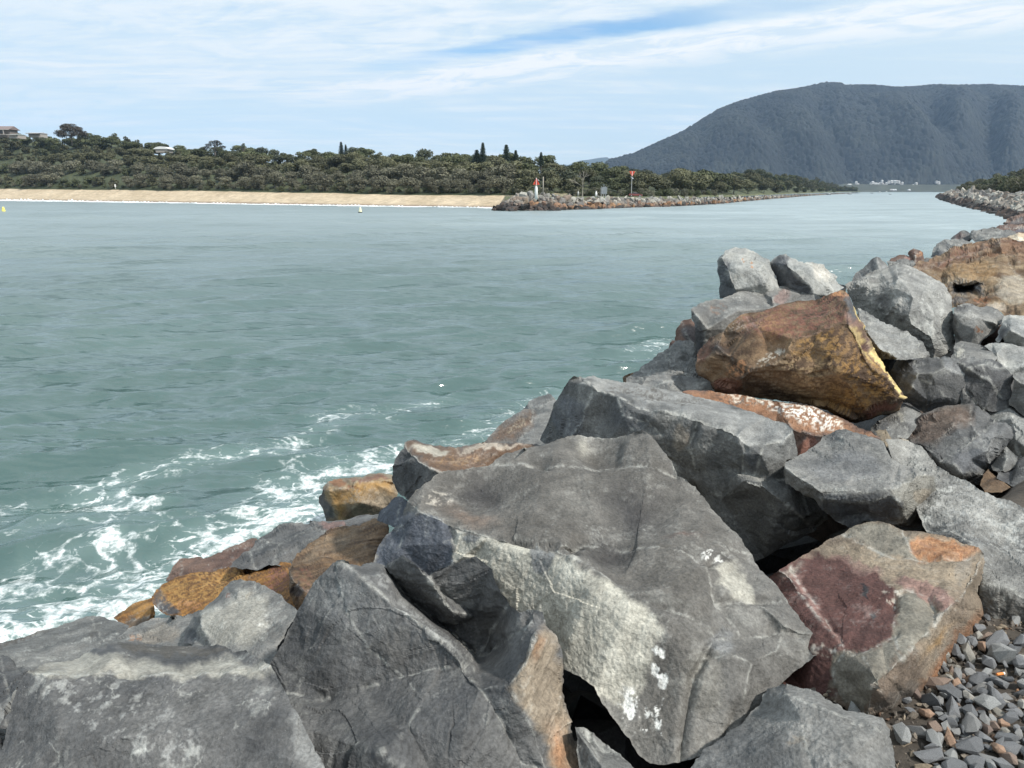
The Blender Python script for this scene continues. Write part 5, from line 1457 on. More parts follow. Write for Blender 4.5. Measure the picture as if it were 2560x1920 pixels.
    # white hall with a curved roof among the trees
    Y = 500.0; s = Y / F_PX; root = link('hall', None, loc=px_loc(414, Y, float(sky_z(414, 373, Y))), label='white arch-roofed building showing above the trees beside a palm', cat='building')
    n = 12; w = 19 * s; P = []; 
    for y in (0, 9):
        for k in range(n + 1):
            a_ = math.pi * (.18 + .64 * k / n); P.append((math.cos(a_) * w * 1.18, y, (math.sin(a_) - .5) * 8.5 * s * 2 * .75))
    F = [(k, k + 1, n + 2 + k, n + 1 + k) for k in range(n)] + [tuple(range(n, -1, -1)), tuple(range(n + 1, 2 * n + 2))]
    a = MB(); a.add(P, F); link('roof', a.mesh('roof', M_WHITE), parent=root); a = MB(); a.box((0, 4.5, -1.0), (w * 1.5, 8.0, 2)); link('wall', a.mesh('wall', M_FASC), parent=root)
    # white sign at the forest edge
    Y = float(d_front(np.array(290.))) + .5; a = MB(); a.box((0, 0, 1.6), (.75, .12, 1.5)); a.tube((0, .1, -.5), (0, .1, 1.4), .08, .08, 6)
    link('notice_board', a.mesh('notice_board', M_WHITE), loc=px_loc(290, Y, float(ground_z(np.array(290.), np.array(Y)))), label='small white notice board at the forest edge above the sand', cat='sign')
    # little craft on the river
    hull = MB(); hull.add([(-2.6, -.9, .7), (1.8, -.9, .75), (3.2, 0, .95), (1.8, .9, .75), (-2.6, .9, .7), (-2.4, -.6, -.2), (1.6, -.6, -.2), (2.6, 0, -.1), (1.6, .6, -.2), (-2.4, .6, -.2)], [(0, 5, 6, 1), (1, 6, 7, 2), (2, 7, 8, 3), (3, 8, 9, 4), (4, 9, 5, 0), (0, 1, 2, 3, 4), (9, 8, 7, 6, 5)])
    cabin = MB(); cabin.box((-.3, 0, 1.25), (1.9, 1.3, 1.2), taper=.8)
    hd = hull.mesh('hull', plain('boat_hull_dark', (.10, .10, .11), .5)); hw = hull.mesh('hull', M_WHITE); cb = cabin.mesh('cabin', M_WHITE)
    for px, Y, dk, sc_, lb in ((2125, 1150, True, 1.0, 'small dark boat nearest the left river wall tip'), (2199, 1900, False, 1.5, 'white motor boat in the middle of the river bend'), (2180, 1500, True, .9, 'small dark boat in midstream left of the white motor boat'), (2226, 1100, True, .6, 'tiny dark boat right of midstream'), (2073, 1000, True, 1.0, 'dark boat moored off the end of the left wall'), (2216, 2300, False, 1.5, 'pale boat farthest up the river')):
        root = link('boat', None, loc=px_loc(px, Y, .1), rot=(0, 0, 2.6), scl=sc_, label=lb, cat='boat', group='boats on the river')
        link('hull', hd if dk else hw, parent=root); link('cabin', cb, parent=root)
    # cigarette butt among the stones
    p = on_z(2492, 1686, PATH_Z + .06); a = MB(); a.tube((0, 0, 0), (.022, 0, 0), .004, .004, 8); b = MB(); b.tube((.022, 0, 0), (.026, 0, 0), .0042, .0042, 8)
    root = link('cigarette_butt', None, loc=tuple(float(v) for v in p), rot=(0, 0, .2), scl=1.4, label='orange cigarette butt lying on the dark earth by the gravel', cat='litter')
    link('filter', a.mesh('filter', plain('orange_paper', (.75, .25, .06), .7)), parent=root); link('tip', b.mesh('tip', M_WHITE), parent=root)

# ---- traced from the place: outline / break lines carry forward distance in metres where given
rock('L', 'big flat-topped grey block filling the bottom left corner, pale upper edge', 'dark',
 [(-90,1450,2.42),(0,1560,2.36),(30,1440),(60,1330),(100,1230),(150,1155,2.6),(250,1125,2.75),(400,1112,2.9),(440,1082),(560,1040,3.05),(700,1030,3.1),(900,1036,3.1),(1050,1045,3.0),(1100,1028,2.95),(1150,1048),(1180,1072,2.85),(1240,1062,2.8),(1290,1095,2.7),(1370,1140,2.58),(1400,1195,2.52),(1450,1290,2.44),(1540,1450,2.33),(1620,1610,2.22),(1680,1760,2.12),(1730,1900,2.05),(900,1900,2.05),(-90,1900,2.1)],
 [[(150,1155),(220,1178,2.56),(300,1190,2.55),(500,1165,2.6),(700,1192,2.58),(900,1185,2.58),(1100,1172,2.6),(1300,1162,2.58),(1370,1140)],
  [(-90,1560,2.38),(0,1560)]],
 [(580,1100,2.72),(800,1110,2.78),(1100,1110,2.78),(700,1500,2.27),(300,1500,2.3),(1200,1450,2.3)],
 T=1.3, chip=0.22, vein=0.8, rough=1.3, wear=0.9, strata=None,
 patch=[('P',[(140,1150),(300,1110),(560,1095),(900,1140),(1150,1100),(1370,1140),(1390,1180),(1100,1190),(900,1200),(500,1185),(300,1200),(160,1180)],'pale',.55,8),
  ('E',850,1060,330,22,2,'stain',.8),('E',500,1080,90,20,5,'dark',.6),('S',600,1380,500,180,25,'light',.5,.2),('E',1560,1570,60,230,-22,'light',.5)])
rock('M', 'large dark cleft boulder at the bottom centre with a tan right flank', 'dark',
 [(-400,1250,2.7),(-377,1182,2.75),(-316,1060,2.85),(-274,994,2.9),(-188,857,3.05),(-95,765,3.1),(-60,785),(0,795,3.12),(60,790),(100,790,3.15),(150,760),(190,735,3.1),(215,755),(240,780,3.0),(300,825,2.98),(400,775,3.05),(505,743,3.05),(530,770),(560,800,2.98),(600,880,2.88),(640,940,2.8),(680,985,2.72),(740,965,2.72),(790,985,2.68),(800,1040,2.62),(850,1090,2.57),(870,1150,2.52),(878,1220,2.47),(880,1330,2.4),(900,1430,2.33),(930,1530,2.27),(960,1620,2.2),(975,1700,2.12),(1000,1900,2.0),(400,1900,1.95),(-200,1900,2.0),(-420,1500,2.3)],
 [[(-95,765),(30,860,2.9),(130,940,2.8),(230,1010,2.7),(330,1090,2.6),(400,1150,2.53),(460,1215,2.48)],
  [(100,790),(200,920,3.02),(330,1030,2.93),(420,1110,2.84),(502,1178,2.76),(460,1215)],
  [(240,780),(330,880,2.92),(400,985,2.84),(420,1060,2.88)],
  [(300,825),(345,900,2.96),(400,985)],
  [(640,940),(600,1010,2.85),(560,1080,2.82),(502,1178)],
  [(740,965),(765,1080,2.5),(720,1200,2.4),(650,1300,2.33),(700,1400,2.25),(760,1530,2.18),(800,1660,2.1)],
  [(460,1215),(520,1310,2.36),(600,1440,2.25),(650,1540,2.19),(700,1640,2.13),(800,1660)],
  [(-316,1330,2.55),(-160,1350,2.5),(0,1310,2.5),(200,1270,2.5),(330,1230,2.5),(460,1215)],
  [(502,1178),(600,1130,2.7),(680,1060,2.62),(740,965)],
  [(200,1270),(280,1390,2.33),(220,1500,2.22)],[(-95,765),(-60,1000,2.78),(40,1150,2.62),(200,1270)]],
 [(850,1400,2.3),(100,1600,2.1),(450,1500,2.17),(-200,1500,2.3),(500,1000,2.9)],
 T=1.5, steep=.3, chip=0.5, vein=0.35, wear=0.75, jit=3.5, strata=(0.5,0.2,-0.8,9,.006),
 patch=[('P',[(770,1060),(800,1040),(850,1100),(872,1220),(885,1400),(930,1560),(990,1760),(900,1760),(820,1640),(790,1500),(700,1400),(655,1300),(700,1220)],'tan',.75,10),
  ('K',870,1600,40,120,-10,'orange',.7),('K',770,1130,20,60,10,'orange',.4),('Z',[(20,840),(90,830),(330,1060),(500,1180),(460,1215),(230,1010)],'light',.55,8,-.1),
  ('S',450,1120,70,14,40,'cream',.9,.05),('K',-60,950,160,110,40,'mid' if False else 'grey',.45),('K',150,1150,120,90,40,'stain',.5),('K',560,1050,90,50,0,'stain',.5)])
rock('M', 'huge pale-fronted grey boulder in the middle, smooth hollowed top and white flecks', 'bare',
 [(205,505,4.0),(250,455),(275,430,4.15),(330,388,4.3),(380,375,4.35),(470,362,4.42),(550,345,4.5),(640,300,4.62),(700,285),(760,270,4.75),(820,245,4.82),(870,225,4.85),(940,208,4.9),(1010,212,4.88),(1100,219,4.8),(1180,212,4.7),(1222,203,4.65),(1250,222,4.6),(1280,255,4.5),(1330,310,4.35),(1380,380,4.2),(1415,420,4.12),(1450,440,4.08),(1500,510,3.92),(1560,590,3.76),(1620,660,3.62),(1690,740,3.48),(1730,800,3.35),(1790,855,3.22),(1850,940,3.08),(1920,1030,2.93),(1970,1082,2.85),(1992,1125,2.78),(1975,1165,2.74),(1930,1200,2.72),(1860,1260,2.68),(1800,1310,2.62),(1755,1345,2.58),(1745,1390,2.54),(1690,1460,2.47),(1630,1510,2.42),(1580,1555,2.38),(1490,1600,2.33),(1390,1630,2.3),(1320,1640,2.3),(1250,1635,2.33),(1190,1590,2.38),(1160,1530,2.42),(1100,1450,2.5),(1050,1380,2.57),(1010,1310,2.63),(950,1260,2.7),(880,1235,2.76),(800,1180,2.9),(600,1000,3.25),(400,870,3.55),(300,830,3.6),(200,830,3.62),(100,800,3.72),(55,775,3.78),(75,700,3.88),(120,620,3.95),(180,560,3.98)],
 [[(205,505),(250,545,3.8),(370,590,3.7),(470,630,3.58),(560,655,3.48),(700,690,3.36),(850,720,3.24),(950,770,3.12),(1050,820,3.0),(1130,870,2.92),(1200,930,2.84),(1300,965,2.8),(1420,1010,2.76),(1490,1055,2.74),(1520,1110,2.72)],
  [(370,590),(392,690,3.58),(400,780,3.5),(300,830)],
  [(550,345),(700,337,4.42),(820,345,4.3),(950,345,4.28),(1100,335,4.3),(1250,345,4.22),(1380,380)],
  [(950,770),(900,700,3.35),(950,655,3.42),(1050,640,3.4),(1200,655,3.32),(1350,712,3.24),(1430,742,3.2),(1492,790,3.1),(1520,880,2.98),(1540,950,2.92),(1620,1040,2.82),(1640,1100,2.76)],
  [(1492,790),(1600,715,3.4),(1690,740)],
  [(1540,950),(1660,935,2.98),(1700,925,3.0),(1850,940)],
  [(1520,1110),(1640,1100),(1740,1090,2.8),(1800,1070,2.84),(1970,1082)],
  [(1520,1110),(1490,1180,2.64),(1440,1270,2.56),(1420,1380,2.48),(1400,1500,2.38),(1390,1630)],
  [(1490,1180),(1600,1180,2.62),(1700,1200,2.62),(1800,1150,2.72),(1840,1040,2.84),(1970,1082)],
  [(1700,1200),(1650,1350,2.5),(1580,1555)],[(120,620),(165,600,3.85),(165,700,3.75)]],
 [(1150,760,3.10),(1350,850,2.99)],
 T=2.2, steep=.04, chip=0.24, vein=0.45, rough=1.25, wear=0.8, jit=3.2,
 hollow=[(520,460,90,60,.08),(1200,530,110,70,.11),(1070,690,75,60,.09),(1180,800,80,60,.08),(1030,290,60,30,.09)],
 patch=[('P',[(205,505),(345,383),(560,345),(870,225),(1222,203),(1415,420),(1500,510),(1680,760),(1540,790),(1520,1000),(1490,1055),(1300,965),(1130,870),(950,770),(700,690),(470,630),(250,545)],'stain',.6,14),('P',[(395,640),(470,645),(560,665),(700,700),(850,735),(950,790),(1080,850),(1190,950),(1290,1000),(1300,1100),(1250,1250),(1150,1390),(1050,1370),(950,1255),(870,1225),(800,1050),(640,950),(560,800),(400,760)],'pale',.95,9),
  ('E',480,660,40,26,0,'grey',.9),('P',[(725,700),(850,730),(830,830),(790,835),(750,800)],'grey',.9,4),
  ('P',[(165,560),(240,550),(375,595),(400,780),(300,830),(60,790),(60,720),(120,620)],'blue',.9,5),  # left-facing side: its shade painted in as dark blue-grey
  ('K',520,450,110,75,0,'black',.75),('K',1190,500,150,90,15,'black',.8),('K',1060,670,110,70,20,'black',.75),('K',1150,800,80,50,40,'stain',.5),  # dark blots laid over the dished hollows of the top
  ('K',800,600,260,50,15,'stain',.7),('K',470,560,120,30,20,'orange',.16),('K',1400,650,60,15,0,'redbrown',.3),('K',1030,290,60,25,0,'stain',.7),('K',970,240,35,40,0,'pale',.5),
  ('E',1350,850,130,100,30,'stain',.4),('P',[(1520,780),(1600,760),(1660,840),(1730,930),(1650,930),(1560,900)],'pale',.65,6),
  ('P',[(1300,1000),(1480,1080),(1470,1190),(1400,1350),(1380,1500),(1250,1550),(1180,1500),(1240,1250)],'stain',.6,25),
  ('S',1160,1400,45,100,-5,'white',1.,-.02),('S',1215,1440,45,50,0,'white',1.,.0),('S',1290,1230,28,90,0,'white',1.,.08),('S',1290,1420,22,120,0,'white',1.,.1),('S',1540,740,70,16,8,'white',.7,.1),
  ('E',1560,1110,70,60,0,'grey',.7),('E',1480,1300,90,150,0,'sage',.25),('S',330,480,60,40,0,'cream',.4,.2)])
rock('M', 'slab with a brown weathered top and dark blue-grey end, left of the huge boulder', 'dark',
 [(190,255,5.4),(240,245,5.6),(330,262,5.7),(430,277,5.75),(540,262,5.8),(640,255,5.8),(730,258,5.75),(820,275,5.5),(800,420,5.1),(500,520,4.75),(345,480,4.75),(260,520,4.8),(210,510,4.95),(160,470,5.1),(140,420,5.15),(130,350,5.2),(160,300,5.3)],
 [[(190,255),(215,290,5.1),(250,325,4.95),(300,360,4.82),(345,383,4.75),(450,420,4.75)]], [(450,320,5.3)],
 T=1.3, chip=0.5, wear=0.9,
 patch=[('P',[(190,250),(330,262),(540,262),(740,258),(820,300),(600,400),(345,383),(250,320)],'brown',.9,8),('E',300,285,90,18,5,'pale',.75),('E',560,275,150,12,-2,'cream',.5),('S',430,330,120,30,0,'ochre',.3,.0)])
rock('D', 'small blue-grey block wedged left of the huge boulder', 'blue',
 [(1940,545,5.5),(1980,470,5.5),(2060,390,5.6),(2130,330,5.7),(2190,370,5.5),(2250,430,5.2),(2260,600,5.0),(2180,640,5.0),(2040,600,5.2)],
 [[(2130,330),(2150,450,5.3),(2100,600,5.1)]], T=.6, chip=.7)
rock('D', 'brown striped rock like weathered timber above the cleft boulder', 'brown',
 [(1180,990,5.1),(1230,890,5.4),(1330,790,5.7),(1400,745),(1500,700,5.9),(1640,610,6.1),(1730,595,6.2),(1790,608,6.15),(1930,545,6.3),(2035,597,6.0),(2080,800,5.6),(2000,1000,5.1),(1900,1150,4.8),(1600,1250,4.6),(1400,1380,4.4),(1260,1345,4.6),(1215,1260,4.75),(1190,1170,4.85)],
 [[(1180,990),(1215,1080,4.75),(1310,1165,4.6),(1400,1125,4.65),(1560,1000,4.85),(1900,960,5.0)],[(1190,1060,5.0),(1215,1080)]], [(1550,850,5.45),(1850,750,5.6)],
 T=1.1, chip=.4, streak=(.83,.5,.15,15), strata=(-.4,.7,.6,11,.007), vein=.15, wear=.5,
 patch=[('E',1550,800,300,60,-25,'tan',.3),('S',1300,1080,100,120,0,'redbrown',.5,.0),('E',1260,1130,60,50,30,'black',.8)])
rock('D', 'dark folded rock just behind the striped brown one', 'dark',
 [(660,960,6.5),(720,890,6.7),(850,820,6.9),(893,760,7.1),(890,720,7.2),(1000,680,7.4),(1100,610,7.6),(1200,575,7.7),(1290,585),(1350,580,7.6),(1380,558,7.6),(1440,575,7.4),(1600,565,7.3),(1680,560,7.3),(1800,520,7.4),(1960,500,7.4),(2060,560,7.1),(1950,640,6.8),(1640,720,6.6),(1400,860,6.3),(1300,960,6.2),(1200,960,6.2),(1150,930,6.3),(1000,930,6.4),(900,956,6.4),(780,955,6.4)],
 [[(890,720),(1000,740,6.95),(1100,765,6.8),(1060,880,6.5),(1010,930,6.35)],[(1380,558),(1430,620,7.1),(1520,700,6.8),(1500,760,6.6)],[(850,820),(860,900,6.55),(900,956)],[(1100,765),(1250,700,6.95),(1380,640,7.1)]],
 T=1.2, chip=1.3, wear=.6, patch=[('E',1560,620,120,50,15,'pink',.7),('E',1800,540,160,30,-12,'grey',.5),('S',960,760,90,50,0,'light',.4,.1)])
rock('D', 'reddish brown rock at the foam behind the orange rock', 'red',
 [(120,1090,7.3),(160,1010,7.5),(200,940,7.7),(240,890,7.9),(300,870),(380,865,8.0),(440,882,7.8),(540,855,7.9),(700,790,8.2),(850,720,8.5),(895,715,8.4),(950,800,7.8),(900,930,7.3),(700,1050,7.0),(400,1130,6.9),(150,1160,7.0)],
 [[(240,890),(270,1000,7.4),(260,1080,7.2)]], [(600,950,7.5)], T=1.2, chip=.6, vein=.6)
rock('D', 'bright orange lichen-stained rock with a grey broken left end', 'orange',
 [(5,1240,6.3),(30,1180,6.5),(60,1130,6.6),(120,1090,6.7),(250,1040,6.8),(400,1010,6.9),(600,980,6.95),(680,955),(770,940,6.9),(850,960,6.8),(950,930,6.7),(1000,910,6.7),(1100,918),(1200,932,6.4),(1230,1050,5.9),(1230,1200,5.5),(1290,1340,5.15),(1200,1420,5.1),(800,1420,5.4),(400,1440,5.6),(240,1362,5.85),(130,1372,5.95),(60,1320,6.1),(8,1285,6.2)],
 [[(60,1130),(90,1190,6.35),(130,1240,6.2),(180,1290,6.05),(240,1362)],[(770,940),(850,1050,6.3),(830,1200,5.9)]], [(500,1150,6.25),(1050,1100,6.0)],
 T=1.2, chip=.55, vein=.1, streak=(.8,.5,-.1,22), wear=.25,
 patch=[('P',[(0,1240),(55,1135),(100,1190),(190,1290),(250,1365),(120,1375),(0,1290)],'dark',.9,5),('S',450,1120,430,130,-15,'ochre',.8,-.12),('E',180,1140,130,40,-20,'ochre',.6),('S',1080,1100,120,150,0,'redbrown',.8,-.1),('S',300,1290,160,60,10,'orange',.5,.0),('S',60,1290,60,50,30,'light',.6,.0)])
rock('L', 'low smooth brown stone beside the foam, left of the orange rock', 'orange',
 [(572,900,7.0),(620,862,7.1),(700,825,7.2),(768,800,7.2),(785,860,6.9),(775,960,6.5),(700,990,6.4),(640,1000,6.4),(610,930,6.7)],
 [[(640,915,6.8),(760,880,6.7)]], T=.7, chip=.3, streak=(1,.2,0,7), patch=[('E',680,860,90,30,-20,'ochre',.4),('E',710,915,60,25,-20,'stain',.8)])
rock('L', 'low grey lobe between the flat left slab and the veined grey boulder', 'mid',
 [(553,1035,4.95),(590,1000,5.1),(640,960,5.25),(720,915,5.4),(820,896,5.5),(950,875,5.4),(1000,860,5.3),(1060,850,5.2),(1060,960,4.8),(960,1070,4.5),(900,1160,4.2),(560,1160,4.2)],
 [[(640,1000,4.95),(740,960,5.1),(900,900,5.2)]], T=.9, chip=.5, patch=[('S',690,985,40,25,0,'orange',.7,.0),('E',820,980,120,60,0,'tan',.3)])
rock('D', 'pointed grey boulder with a pale cracked face below the orange rock', 'mid',
 [(272,1560,4.6),(300,1480,4.7),(350,1390,4.8),(440,1320,4.9),(560,1220,4.95),(640,1130,5.0),(700,1090,5.0),(800,1072,4.95),(880,1075,4.9),(950,1115,4.8),(1050,1170,4.6),(1150,1240,4.4),(1265,1345,4.15),(1235,1430,4.05),(1180,1510,3.95),(1130,1600,3.88),(1090,1690,3.8),(1090,1820,3.6),(600,1820,3.8),(450,1660,4.15),(290,1615,4.4)],
 [[(800,1072),(745,1150,4.65),(725,1250,4.5),(620,1260,4.5),(515,1325,4.45),(420,1370,4.45),(430,1480,4.3),(470,1570,4.2),(520,1640,4.1)],[(880,1075),(900,1180,4.6),(1000,1400,4.2),(950,1600,3.95)]],
 [(650,1450,4.22),(350,1540,4.45)], T=1.2, chip=.45, vein=.9, wear=.9,
 patch=[('P',[(745,1150),(880,1160),(1000,1250),(1000,1450),(900,1650),(540,1640),(440,1500),(420,1370),(515,1325),(725,1250)],'pale',.45,12),('E',340,1540,80,90,0,'dark',.8),('S',650,1210,30,40,0,'redbrown',.7,.0),('S',920,1455,50,14,15,'white',.5,-.1),('K',1050,1500,90,120,30,'stain',.5)])
rock('L', 'flat sloping grey slab at the left edge above the foam line', 'grey',
 [(-100,1080,4.9),(-80,1055,5.1),(0,1035,5.3),(100,1000,5.5),(250,950,5.7),(380,905,5.9),(460,880,6.0),(520,890,5.9),(600,920,5.6),(655,945,5.4),(620,1000,5.1),(560,1050,4.8),(480,1130,4.5),(300,1210,4.2),(140,1220,4.1),(60,1130,4.45)],
 [[(-80,1075,4.9),(60,1110,4.6),(250,1100,4.7),(400,1060,4.9),(560,1050)],[(460,880),(480,960,5.4),(560,1050)]], [(200,1030,5.2)],
 T=1.2, chip=.4, vein=.9, patch=[('E',120,1000,140,18,-20,'stain',.9),('E',480,960,25,60,20,'stain',.4)])
rock('L', 'dark rugged rock cut by the left edge beside the flat-topped block', 'dark',
 [(-110,1090,4.0),(0,1082,4.0),(50,1100,3.9),(80,1150,3.75),(160,1160,3.6),(160,1260,3.3),(70,1480,3.0),(0,1540,2.95),(-110,1540,3.0)],
 [[(0,1082),(20,1200,3.5),(60,1330,3.25),(0,1480,3.05)]], T=.9, chip=1.4)
rock('L', 'small dark stone at the left edge under the rugged rock', 'grey',
 [(-90,1330,2.95),(0,1335,2.95),(22,1370,2.9),(20,1410,2.85),(-10,1470,2.8),(-90,1480,2.8)], T=.3, chip=.6)
rock('D', 'rounded orange boulder standing alone in the white surf', 'tan',
 [(1435,350,10.8),(1462,325,10.8),(1465,290,10.8),(1520,220,11.0),(1580,200),(1650,185,11.3),(1800,170,11.4),(1860,160,11.4),(1900,155,11.4),(1960,142,11.4),(2070,160,11.2),(2085,240,10.8),(2125,330,10.5),(2080,470,10.4),(1980,530,10.4),(1800,560,10.4),(1640,562,10.4),(1580,560,10.45),(1515,555,10.5),(1500,500,10.55),(1470,430,10.65),(1440,390,10.75)],
 [[(1520,220),(1530,300,10.55),(1560,420,10.45),(1580,560)],[(1530,300),(1620,285,10.5),(1720,290,10.5),(1770,230,10.6),(1900,225,10.6),(2085,225,10.7)]],
 [(1800,400,10.3)], T=1.2, chip=.35, vein=.2, wear=.4,
 patch=[('P',[(1530,280),(1720,280),(1780,220),(2080,210),(2110,330),(1900,330),(1700,400),(1640,560),(1570,560)],'ochre',.8,14),('P',[(1430,350),(1520,210),(1550,400),(1600,570),(1500,560)],'dark',.85,8),
  ('E',1620,230,80,25,10,'rust',.8),('E',1860,200,180,30,-5,'redbrown',.7),('S',1850,400,200,120,0,'tan',.8,.0),('E',1740,290,60,14,5,'rust',.8),('E',1700,500,100,50,20,'brown',.6)])
rock('C', 'brown-ridged pyramid rock above the surf behind the huge boulder', 'grey',
 [(175,1145,8.0),(200,1080,8.3),(300,990,8.7),(420,900,9.0),(560,840,9.3),(600,835,9.3),(740,840,9.0),(800,900,8.6),(780,1100,7.6),(760,1200,7.0),(480,1220,7.0),(200,1220,7.2)],
 [[(600,835),(590,930,8.4),(530,1030,7.9),(480,1120,7.5),(470,1200,7.1)]], T=1.2, chip=.4, vein=.5,
 patch=[('P',[(560,840),(600,850),(580,950),(470,1120),(170,1150),(300,980)],'brown',.85,10),('S',480,960,120,60,-40,'tan',.7,-.05)])
rock('C', 'dark rock with a pale broken top peeping above the brown-ridged pyramid', 'grey',
 [(470,890,11.2),(530,830,11.3),(545,780,11.4),(640,740,11.5),(730,705,11.6),(780,738,11.3),(820,790,11),(800,900,10.4),(600,920,10.4)],
 [[(545,780),(600,835,10.9),(720,790,11),(780,738)],[(600,835),(560,840,10.9),(480,885,11)]], T=.8, chip=.9, patch=[('E',500,860,60,30,-40,'dark',.8),('E',650,790,60,20,-20,'light',.4)])
rock('S', 'long flat-topped dark grey slab leaning behind the huge boulder', 'grey',
 [(1349,1098,5.85),(1360,1072,5.9),(1374,1040,5.95),(1383,1009,6.0),(1406,977,6.1),(1420,954,6.15),(1435,938,6.2),(1449,936,6.25),(1478,939,6.25),(1522,948,6.2),(1551,954,6.15),(1594,959,6.15),(1652,974,6.05),(1710,983,6.0),(1768,994,5.9),(1800,1004,5.85),(1850,1022,5.6),(1912,1042,5.3),(1965,1058,5.1),(1982,1075,4.95),(1990,1110,4.85),(1995,1140,4.75),(1966,1152,4.65),(1963,1200,4.55),(1990,1222,4.45),(2030,1245,4.4),(2060,1265,4.36),(2072,1295,4.32),(2034,1326,4.3),(1969,1352,4.25),(1912,1391,4.2),(1860,1420,4.15),(1750,1380,4.3),(1620,1300,4.55),(1480,1200,5.0),(1400,1140,5.4)],
 [[(1449,936),(1481,961,5.85),(1501,977,5.75),(1542,991,5.6),(1588,1011,5.4),(1652,1026,5.25),(1695,1037,5.2),(1743,1046,5.1),(1795,1059,5.0),(1843,1081,4.85),(1869,1107,4.75),(1912,1109,4.75),(1960,1102,4.8),(1982,1075)],
  [(1481,961),(1467,1011,5.65),(1444,1063,5.5),(1425,1100,5.45)],
  [(1869,1107),(1853,1137,4.66),(1852,1176,4.6),(1886,1187,4.55),(1904,1137,4.62),(1912,1109)],
  [(1813,1172,4.68),(1852,1176)],[(1886,1187),(1930,1200,4.5),(1963,1200)],
  [(1813,1172),(1869,1192,4.45),(1904,1205,4.38),(1950,1250,4.3),(2000,1290,4.25),(2034,1326)],
  [(1542,991),(1560,1040,5.3),(1620,1060,5.15),(1652,1090,5.05),(1680,1150,4.9),(1740,1250,4.6)],[(1743,1046),(1720,1110,4.9),(1740,1180,4.75)]],
 [(1750,1020,5.45),(1600,985,5.7),(1500,1060,5.45),(1800,1250,4.5)],
 T=1.6, chip=.55, vein=.55, wear=.95, jit=2.5, strata=None, rough=1.2,
 patch=[('P',[(1440,935),(1600,958),(1800,1000),(1985,1070),(1960,1102),(1870,1105),(1800,1058),(1650,1020),(1500,970)],'light',.45,6),
  ('S',1640,990,150,14,8,'stain',.8,-.05),('E',1705,1095,22,32,0,'tan',.35),('K',1880,1150,14,30,0,'dark',.8),('E',1420,1040,40,60,0,'blue',.5),('K',1560,1050,60,35,20,'dark',.7)])
rock('T', 'long rust-edged rock with a white crusted top under the orange-brown boulder', 'red',
 [(238,965,6.6),(300,957,6.7),(400,965,6.7),(500,975,6.6),(640,998,6.5),(800,1028,6.4),(1000,1048,6.3),(1060,1078,6.2),(1150,1118,6.0),(1250,1160,5.75),(1350,1200,5.5),(1388,1225,5.4),(1350,1290,5.2),(1150,1330,5.0),(1000,1400,4.95),(905,1360,5.05),(880,1250,5.4),(800,1200,5.6),(600,1130,6.0),(400,1040,6.3)],
 [[(850,1140,5.75),(880,1178,5.6),(960,1195,5.5),(1065,1210,5.4),(1180,1250,5.3),(1388,1225)]], [(900,1090,6.0)],
 T=1.3, chip=.4, vein=.2, wear=.4, streak=(.75,-.35,-.1,14),
 patch=[('P',[(236,960),(500,972),(1000,1048),(1180,1130),(1390,1225),(1200,1235),(1050,1205),(870,1170),(560,1080),(300,1000)],'orange',.45,6),('Z',[(420,968),(640,1000),(1000,1055),(1150,1120),(1170,1170),(1030,1180),(900,1120),(700,1060),(560,1020)],'cream',.95,7,-.12),('Z',[(700,1025),(1000,1058),(1110,1110),(1130,1165),(1030,1170),(900,1110),(760,1060)],'white',.8,9,-.1),
  ('S',650,1040,250,14,8,'black',.7,-.05),('S',1150,1170,90,25,25,'cream',.4,.0),('E',960,1270,70,60,0,'redbrown',.8)])
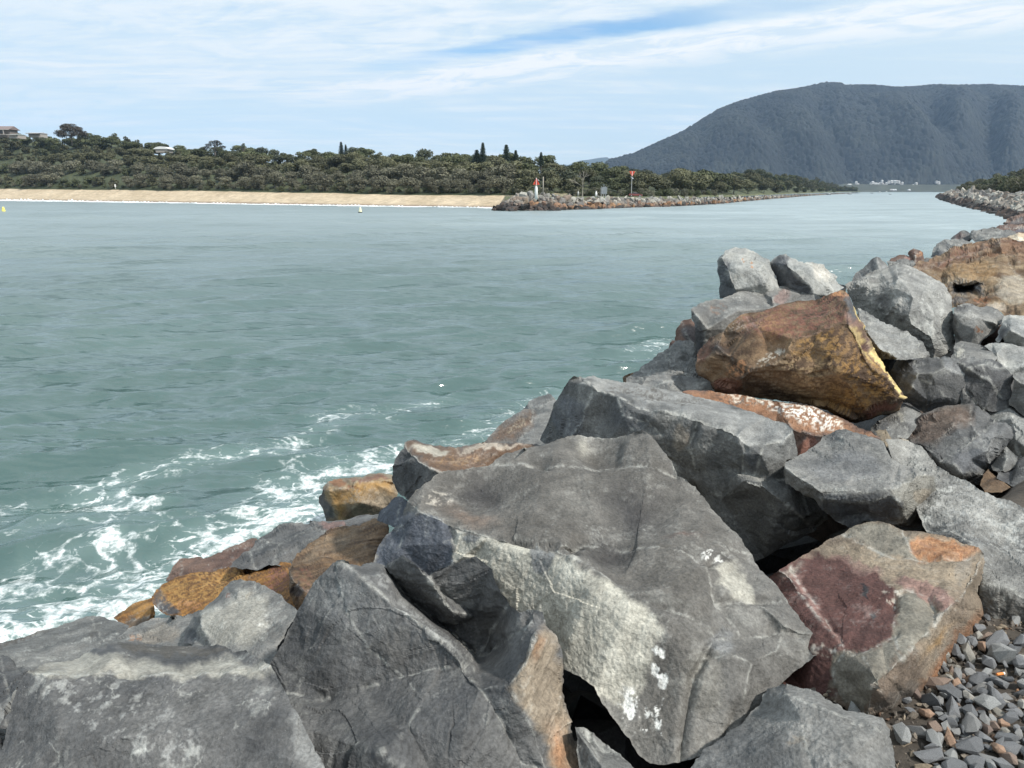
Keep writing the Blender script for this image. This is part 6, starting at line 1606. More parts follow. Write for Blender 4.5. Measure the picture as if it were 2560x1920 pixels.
rock('T', 'big orange-brown boulder with a yellow rim tilted on its edge', 'brown',
 [(325,800,7.0),(330,740,7.3),(350,700,7.4),(400,650,7.4),(480,600,7.4),(560,540,7.5),(600,513,7.6),(700,500,7.5),(800,460,7.5),(900,440,7.5),(1000,425,7.45),(1100,395,7.4),(1180,378,7.4),(1205,400,7.3),(1232,460,7.2),(1262,520,7.1),(1290,580,7.0),(1320,640,6.9),(1370,720,6.75),(1430,810,6.6),(1470,900,6.45),(1510,960,6.35),(1541,1012,6.25),(1522,1022,6.5),(1500,1070,6.6),(1440,1102,6.65),(1390,1100,6.6),(1330,1120,6.6),(1240,1142,6.6),(1170,1130,6.6),(1100,1080,6.6),(1050,1060,6.65),(900,1032,6.7),(800,1020,6.75),(600,992,6.8),(440,960,6.9),(400,905,6.9),(345,870,6.95)],
 [[(1180,378),(1195,470,6.75),(1225,560,6.45),(1275,650,6.35),(1310,720,6.3),(1345,790,6.26),(1400,860,6.22),(1465,940,6.2),(1541,1012)],
  [(1225,560),(1150,566,6.5),(1080,600,6.5),(1000,640,6.5),(880,662,6.52),(840,760,6.42),(760,810,6.42),(650,835,6.5),(590,900,6.55),(600,992)],
  [(1541,1012),(1480,1018,6.2),(1380,1032,6.22),(1300,1068,6.3),(1285,1100,6.45),(1240,1142)],
  [(600,513),(680,600,6.95),(760,700,6.7),(840,760)],[(480,600),(440,700,6.9),(520,760,6.75),(590,900)],[(1262,520),(1330,680,6.55),(1400,800,6.42),(1480,930,6.3)]],
 [(1150,850,6.2),(1000,900,6.3),(950,560,6.85),(1400,950,6.18),(420,760,6.85)],
 T=1.5, chip=.9, vein=.12, wear=.2, jit=2.4, streak=(.8,.3,-.45,6), steep=.9, strata=(.3,.4,-.8,10,.008),
 patch=[('S',1150,850,360,260,10,'ochre',.6,-.05),('K',1200,680,90,120,0,'brown',.5),('K',760,600,90,100,20,'orange',.55),('S',750,760,90,25,-45,'cream',.9,-.05),('S',640,560,120,35,-15,'cream',.45,.05),('S',560,830,80,50,0,'orange',.8,.0),
  ('Z',[(560,520),(900,440),(1180,380),(1200,560),(900,660),(600,640)],'redbrown',.8,10,-.1),('K',430,700,70,60,0,'black',.7),('K',360,740,30,80,15,'redbrown',.8),
  ('P',[(1205,395),(1222,400),(1300,560),(1400,730),(1440,810),(1545,1010),(1530,1012),(1430,850),(1395,800),(1330,690),(1282,580),(1238,480)],'yellow',.9,1.2),
  ('P',[(1205,560),(1240,560),(1300,660),(1375,790),(1372,812),(1340,780),(1290,700)],'yellow',.4,1.5),
  ('E',1340,700,20,110,-25,'purple',.7),('E',1160,410,60,14,-8,'orange',.8),('P',[(1190,500),(1230,500),(1270,590),(1200,560)],'pink',.6,3),('P',[(1180,400),(1205,410),(1260,520),(1240,545),(1200,470)],'dark',.9,3),
  ('P',[(1300,1068),(1380,1032),(1500,1022),(1480,1060),(1400,1085),(1310,1100)],'redbrown',.95,4),('E',1450,1085,60,22,-10,'stain',.8),('S',900,900,300,140,0,'tan',.5,-.05),('E',500,920,80,50,0,'redbrown',.7),('K',1100,1000,200,50,0,'ochre',.4)])
rock('T', 'grey flat-faced block left of and behind the orange-brown boulder', 'mid',
 [(290,490,8.0),(330,465,8.2),(430,430,8.5),(500,420,8.6),(600,390,8.8),(700,375,9.0),(770,362,9.1),(850,368,9.1),(930,385,9.0),(1000,395,8.9),(1060,410,8.6),(1040,480,8.3),(800,560,8.0),(600,620,7.8),(450,760,7.6),(335,860,7.5),(318,740,7.6),(320,600,7.7),(300,550,7.85)],
 [[(290,490),(340,540,7.75),(385,600,7.65),(380,680,7.6),(335,860)],[(700,375),(760,420,8.4),(770,480,8.15)]], [(560,500,8.0)],
 T=1.2, chip=.35, vein=.8, patch=[('P',[(285,490),(380,590),(370,700),(330,870),(310,700)],'dark',.8,5),('S',440,490,50,30,0,'rust',.4,.1),('E',830,410,60,40,0,'pink',.5)])
rock('T', 'tall pale grey rock with orange spots at the skyline of the pile', 'pale',
 [(455,425,9.2),(458,340,9.25),(452,210,9.4),(468,180,9.45),(492,150,9.5),(540,137,9.5),(600,137,9.5),(660,160,9.4),(700,190,9.3),(740,208,9.25),(748,240,9.2),(770,290,9.15),(800,370,9.0),(760,420,8.9),(600,440,8.9)],
 [[(492,150),(470,200,9.1),(500,260,8.95),(505,330,8.85),(545,385,8.8),(560,440,8.8)],[(700,190),(690,260,8.95),(720,340,8.85)]], [(620,260,8.9)],
 T=.7, chip=.9, wear=.4, patch=[('P',[(445,200),(480,190),(500,250),(500,330),(545,380),(565,450),(450,450)],'dark',.92,4),('S',605,210,14,16,0,'orange',.9,-.4),('S',652,215,12,10,0,'orange',.9,-.4),('S',655,258,12,12,0,'orange',.9,-.4),('K',700,330,40,40,0,'grey',.6),('E',570,150,70,14,0,'grey',.5)])  # dark polygon paints the shade of the left face
rock('T', 'white-faced jagged rock right of the tall pale skyline rock', 'pale',
 [(742,225,9.3),(790,185,9.4),(812,178,9.4),(840,171,9.4),(880,188,9.4),(930,208,9.4),(1000,216,9.4),(1060,230,9.4),(1100,262,9.35),(1140,305,9.3),(1146,350,9.2),(1180,365,9.1),(1140,395,8.9),(1100,420,8.8),(960,430,8.8),(850,400,8.9),(790,370,9.0),(760,300,9.15)],
 [[(840,171),(850,220,9.0),(880,262,8.9),(930,310,8.8),(975,350,8.75),(1000,400,8.7)],[(880,262),(950,250,8.95),(1000,216)],[(975,350),(1050,340,8.85),(1140,305)]], [],
 T=.7, chip=1.0, wear=.3, patch=[('P',[(742,225),(800,180),(840,172),(850,225),(900,280),(980,360),(1000,410),(790,370)],'dark',.9,4),('E',1050,290,70,60,20,'cream',.35),('E',860,200,18,25,0,'light',.6)])  # dark polygon paints the left face's shade beside the lit right
rock('A', 'big rounded grey boulder behind the yellow-rimmed one, dark pitted hollows', 'speck',
 [(150,890,9.3),(230,840,9.5),(290,800,9.6),(400,755,9.7),(540,720,9.8),(660,690,9.9),(740,655,9.95),(820,655,9.9),(900,678,9.8),(1000,710,9.7),(1100,750,9.55),(1200,810,9.4),(1300,870,9.2),(1350,920,9.0),(1380,1000,8.85),(1385,1080,8.7),(1390,1180,8.5),(1410,1280,8.35),(1422,1400,8.2),(1432,1500,8.05),(1430,1560,8.0),(1410,1650,7.85),(1395,1760,7.7),(1300,1800,7.6),(1130,1800,7.6),(1000,1700,7.8),(850,1600,7.95),(600,1450,8.2),(400,1300,8.5),(250,1150,8.8),(180,950,9.2)],
 [[(740,655),(760,780,9.1),(720,900,8.75),(690,1050,8.5),(700,1180,8.3),(790,1215,8.15),(890,1230,8.05),(910,1340,7.95),(1050,1420,7.8),(1170,1490,7.72),(1200,1600,7.66),(1220,1760,7.6)],
  [(400,755),(420,900,9.05),(550,960,8.8),(700,960,8.65)],[(1100,750),(1120,950,8.65),(1150,1200,8.2),(1170,1490)]],
 [(450,1100,8.65),(1280,1300,8.15),(950,1000,8.4)],
 T=1.8, chip=.9, vein=1.3, wear=.6, rough=2.0,
 patch=[('P',[(760,680),(1000,710),(1300,870),(1390,1100),(1430,1550),(1250,1600),(1150,1450),(900,1300),(720,1150),(740,900)],'light',.35,20),('K',580,1100,120,120,20,'black',.75),('K',1100,1400,90,30,0,'black',.6),('K',800,1280,60,50,0,'black',.55),('K',1000,1550,140,60,30,'dark',.6)])  # right side painted paler as sunlit; hollows blotted dark
rock('A', 'light grey slab lying right of the yellow rim', 'light' if False else 'mid',
 [(300,1160,8.5),(400,1210,8.3),(550,1290,8.1),(700,1368,7.9),(850,1430,7.7),(950,1500,7.55),(1050,1590,7.4),(1095,1650,7.3),(1130,1715,7.2),(1060,1735,7.1),(980,1748,7.05),(850,1750,7.0),(760,1740,6.98),(640,1740,7.1),(450,1700,7.3),(350,1500,7.6),(280,1300,8.0)],
 [[(550,1640,7.1),(640,1665,7.05),(720,1710,7.0),(760,1740)],[(300,1240,8.1),(420,1450,7.5),(550,1640)]], [(700,1520,7.45)],
 T=1.0, chip=.35, vein=.9, strata=(-.3,.7,.65,9,.02), streak=(.8,-.3,-.5,8), wear=.6, patch=[('E',700,1500,330,160,32,'light',.5),('P',[(540,1630),(640,1660),(740,1725),(740,1760),(560,1700)],'black',.9,3)])
rock('A', 'dark pointed stone on the waterside behind the rounded grey boulder', 'dark',
 [(225,855,12.2),(250,800,12.4),(300,740,12.6),(370,670,12.8),(450,600,13),(512,562,13.1),(560,592,13),(612,622,12.9),(662,682,12.7),(640,760,12.2),(400,850,12)],
 [[(512,562),(530,640,12.4),(560,720,12.1)],[(370,670),(450,740,12.2),(560,720)],[(300,740),(400,830,12)]], T=1.0, chip=.4, patch=[('P',[(512,562),(662,682),(560,720),(535,640)],'light',.5,4),('P',[(225,850),(300,760),(400,800),(380,860)],'light',.4,6)])
rock('A', 'small flat grey stone between the pointed stone and the brown outcrop', 'grey',
 [(630,622,13.4),(700,600,13.6),(830,598,13.6),(950,620,13.4),(975,650,13.2),(930,700,12.9),(800,720,12.8),(660,700,12.9)], [[(650,660,13.1),(800,640,13.2),(950,660,13.1)]], T=.6, chip=.7, strata=(0,.2,1,30,.02))
rock('A', 'low rust-brown stone with a pale patch behind the small flat stone', 'red',
 [(640,620,14.2),(720,570,14.5),(800,548,14.6),(860,540,14.6),(925,560,14.4),(945,610,14.1),(850,640,13.9),(700,640,13.9)], [[(800,600,14.1),(860,540)]], T=.7, chip=.5, patch=[('E',880,580,50,28,10,'pink',.9)])
rock('A', 'rust-red knob of rock at the water edge', 'red',
 [(880,540,14.4),(900,500,14.5),(940,468,14.6),(1010,480,14.6),(1048,520,14.5),(1062,590,14.2),(1060,640,14.0),(960,650,13.9),(920,600,14.1)], [[(940,468),(960,560,14.1),(950,640,13.9)]], T=.7, chip=1.0, vein=1.0, patch=[('S',1000,540,40,50,0,'orange',.7,-.1)])
rock('A', 'grey rock with a pale top left of the brown outcrop crest', 'mid',
 [(1140,572,15),(1150,500,15.2),(1200,420,15.6),(1250,385,15.8),(1290,365,15.9),(1380,358,15.9),(1500,370,15.6),(1640,392,15.1),(1640,470,14.4),(1400,560,14.2),(1250,600,14.3)],
 [[(1150,500),(1230,480,15.0),(1320,510,14.7),(1450,470,14.7),(1640,392)],[(1290,365),(1380,420,15.1),(1450,420,15)]], T=1.2, chip=.5, patch=[('P',[(1140,572),(1150,500),(1230,478),(1320,512),(1300,580)],'dark',.8,4)])
rock('A', 'dark purple-grey wedge rock behind the pale-topped grey one', 'dark',
 [(1372,357,19),(1430,300,19.5),(1480,270),(1530,255,20),(1582,282,19.6),(1610,340,18.8),(1560,400,18.2),(1400,390,18.4)], [[(1530,255),(1500,330,18.9),(1480,385,18.4)]], T=1.2, chip=.5, patch=[('E',1450,320,60,40,-30,'purple',.5)])
rock('A', 'broad fissured grey rock near the right edge above the brown outcrop', 'grey',
 [(1580,295,18.5),(1620,250,18.9),(1740,232,19.1),(1850,228,19.1),(1900,250,19),(1980,262,18.9),(2050,255,18.9),(2130,300,18.3),(2120,370,17.4),(1900,410,17),(1650,400,17.2),(1600,350,17.8)],
 [[(1620,250),(1700,310,18),(1850,300,18.1),(1980,262)],[(1650,400),(1760,360,17.3),(1950,330,17.6)]], T=1.6, chip=.9)
rock('A', 'rusty brown slab further up the pile at the right edge', 'red',
 [(1875,232,21),(1930,195,21.6),(2050,190,21.6),(2150,180,21.6),(2212,150,22),(2330,140,22),(2330,280,20),(2130,300,19.6),(1980,268,20)], [[(1930,195),(2050,230,20.6),(2330,220,20.6)]], T=1.5, chip=.8, patch=[('E',2180,250,90,30,-10,'blue',.8),('S',2150,200,80,25,-10,'cream',.4,.0)])
rock('A', 'reddish rock topmost of the near pile at the right edge', 'red',
 [(1968,188,26),(1970,155,26),(2050,120,26.6),(2130,90,27),(2212,70,27.4),(2330,60,27.4),(2330,170,25),(2200,180,24.6),(2060,195,24.8)], [[(1970,155),(2080,150,25.6),(2330,110,26)]], T=1.6, chip=.8, patch=[('E',2100,130,80,25,-15,'dark',.6)])
rock('A', 'small pale cream stone perched on the brown outcrop', 'cream',
 [(2008,352,14.0),(2060,320,14.2),(2110,300),(2150,288,14.3),(2212,300,14.2),(2290,322,14),(2290,385,13.4),(2150,380,13.4)], [[(2060,320),(2140,340,13.8),(2290,350,13.7)]], T=.5, chip=1.0, vein=.1)
rock('A', 'wide brown and yellow rock outcrop on the right edge', 'outcrop',
 [(925,690,11.6),(1000,630,12.2),(1150,590,12.8),(1300,540,13.1),(1400,500,13.2),(1550,430,13.5),(1700,390,13.8),(1850,360,13.9),(1920,362,13.7),(2000,352,13.8),(2100,368,13.5),(2212,372,13.4),(2420,390,13.2),(2420,1290,8.8),(2212,1280,8.9),(2120,1270,9.0),(2000,1250,9.1),(1900,1170,9.3),(1700,1160,9.5),(1500,1150,9.6),(1380,1170,9.7),(1340,1000,10.3),(1250,900,10.8),(1100,820,11.1)],
 [[(925,690),(1150,690,11.7),(1350,620,12.2),(1600,540,12.6),(1850,470,12.9),(1980,570,12.2),(2090,720,11.3),(2212,830,10.8),(2420,900,10.5)],
  [(1250,830,11.2),(1380,870,10.7),(1500,850,10.7),(1740,850,10.6),(1760,900,10.5),(1680,1000,10.2)],
  [(1380,990,10.45),(1500,1000,10.3),(1680,1000),(1900,1000,10.0),(2100,1100,9.6)],[(1920,362),(1930,420,13),(1850,470)],[(1500,1080,9.9),(1750,1110,9.7),(2000,1180,9.4)]],
 [(1560,930,11.1),(1450,940,11.1),(1650,700,11.5),(2000,850,10.6),(1900,1080,9.8)],
 T=2.5, chip=.8, vein=.3, strata=(.15,-.3,.9,7,.022), streak=(.9,-.2,.3,5), wear=.35, jit=3,
 patch=[('P',[(925,690),(1300,545),(1700,395),(2000,355),(2420,380),(2420,560),(2100,600),(1850,480),(1500,600),(1200,700)],'redbrown',.45,18),('E',1600,720,330,120,-5,'ochre',.25),('P',[(1380,870),(1740,860),(1740,990),(1380,990)],'dark',.9,6),  # dark polygon paints the shade inside the cave
  ('E',1500,1060,150,50,0,'dark',.6),('S',1720,1070,60,60,0,'rust',.9,-.1),('E',2100,950,220,160,20,'pale',.35),('E',1900,1130,140,40,5,'cream',.4),('S',1400,580,250,50,-20,'redbrown',.6,.0),('E',1880,520,110,50,15,'rust',.35)])
rock('A', 'angular grey rock with a rust streak below the brown outcrop', 'mid',
 [(1388,1160,9.0),(1450,1120,9.2),(1600,1108,9.3),(1700,1130),(1800,1140,9.2),(1900,1180,9.0),(1990,1225,8.9),(2012,1260,8.75),(1950,1320,8.6),(1890,1400,8.45),(1800,1480,8.3),(1690,1582,8.15),(1600,1575,8.15),(1500,1565,8.2),(1430,1600,8.2),(1400,1450,8.5)],
 [[(1388,1200,8.8),(1520,1240,8.6),(1700,1270,8.5),(1900,1330,8.45),(1950,1320)],[(1520,1240),(1450,1310,8.5),(1430,1420,8.4)],[(1450,1120),(1560,1160,8.9),(1700,1270)]], [(1650,1400,8.3)],
 T=1.2, chip=.4, patch=[('S',1690,1400,30,80,-35,'rust',.8,-.2),('E',1500,1140,110,25,-5,'black',.7),('S',1615,1125,16,18,40,'white',1.,-.5)])
rock('A', 'pale grey slab on the right edge beside the rust-streaked rock', 'pale',
 [(1985,1245,8.7),(2060,1240,8.7),(2212,1248,8.7),(2420,1255,8.7),(2420,1720,7.6),(2212,1640,7.8),(2000,1580,7.9),(1965,1500,8.0),(1920,1560,7.9),(1890,1520,8.0),(1940,1400,8.3),(1955,1320,8.5)],
 [[(1955,1320),(2050,1400,8.0),(1985,1480,7.95),(2000,1580)],[(2050,1400),(2212,1480,7.9),(2420,1500,7.9)]], [], T=1.2, chip=.4, vein=.6, patch=[('P',[(1890,1540),(1960,1310),(1990,1440),(1960,1560)],'dark',.8,4),('E',2150,1420,200,150,0,'grey',.5)])
rock('B', 'dark stone in the gap behind the tip of the yellow rim', 'dark',
 [(420,160,8.0),(620,130,8.3),(780,180,8.2),(840,330,7.8),(800,480,7.5),(700,620,7.2),(560,560,7.4),(460,350,7.7)], T=.9, chip=.7)
rock('A', 'shadowed brown stone in the gap under the rust-streaked rock', 'red',
 [(1560,1640,8.8),(1640,1480,9.0),(1850,1340,9.3),(2060,1360,9.2),(2120,1560,8.7),(2000,1760,8.3),(1700,1760,8.4)], T=.6, chip=.8)
rock('B', 'flat light grey stone below the rust-streaked rock', 'mid',
 [(1385,190,8.0),(1410,90,8.3),(1500,73,8.4),(1600,80,8.4),(1700,108,8.25),(1850,158,8.0),(1895,170,7.9),(1920,260,7.5),(1850,320,7.2),(1600,330,7.1),(1440,330,7.1),(1350,270,7.4)], [[(1500,73),(1510,180,7.8),(1530,260,7.4)],[(1400,180,7.9),(1450,215,7.6),(1510,245,7.4)]], T=.9, chip=.4, patch=[('E',1440,200,60,60,20,'pale',.6)])
rock('B', 'broad pale grey slab at the right edge above the dark cracked rocks', 'pale',
 [(1765,112,8.0),(1800,85,8.1),(1850,70,8.2),(2000,85,8.1),(2212,130,7.9),(2420,160,7.8),(2420,460,7.0),(2212,460,7.0),(2050,450,7.0),(1950,400,7.1),(1880,320,7.3),(1840,170,7.8)], [[(1850,70),(1900,200,7.6),(2000,360,7.2)],[(2000,360),(2200,350,7.2),(2420,370,7.2)]], T=1.1, chip=.5, vein=.9, patch=[('E',2100,200,280,90,8,'grey',.5)])
rock('B', 'dark rock with a vertical crack on its right, right of the yellow-rimmed tip', 'dark',
 [(600,460,7.4),(690,380,7.35),(740,285,7.4),(850,265,7.4),(950,275,7.35),(1100,250,7.4),(1250,250,7.4),(1350,255,7.3),(1430,310,7.1),(1500,390,6.95),(1530,440,6.85),(1515,600,6.7),(1495,700,6.65),(1480,850,6.6),(1300,880,6.6),(1060,930,6.6),(980,862,6.7),(900,800,6.75),(830,775,6.8),(650,700,7.0)],
 [[(1250,250),(1290,350,6.95),(1400,400,6.88),(1530,440)],[(950,275),(990,420,6.95),(920,580,6.8),(860,660,6.8)],[(1000,500,6.88),(1200,560,6.75),(1300,700,6.65),(1440,740,6.6)]], [(1150,420,6.88),(1100,750,6.65)],
 T=1.1, chip=1.0, vein=.5, patch=[('P',[(1250,250),(1350,255),(1530,440),(1400,400),(1290,350)],'grey',.8,5)])  # lit top facet painted paler than the rest
rock('B', 'dark middle rock of the three cracked ones, lumpy pale top', 'dark',
 [(1530,445,6.85),(1440,300,7.1),(1500,265,7.15),(1600,250,7.2),(1640,250),(1700,272,7.1),(1730,280),(1780,262,7.1),(1850,270,7.1),(1950,320,6.95),(2010,370,6.85),(2060,440,6.75),(2090,480,6.7),(2072,620,6.6),(2050,780,6.5),(2030,850,6.45),(1850,880,6.45),(1700,850,6.5),(1600,850,6.5),(1480,850,6.55),(1505,640,6.65)],
 [[(1440,300),(1580,380,6.85),(1720,330,6.9),(1800,320,6.9),(2010,370)],[(1530,640,6.68),(1600,720,6.6),(1760,850,6.45)],[(1720,330),(1850,560,6.62),(1950,700,6.55)]], [],
 T=1.0, chip=1.1, vein=.7, wear=.8, patch=[('E',1650,300,60,50,0,'light',.4),('E',1850,320,120,40,15,'light',.35)])
rock('B', 'dark rock cut by the right edge beside the vertical crack', 'grey',
 [(2082,450,6.7),(2150,420,6.8),(2420,400,6.8),(2420,940,6.2),(2212,920,6.3),(2130,860,6.4),(2048,790,6.5),(2075,620,6.6)], [[(2082,450),(2150,520,6.6),(2300,600,6.5)]], T=1.0, chip=1.0, vein=.5)
rock('B', 'brown-grey boulder split by a diagonal crack at the right', 'dark',
 [(868,1162,6.0),(920,1080,6.15),(980,980,6.3),(1060,905,6.4),(1200,840,6.5),(1300,820,6.5),(1450,800,6.5),(1600,780,6.5),(1680,808,6.4),(1760,870,6.3),(1830,940,6.2),(1900,985,6.1),(2000,990,6.05),(2060,1040,5.95),(2120,1092,5.85),(2080,1180,5.75),(2000,1280,5.65),(1920,1370,5.55),(1840,1460,5.45),(1780,1560,5.35),(1720,1700,5.2),(1500,1700,5.2),(1300,1600,5.25),(1180,1480,5.4),(1130,1330,5.55),(1000,1250,5.75),(900,1220,5.85)],
 [[(1250,1450,5.35),(1330,1400,5.4),(1550,1240,5.55),(1700,1110,5.75),(1870,975,6.05)],
  [(1550,1240),(1680,1120,5.7),(1600,1000,6.0),(1600,780)],[(1700,1110),(1780,1330,5.42),(1830,1470,5.35)],[(1130,1330),(1260,1180,5.75),(1400,1000,6.0)],[(1400,1480,5.28),(1500,1580,5.2),(1720,1600,5.25)]],
 [(1150,1050,6.05),(1600,1420,5.35),(1900,1150,5.65)], T=1.3, chip=.7, vein=.4,
 patch=[('P',[(868,1162),(1060,905),(1600,780),(1620,950),(1450,1000),(1300,1150),(1180,1250),(1000,1230)],'brown',.55,14),('P',[(1560,1250),(1720,1110),(1900,990),(2110,1090),(1840,1460),(1720,1640),(1400,1500),(1330,1420)],'grey',.45,8),('E',1600,1440,190,150,0,'blue',.4)])
rock('B', 'broad pale grey rock on the right edge behind the split boulder', 'pale',
 [(1740,860,6.7),(1850,830,6.75),(1950,800,6.8),(2030,788,6.8),(2120,830,6.7),(2212,885,6.6),(2420,910,6.5),(2420,1430,5.6),(2212,1430,5.7),(2110,1400,5.75),(1980,1320,5.9),(1900,1200,6.1),(1800,1000,6.4)], [[(2030,788),(2080,950,6.4),(2120,1200,6.0),(2110,1400)],[(2080,950),(2420,1000,6.3)]], T=1.1, chip=.4, vein=.6, patch=[('E',2050,1100,280,260,0,'mid' if False else 'grey',.35)])
rock('B', 'knobbly grey stone in the shade below the pale right-edge rock', 'grey',
 [(1830,1470,5.75),(1920,1360,5.85),(2000,1270,5.95),(2110,1380,5.8),(2150,1400,5.75),(2110,1500,5.6),(2000,1560,5.5),(1850,1560,5.55)], [[(2000,1270),(2010,1420,5.6),(1960,1540,5.5)]], T=.6, chip=1.3)
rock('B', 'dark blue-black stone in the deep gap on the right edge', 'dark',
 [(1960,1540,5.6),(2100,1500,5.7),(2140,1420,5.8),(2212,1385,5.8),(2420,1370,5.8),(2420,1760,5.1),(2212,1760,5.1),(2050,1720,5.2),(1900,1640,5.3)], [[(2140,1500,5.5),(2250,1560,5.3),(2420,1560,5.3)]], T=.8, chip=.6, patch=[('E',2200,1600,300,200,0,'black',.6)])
rock('B', 'brown stone strip below the split boulder', 'brown',
 [(1700,1720,5.3),(1740,1600,5.45),(1795,1535,5.5),(1900,1610,5.4),(2060,1740,5.15),(1950,1800,5.0),(1750,1800,5.05)], T=.5, chip=.4, vein=.2)
rock('B', 'light grey wedge between the orange-brown and the split boulder', 'mid',
 [(430,1060,6.6),(560,960,6.8),(700,860,6.95),(850,775,7.1),(940,820,7.0),(1080,900,6.9),(1010,980,6.6),(920,1100,6.3),(880,1180,6.15),(700,1230,6.05),(600,1200,6.1),(480,1120,6.3)], [[(850,775),(830,950,6.6),(840,1060,6.35),(880,1180)],[(560,980,6.6),(680,1060,6.35),(700,1230)],[(700,860),(740,1000,6.5),(680,1060)]], T=.9, chip=.5, vein=.8,
 patch=[('E',780,930,50,90,0,'pale',.5),('E',600,1080,80,90,30,'dark',.6),('E',930,960,90,130,0,'light',.35)])
rock('B', 'small layered tan stone lodged under the light grey wedge', 'tan',
 [(490,1110,6.0),(600,1090,6.05),(625,1180,5.85),(830,1178,5.85),(885,1190,5.8),(915,1230,5.7),(860,1300,5.5),(640,1290,5.5),(560,1200,5.7)], [[(620,1195,5.75),(840,1200,5.7),(850,1260,5.6)]], T=.4, chip=.5, strata=(0,.2,1,40,.01))
rock('T', 'flat grey stone with a ledged front in the middle right of the pile', 'mid',
 [(833,1372,4.7),(900,1340,4.8),(960,1300,4.95),(1000,1270,5.0),(1060,1220,5.15),(1120,1190,5.2),(1180,1184,5.2),(1250,1205,5.1),(1350,1230,5.0),(1400,1250,4.95),(1420,1285,4.85),(1450,1345,4.7),(1500,1375),(1560,1400,4.6),(1620,1428,4.55),(1690,1440,4.5),(1705,1500,4.42),(1720,1595,4.35),(1700,1655,4.3),(1650,1688,4.25),(1640,1735,4.2),(1560,1760,4.15),(1480,1750,4.15),(1420,1725,4.15),(1370,1712,4.15),(1290,1712,4.15),(1210,1750,4.15),(1130,1705,4.2),(1060,1645,4.25),(1000,1585,4.35),(900,1535,4.45),(833,1495,4.55)],
 [[(833,1400,4.6),(900,1455,4.45),(980,1500,4.3),(1035,1545,4.2),(1110,1530,4.22),(1200,1530,4.2),(1300,1545,4.18),(1440,1525,4.2),(1500,1495,4.25),(1570,1475,4.3),(1600,1435,4.4),(1690,1440)],
  [(1440,1525),(1490,1600,4.1),(1490,1745,4.14)],[(1035,1545),(1050,1590,4.18),(1120,1590,4.16),(1300,1600,4.14),(1440,1570,4.15)]],
 [(1150,1400,4.6),(1180,1250,4.98),(1300,1660,4.2)], T=1.0, chip=.35, vein=.5, rough=1.6, wear=.8,
 patch=[('P',[(1440,1525),(1600,1435),(1700,1450),(1720,1600),(1640,1740),(1490,1750),(1490,1610)],'sage',.55,6),('P',[(1000,1560),(1440,1560),(1485,1620),(1480,1750),(1200,1750),(1050,1640)],'dark',.75,8),('K',1120,1230,30,40,0,'dark',.4),('E',1630,1570,60,50,30,'tan',.4),('E',1180,1400,220,90,0,'blue',.25)])  # dark polygon puts the shade of the overhung front into the colour
rock('R', 'large coarse speckled grey boulder along the right edge above the gravel', 'speck',
 [(1420,-240,5.2),(1500,-235,5.35),(1546,-225,5.4),(1580,-205),(1626,-194,5.3),(1660,-160,5.2),(1681,-129,5.1),(1706,-89,5.0),(1756,-60,4.9),(1806,-34,4.8),(1860,-10,4.7),(1896,0,4.65),(1960,50,4.5),(2050,90,4.4),(2130,112,4.3),(2212,152,4.2),(2420,230,4.0),(2420,920,3.15),(2212,880,3.2),(2100,860,3.25),(2000,850,3.28),(1950,835,3.32),(1935,760,3.35),(1900,650,3.5),(1850,520,3.7),(1800,400,3.85),(1700,330,4.0),(1640,290,4.1),(1580,150,4.4),(1480,0,4.8)],
 [[(1640,290),(1750,270,4.0),(1850,320,3.85),(1930,420,3.65),(1975,520,3.5),(1990,620,3.35),(2100,640,3.3),(2212,680,3.25),(2420,730,3.15)],
  [(1681,-129),(1720,60,4.5),(1780,200,4.15),(1850,320)]],
 [(2100,300,3.95),(2200,500,3.55),(2050,480,3.6),(1620,-50,4.85)],
 T=2.0, steep=.0, chip=.35, vein=1.2, rough=2.2, wear=.5,
 patch=[('P',[(1930,640),(2100,645),(2212,690),(2420,740),(2420,930),(1950,850)],'stain',.85,8),('S',1950,250,350,300,35,'light',.5,.1),('K',1900,380,60,50,0,'dark',.4)])  # underside face below the ridge coloured darker than the speckled top
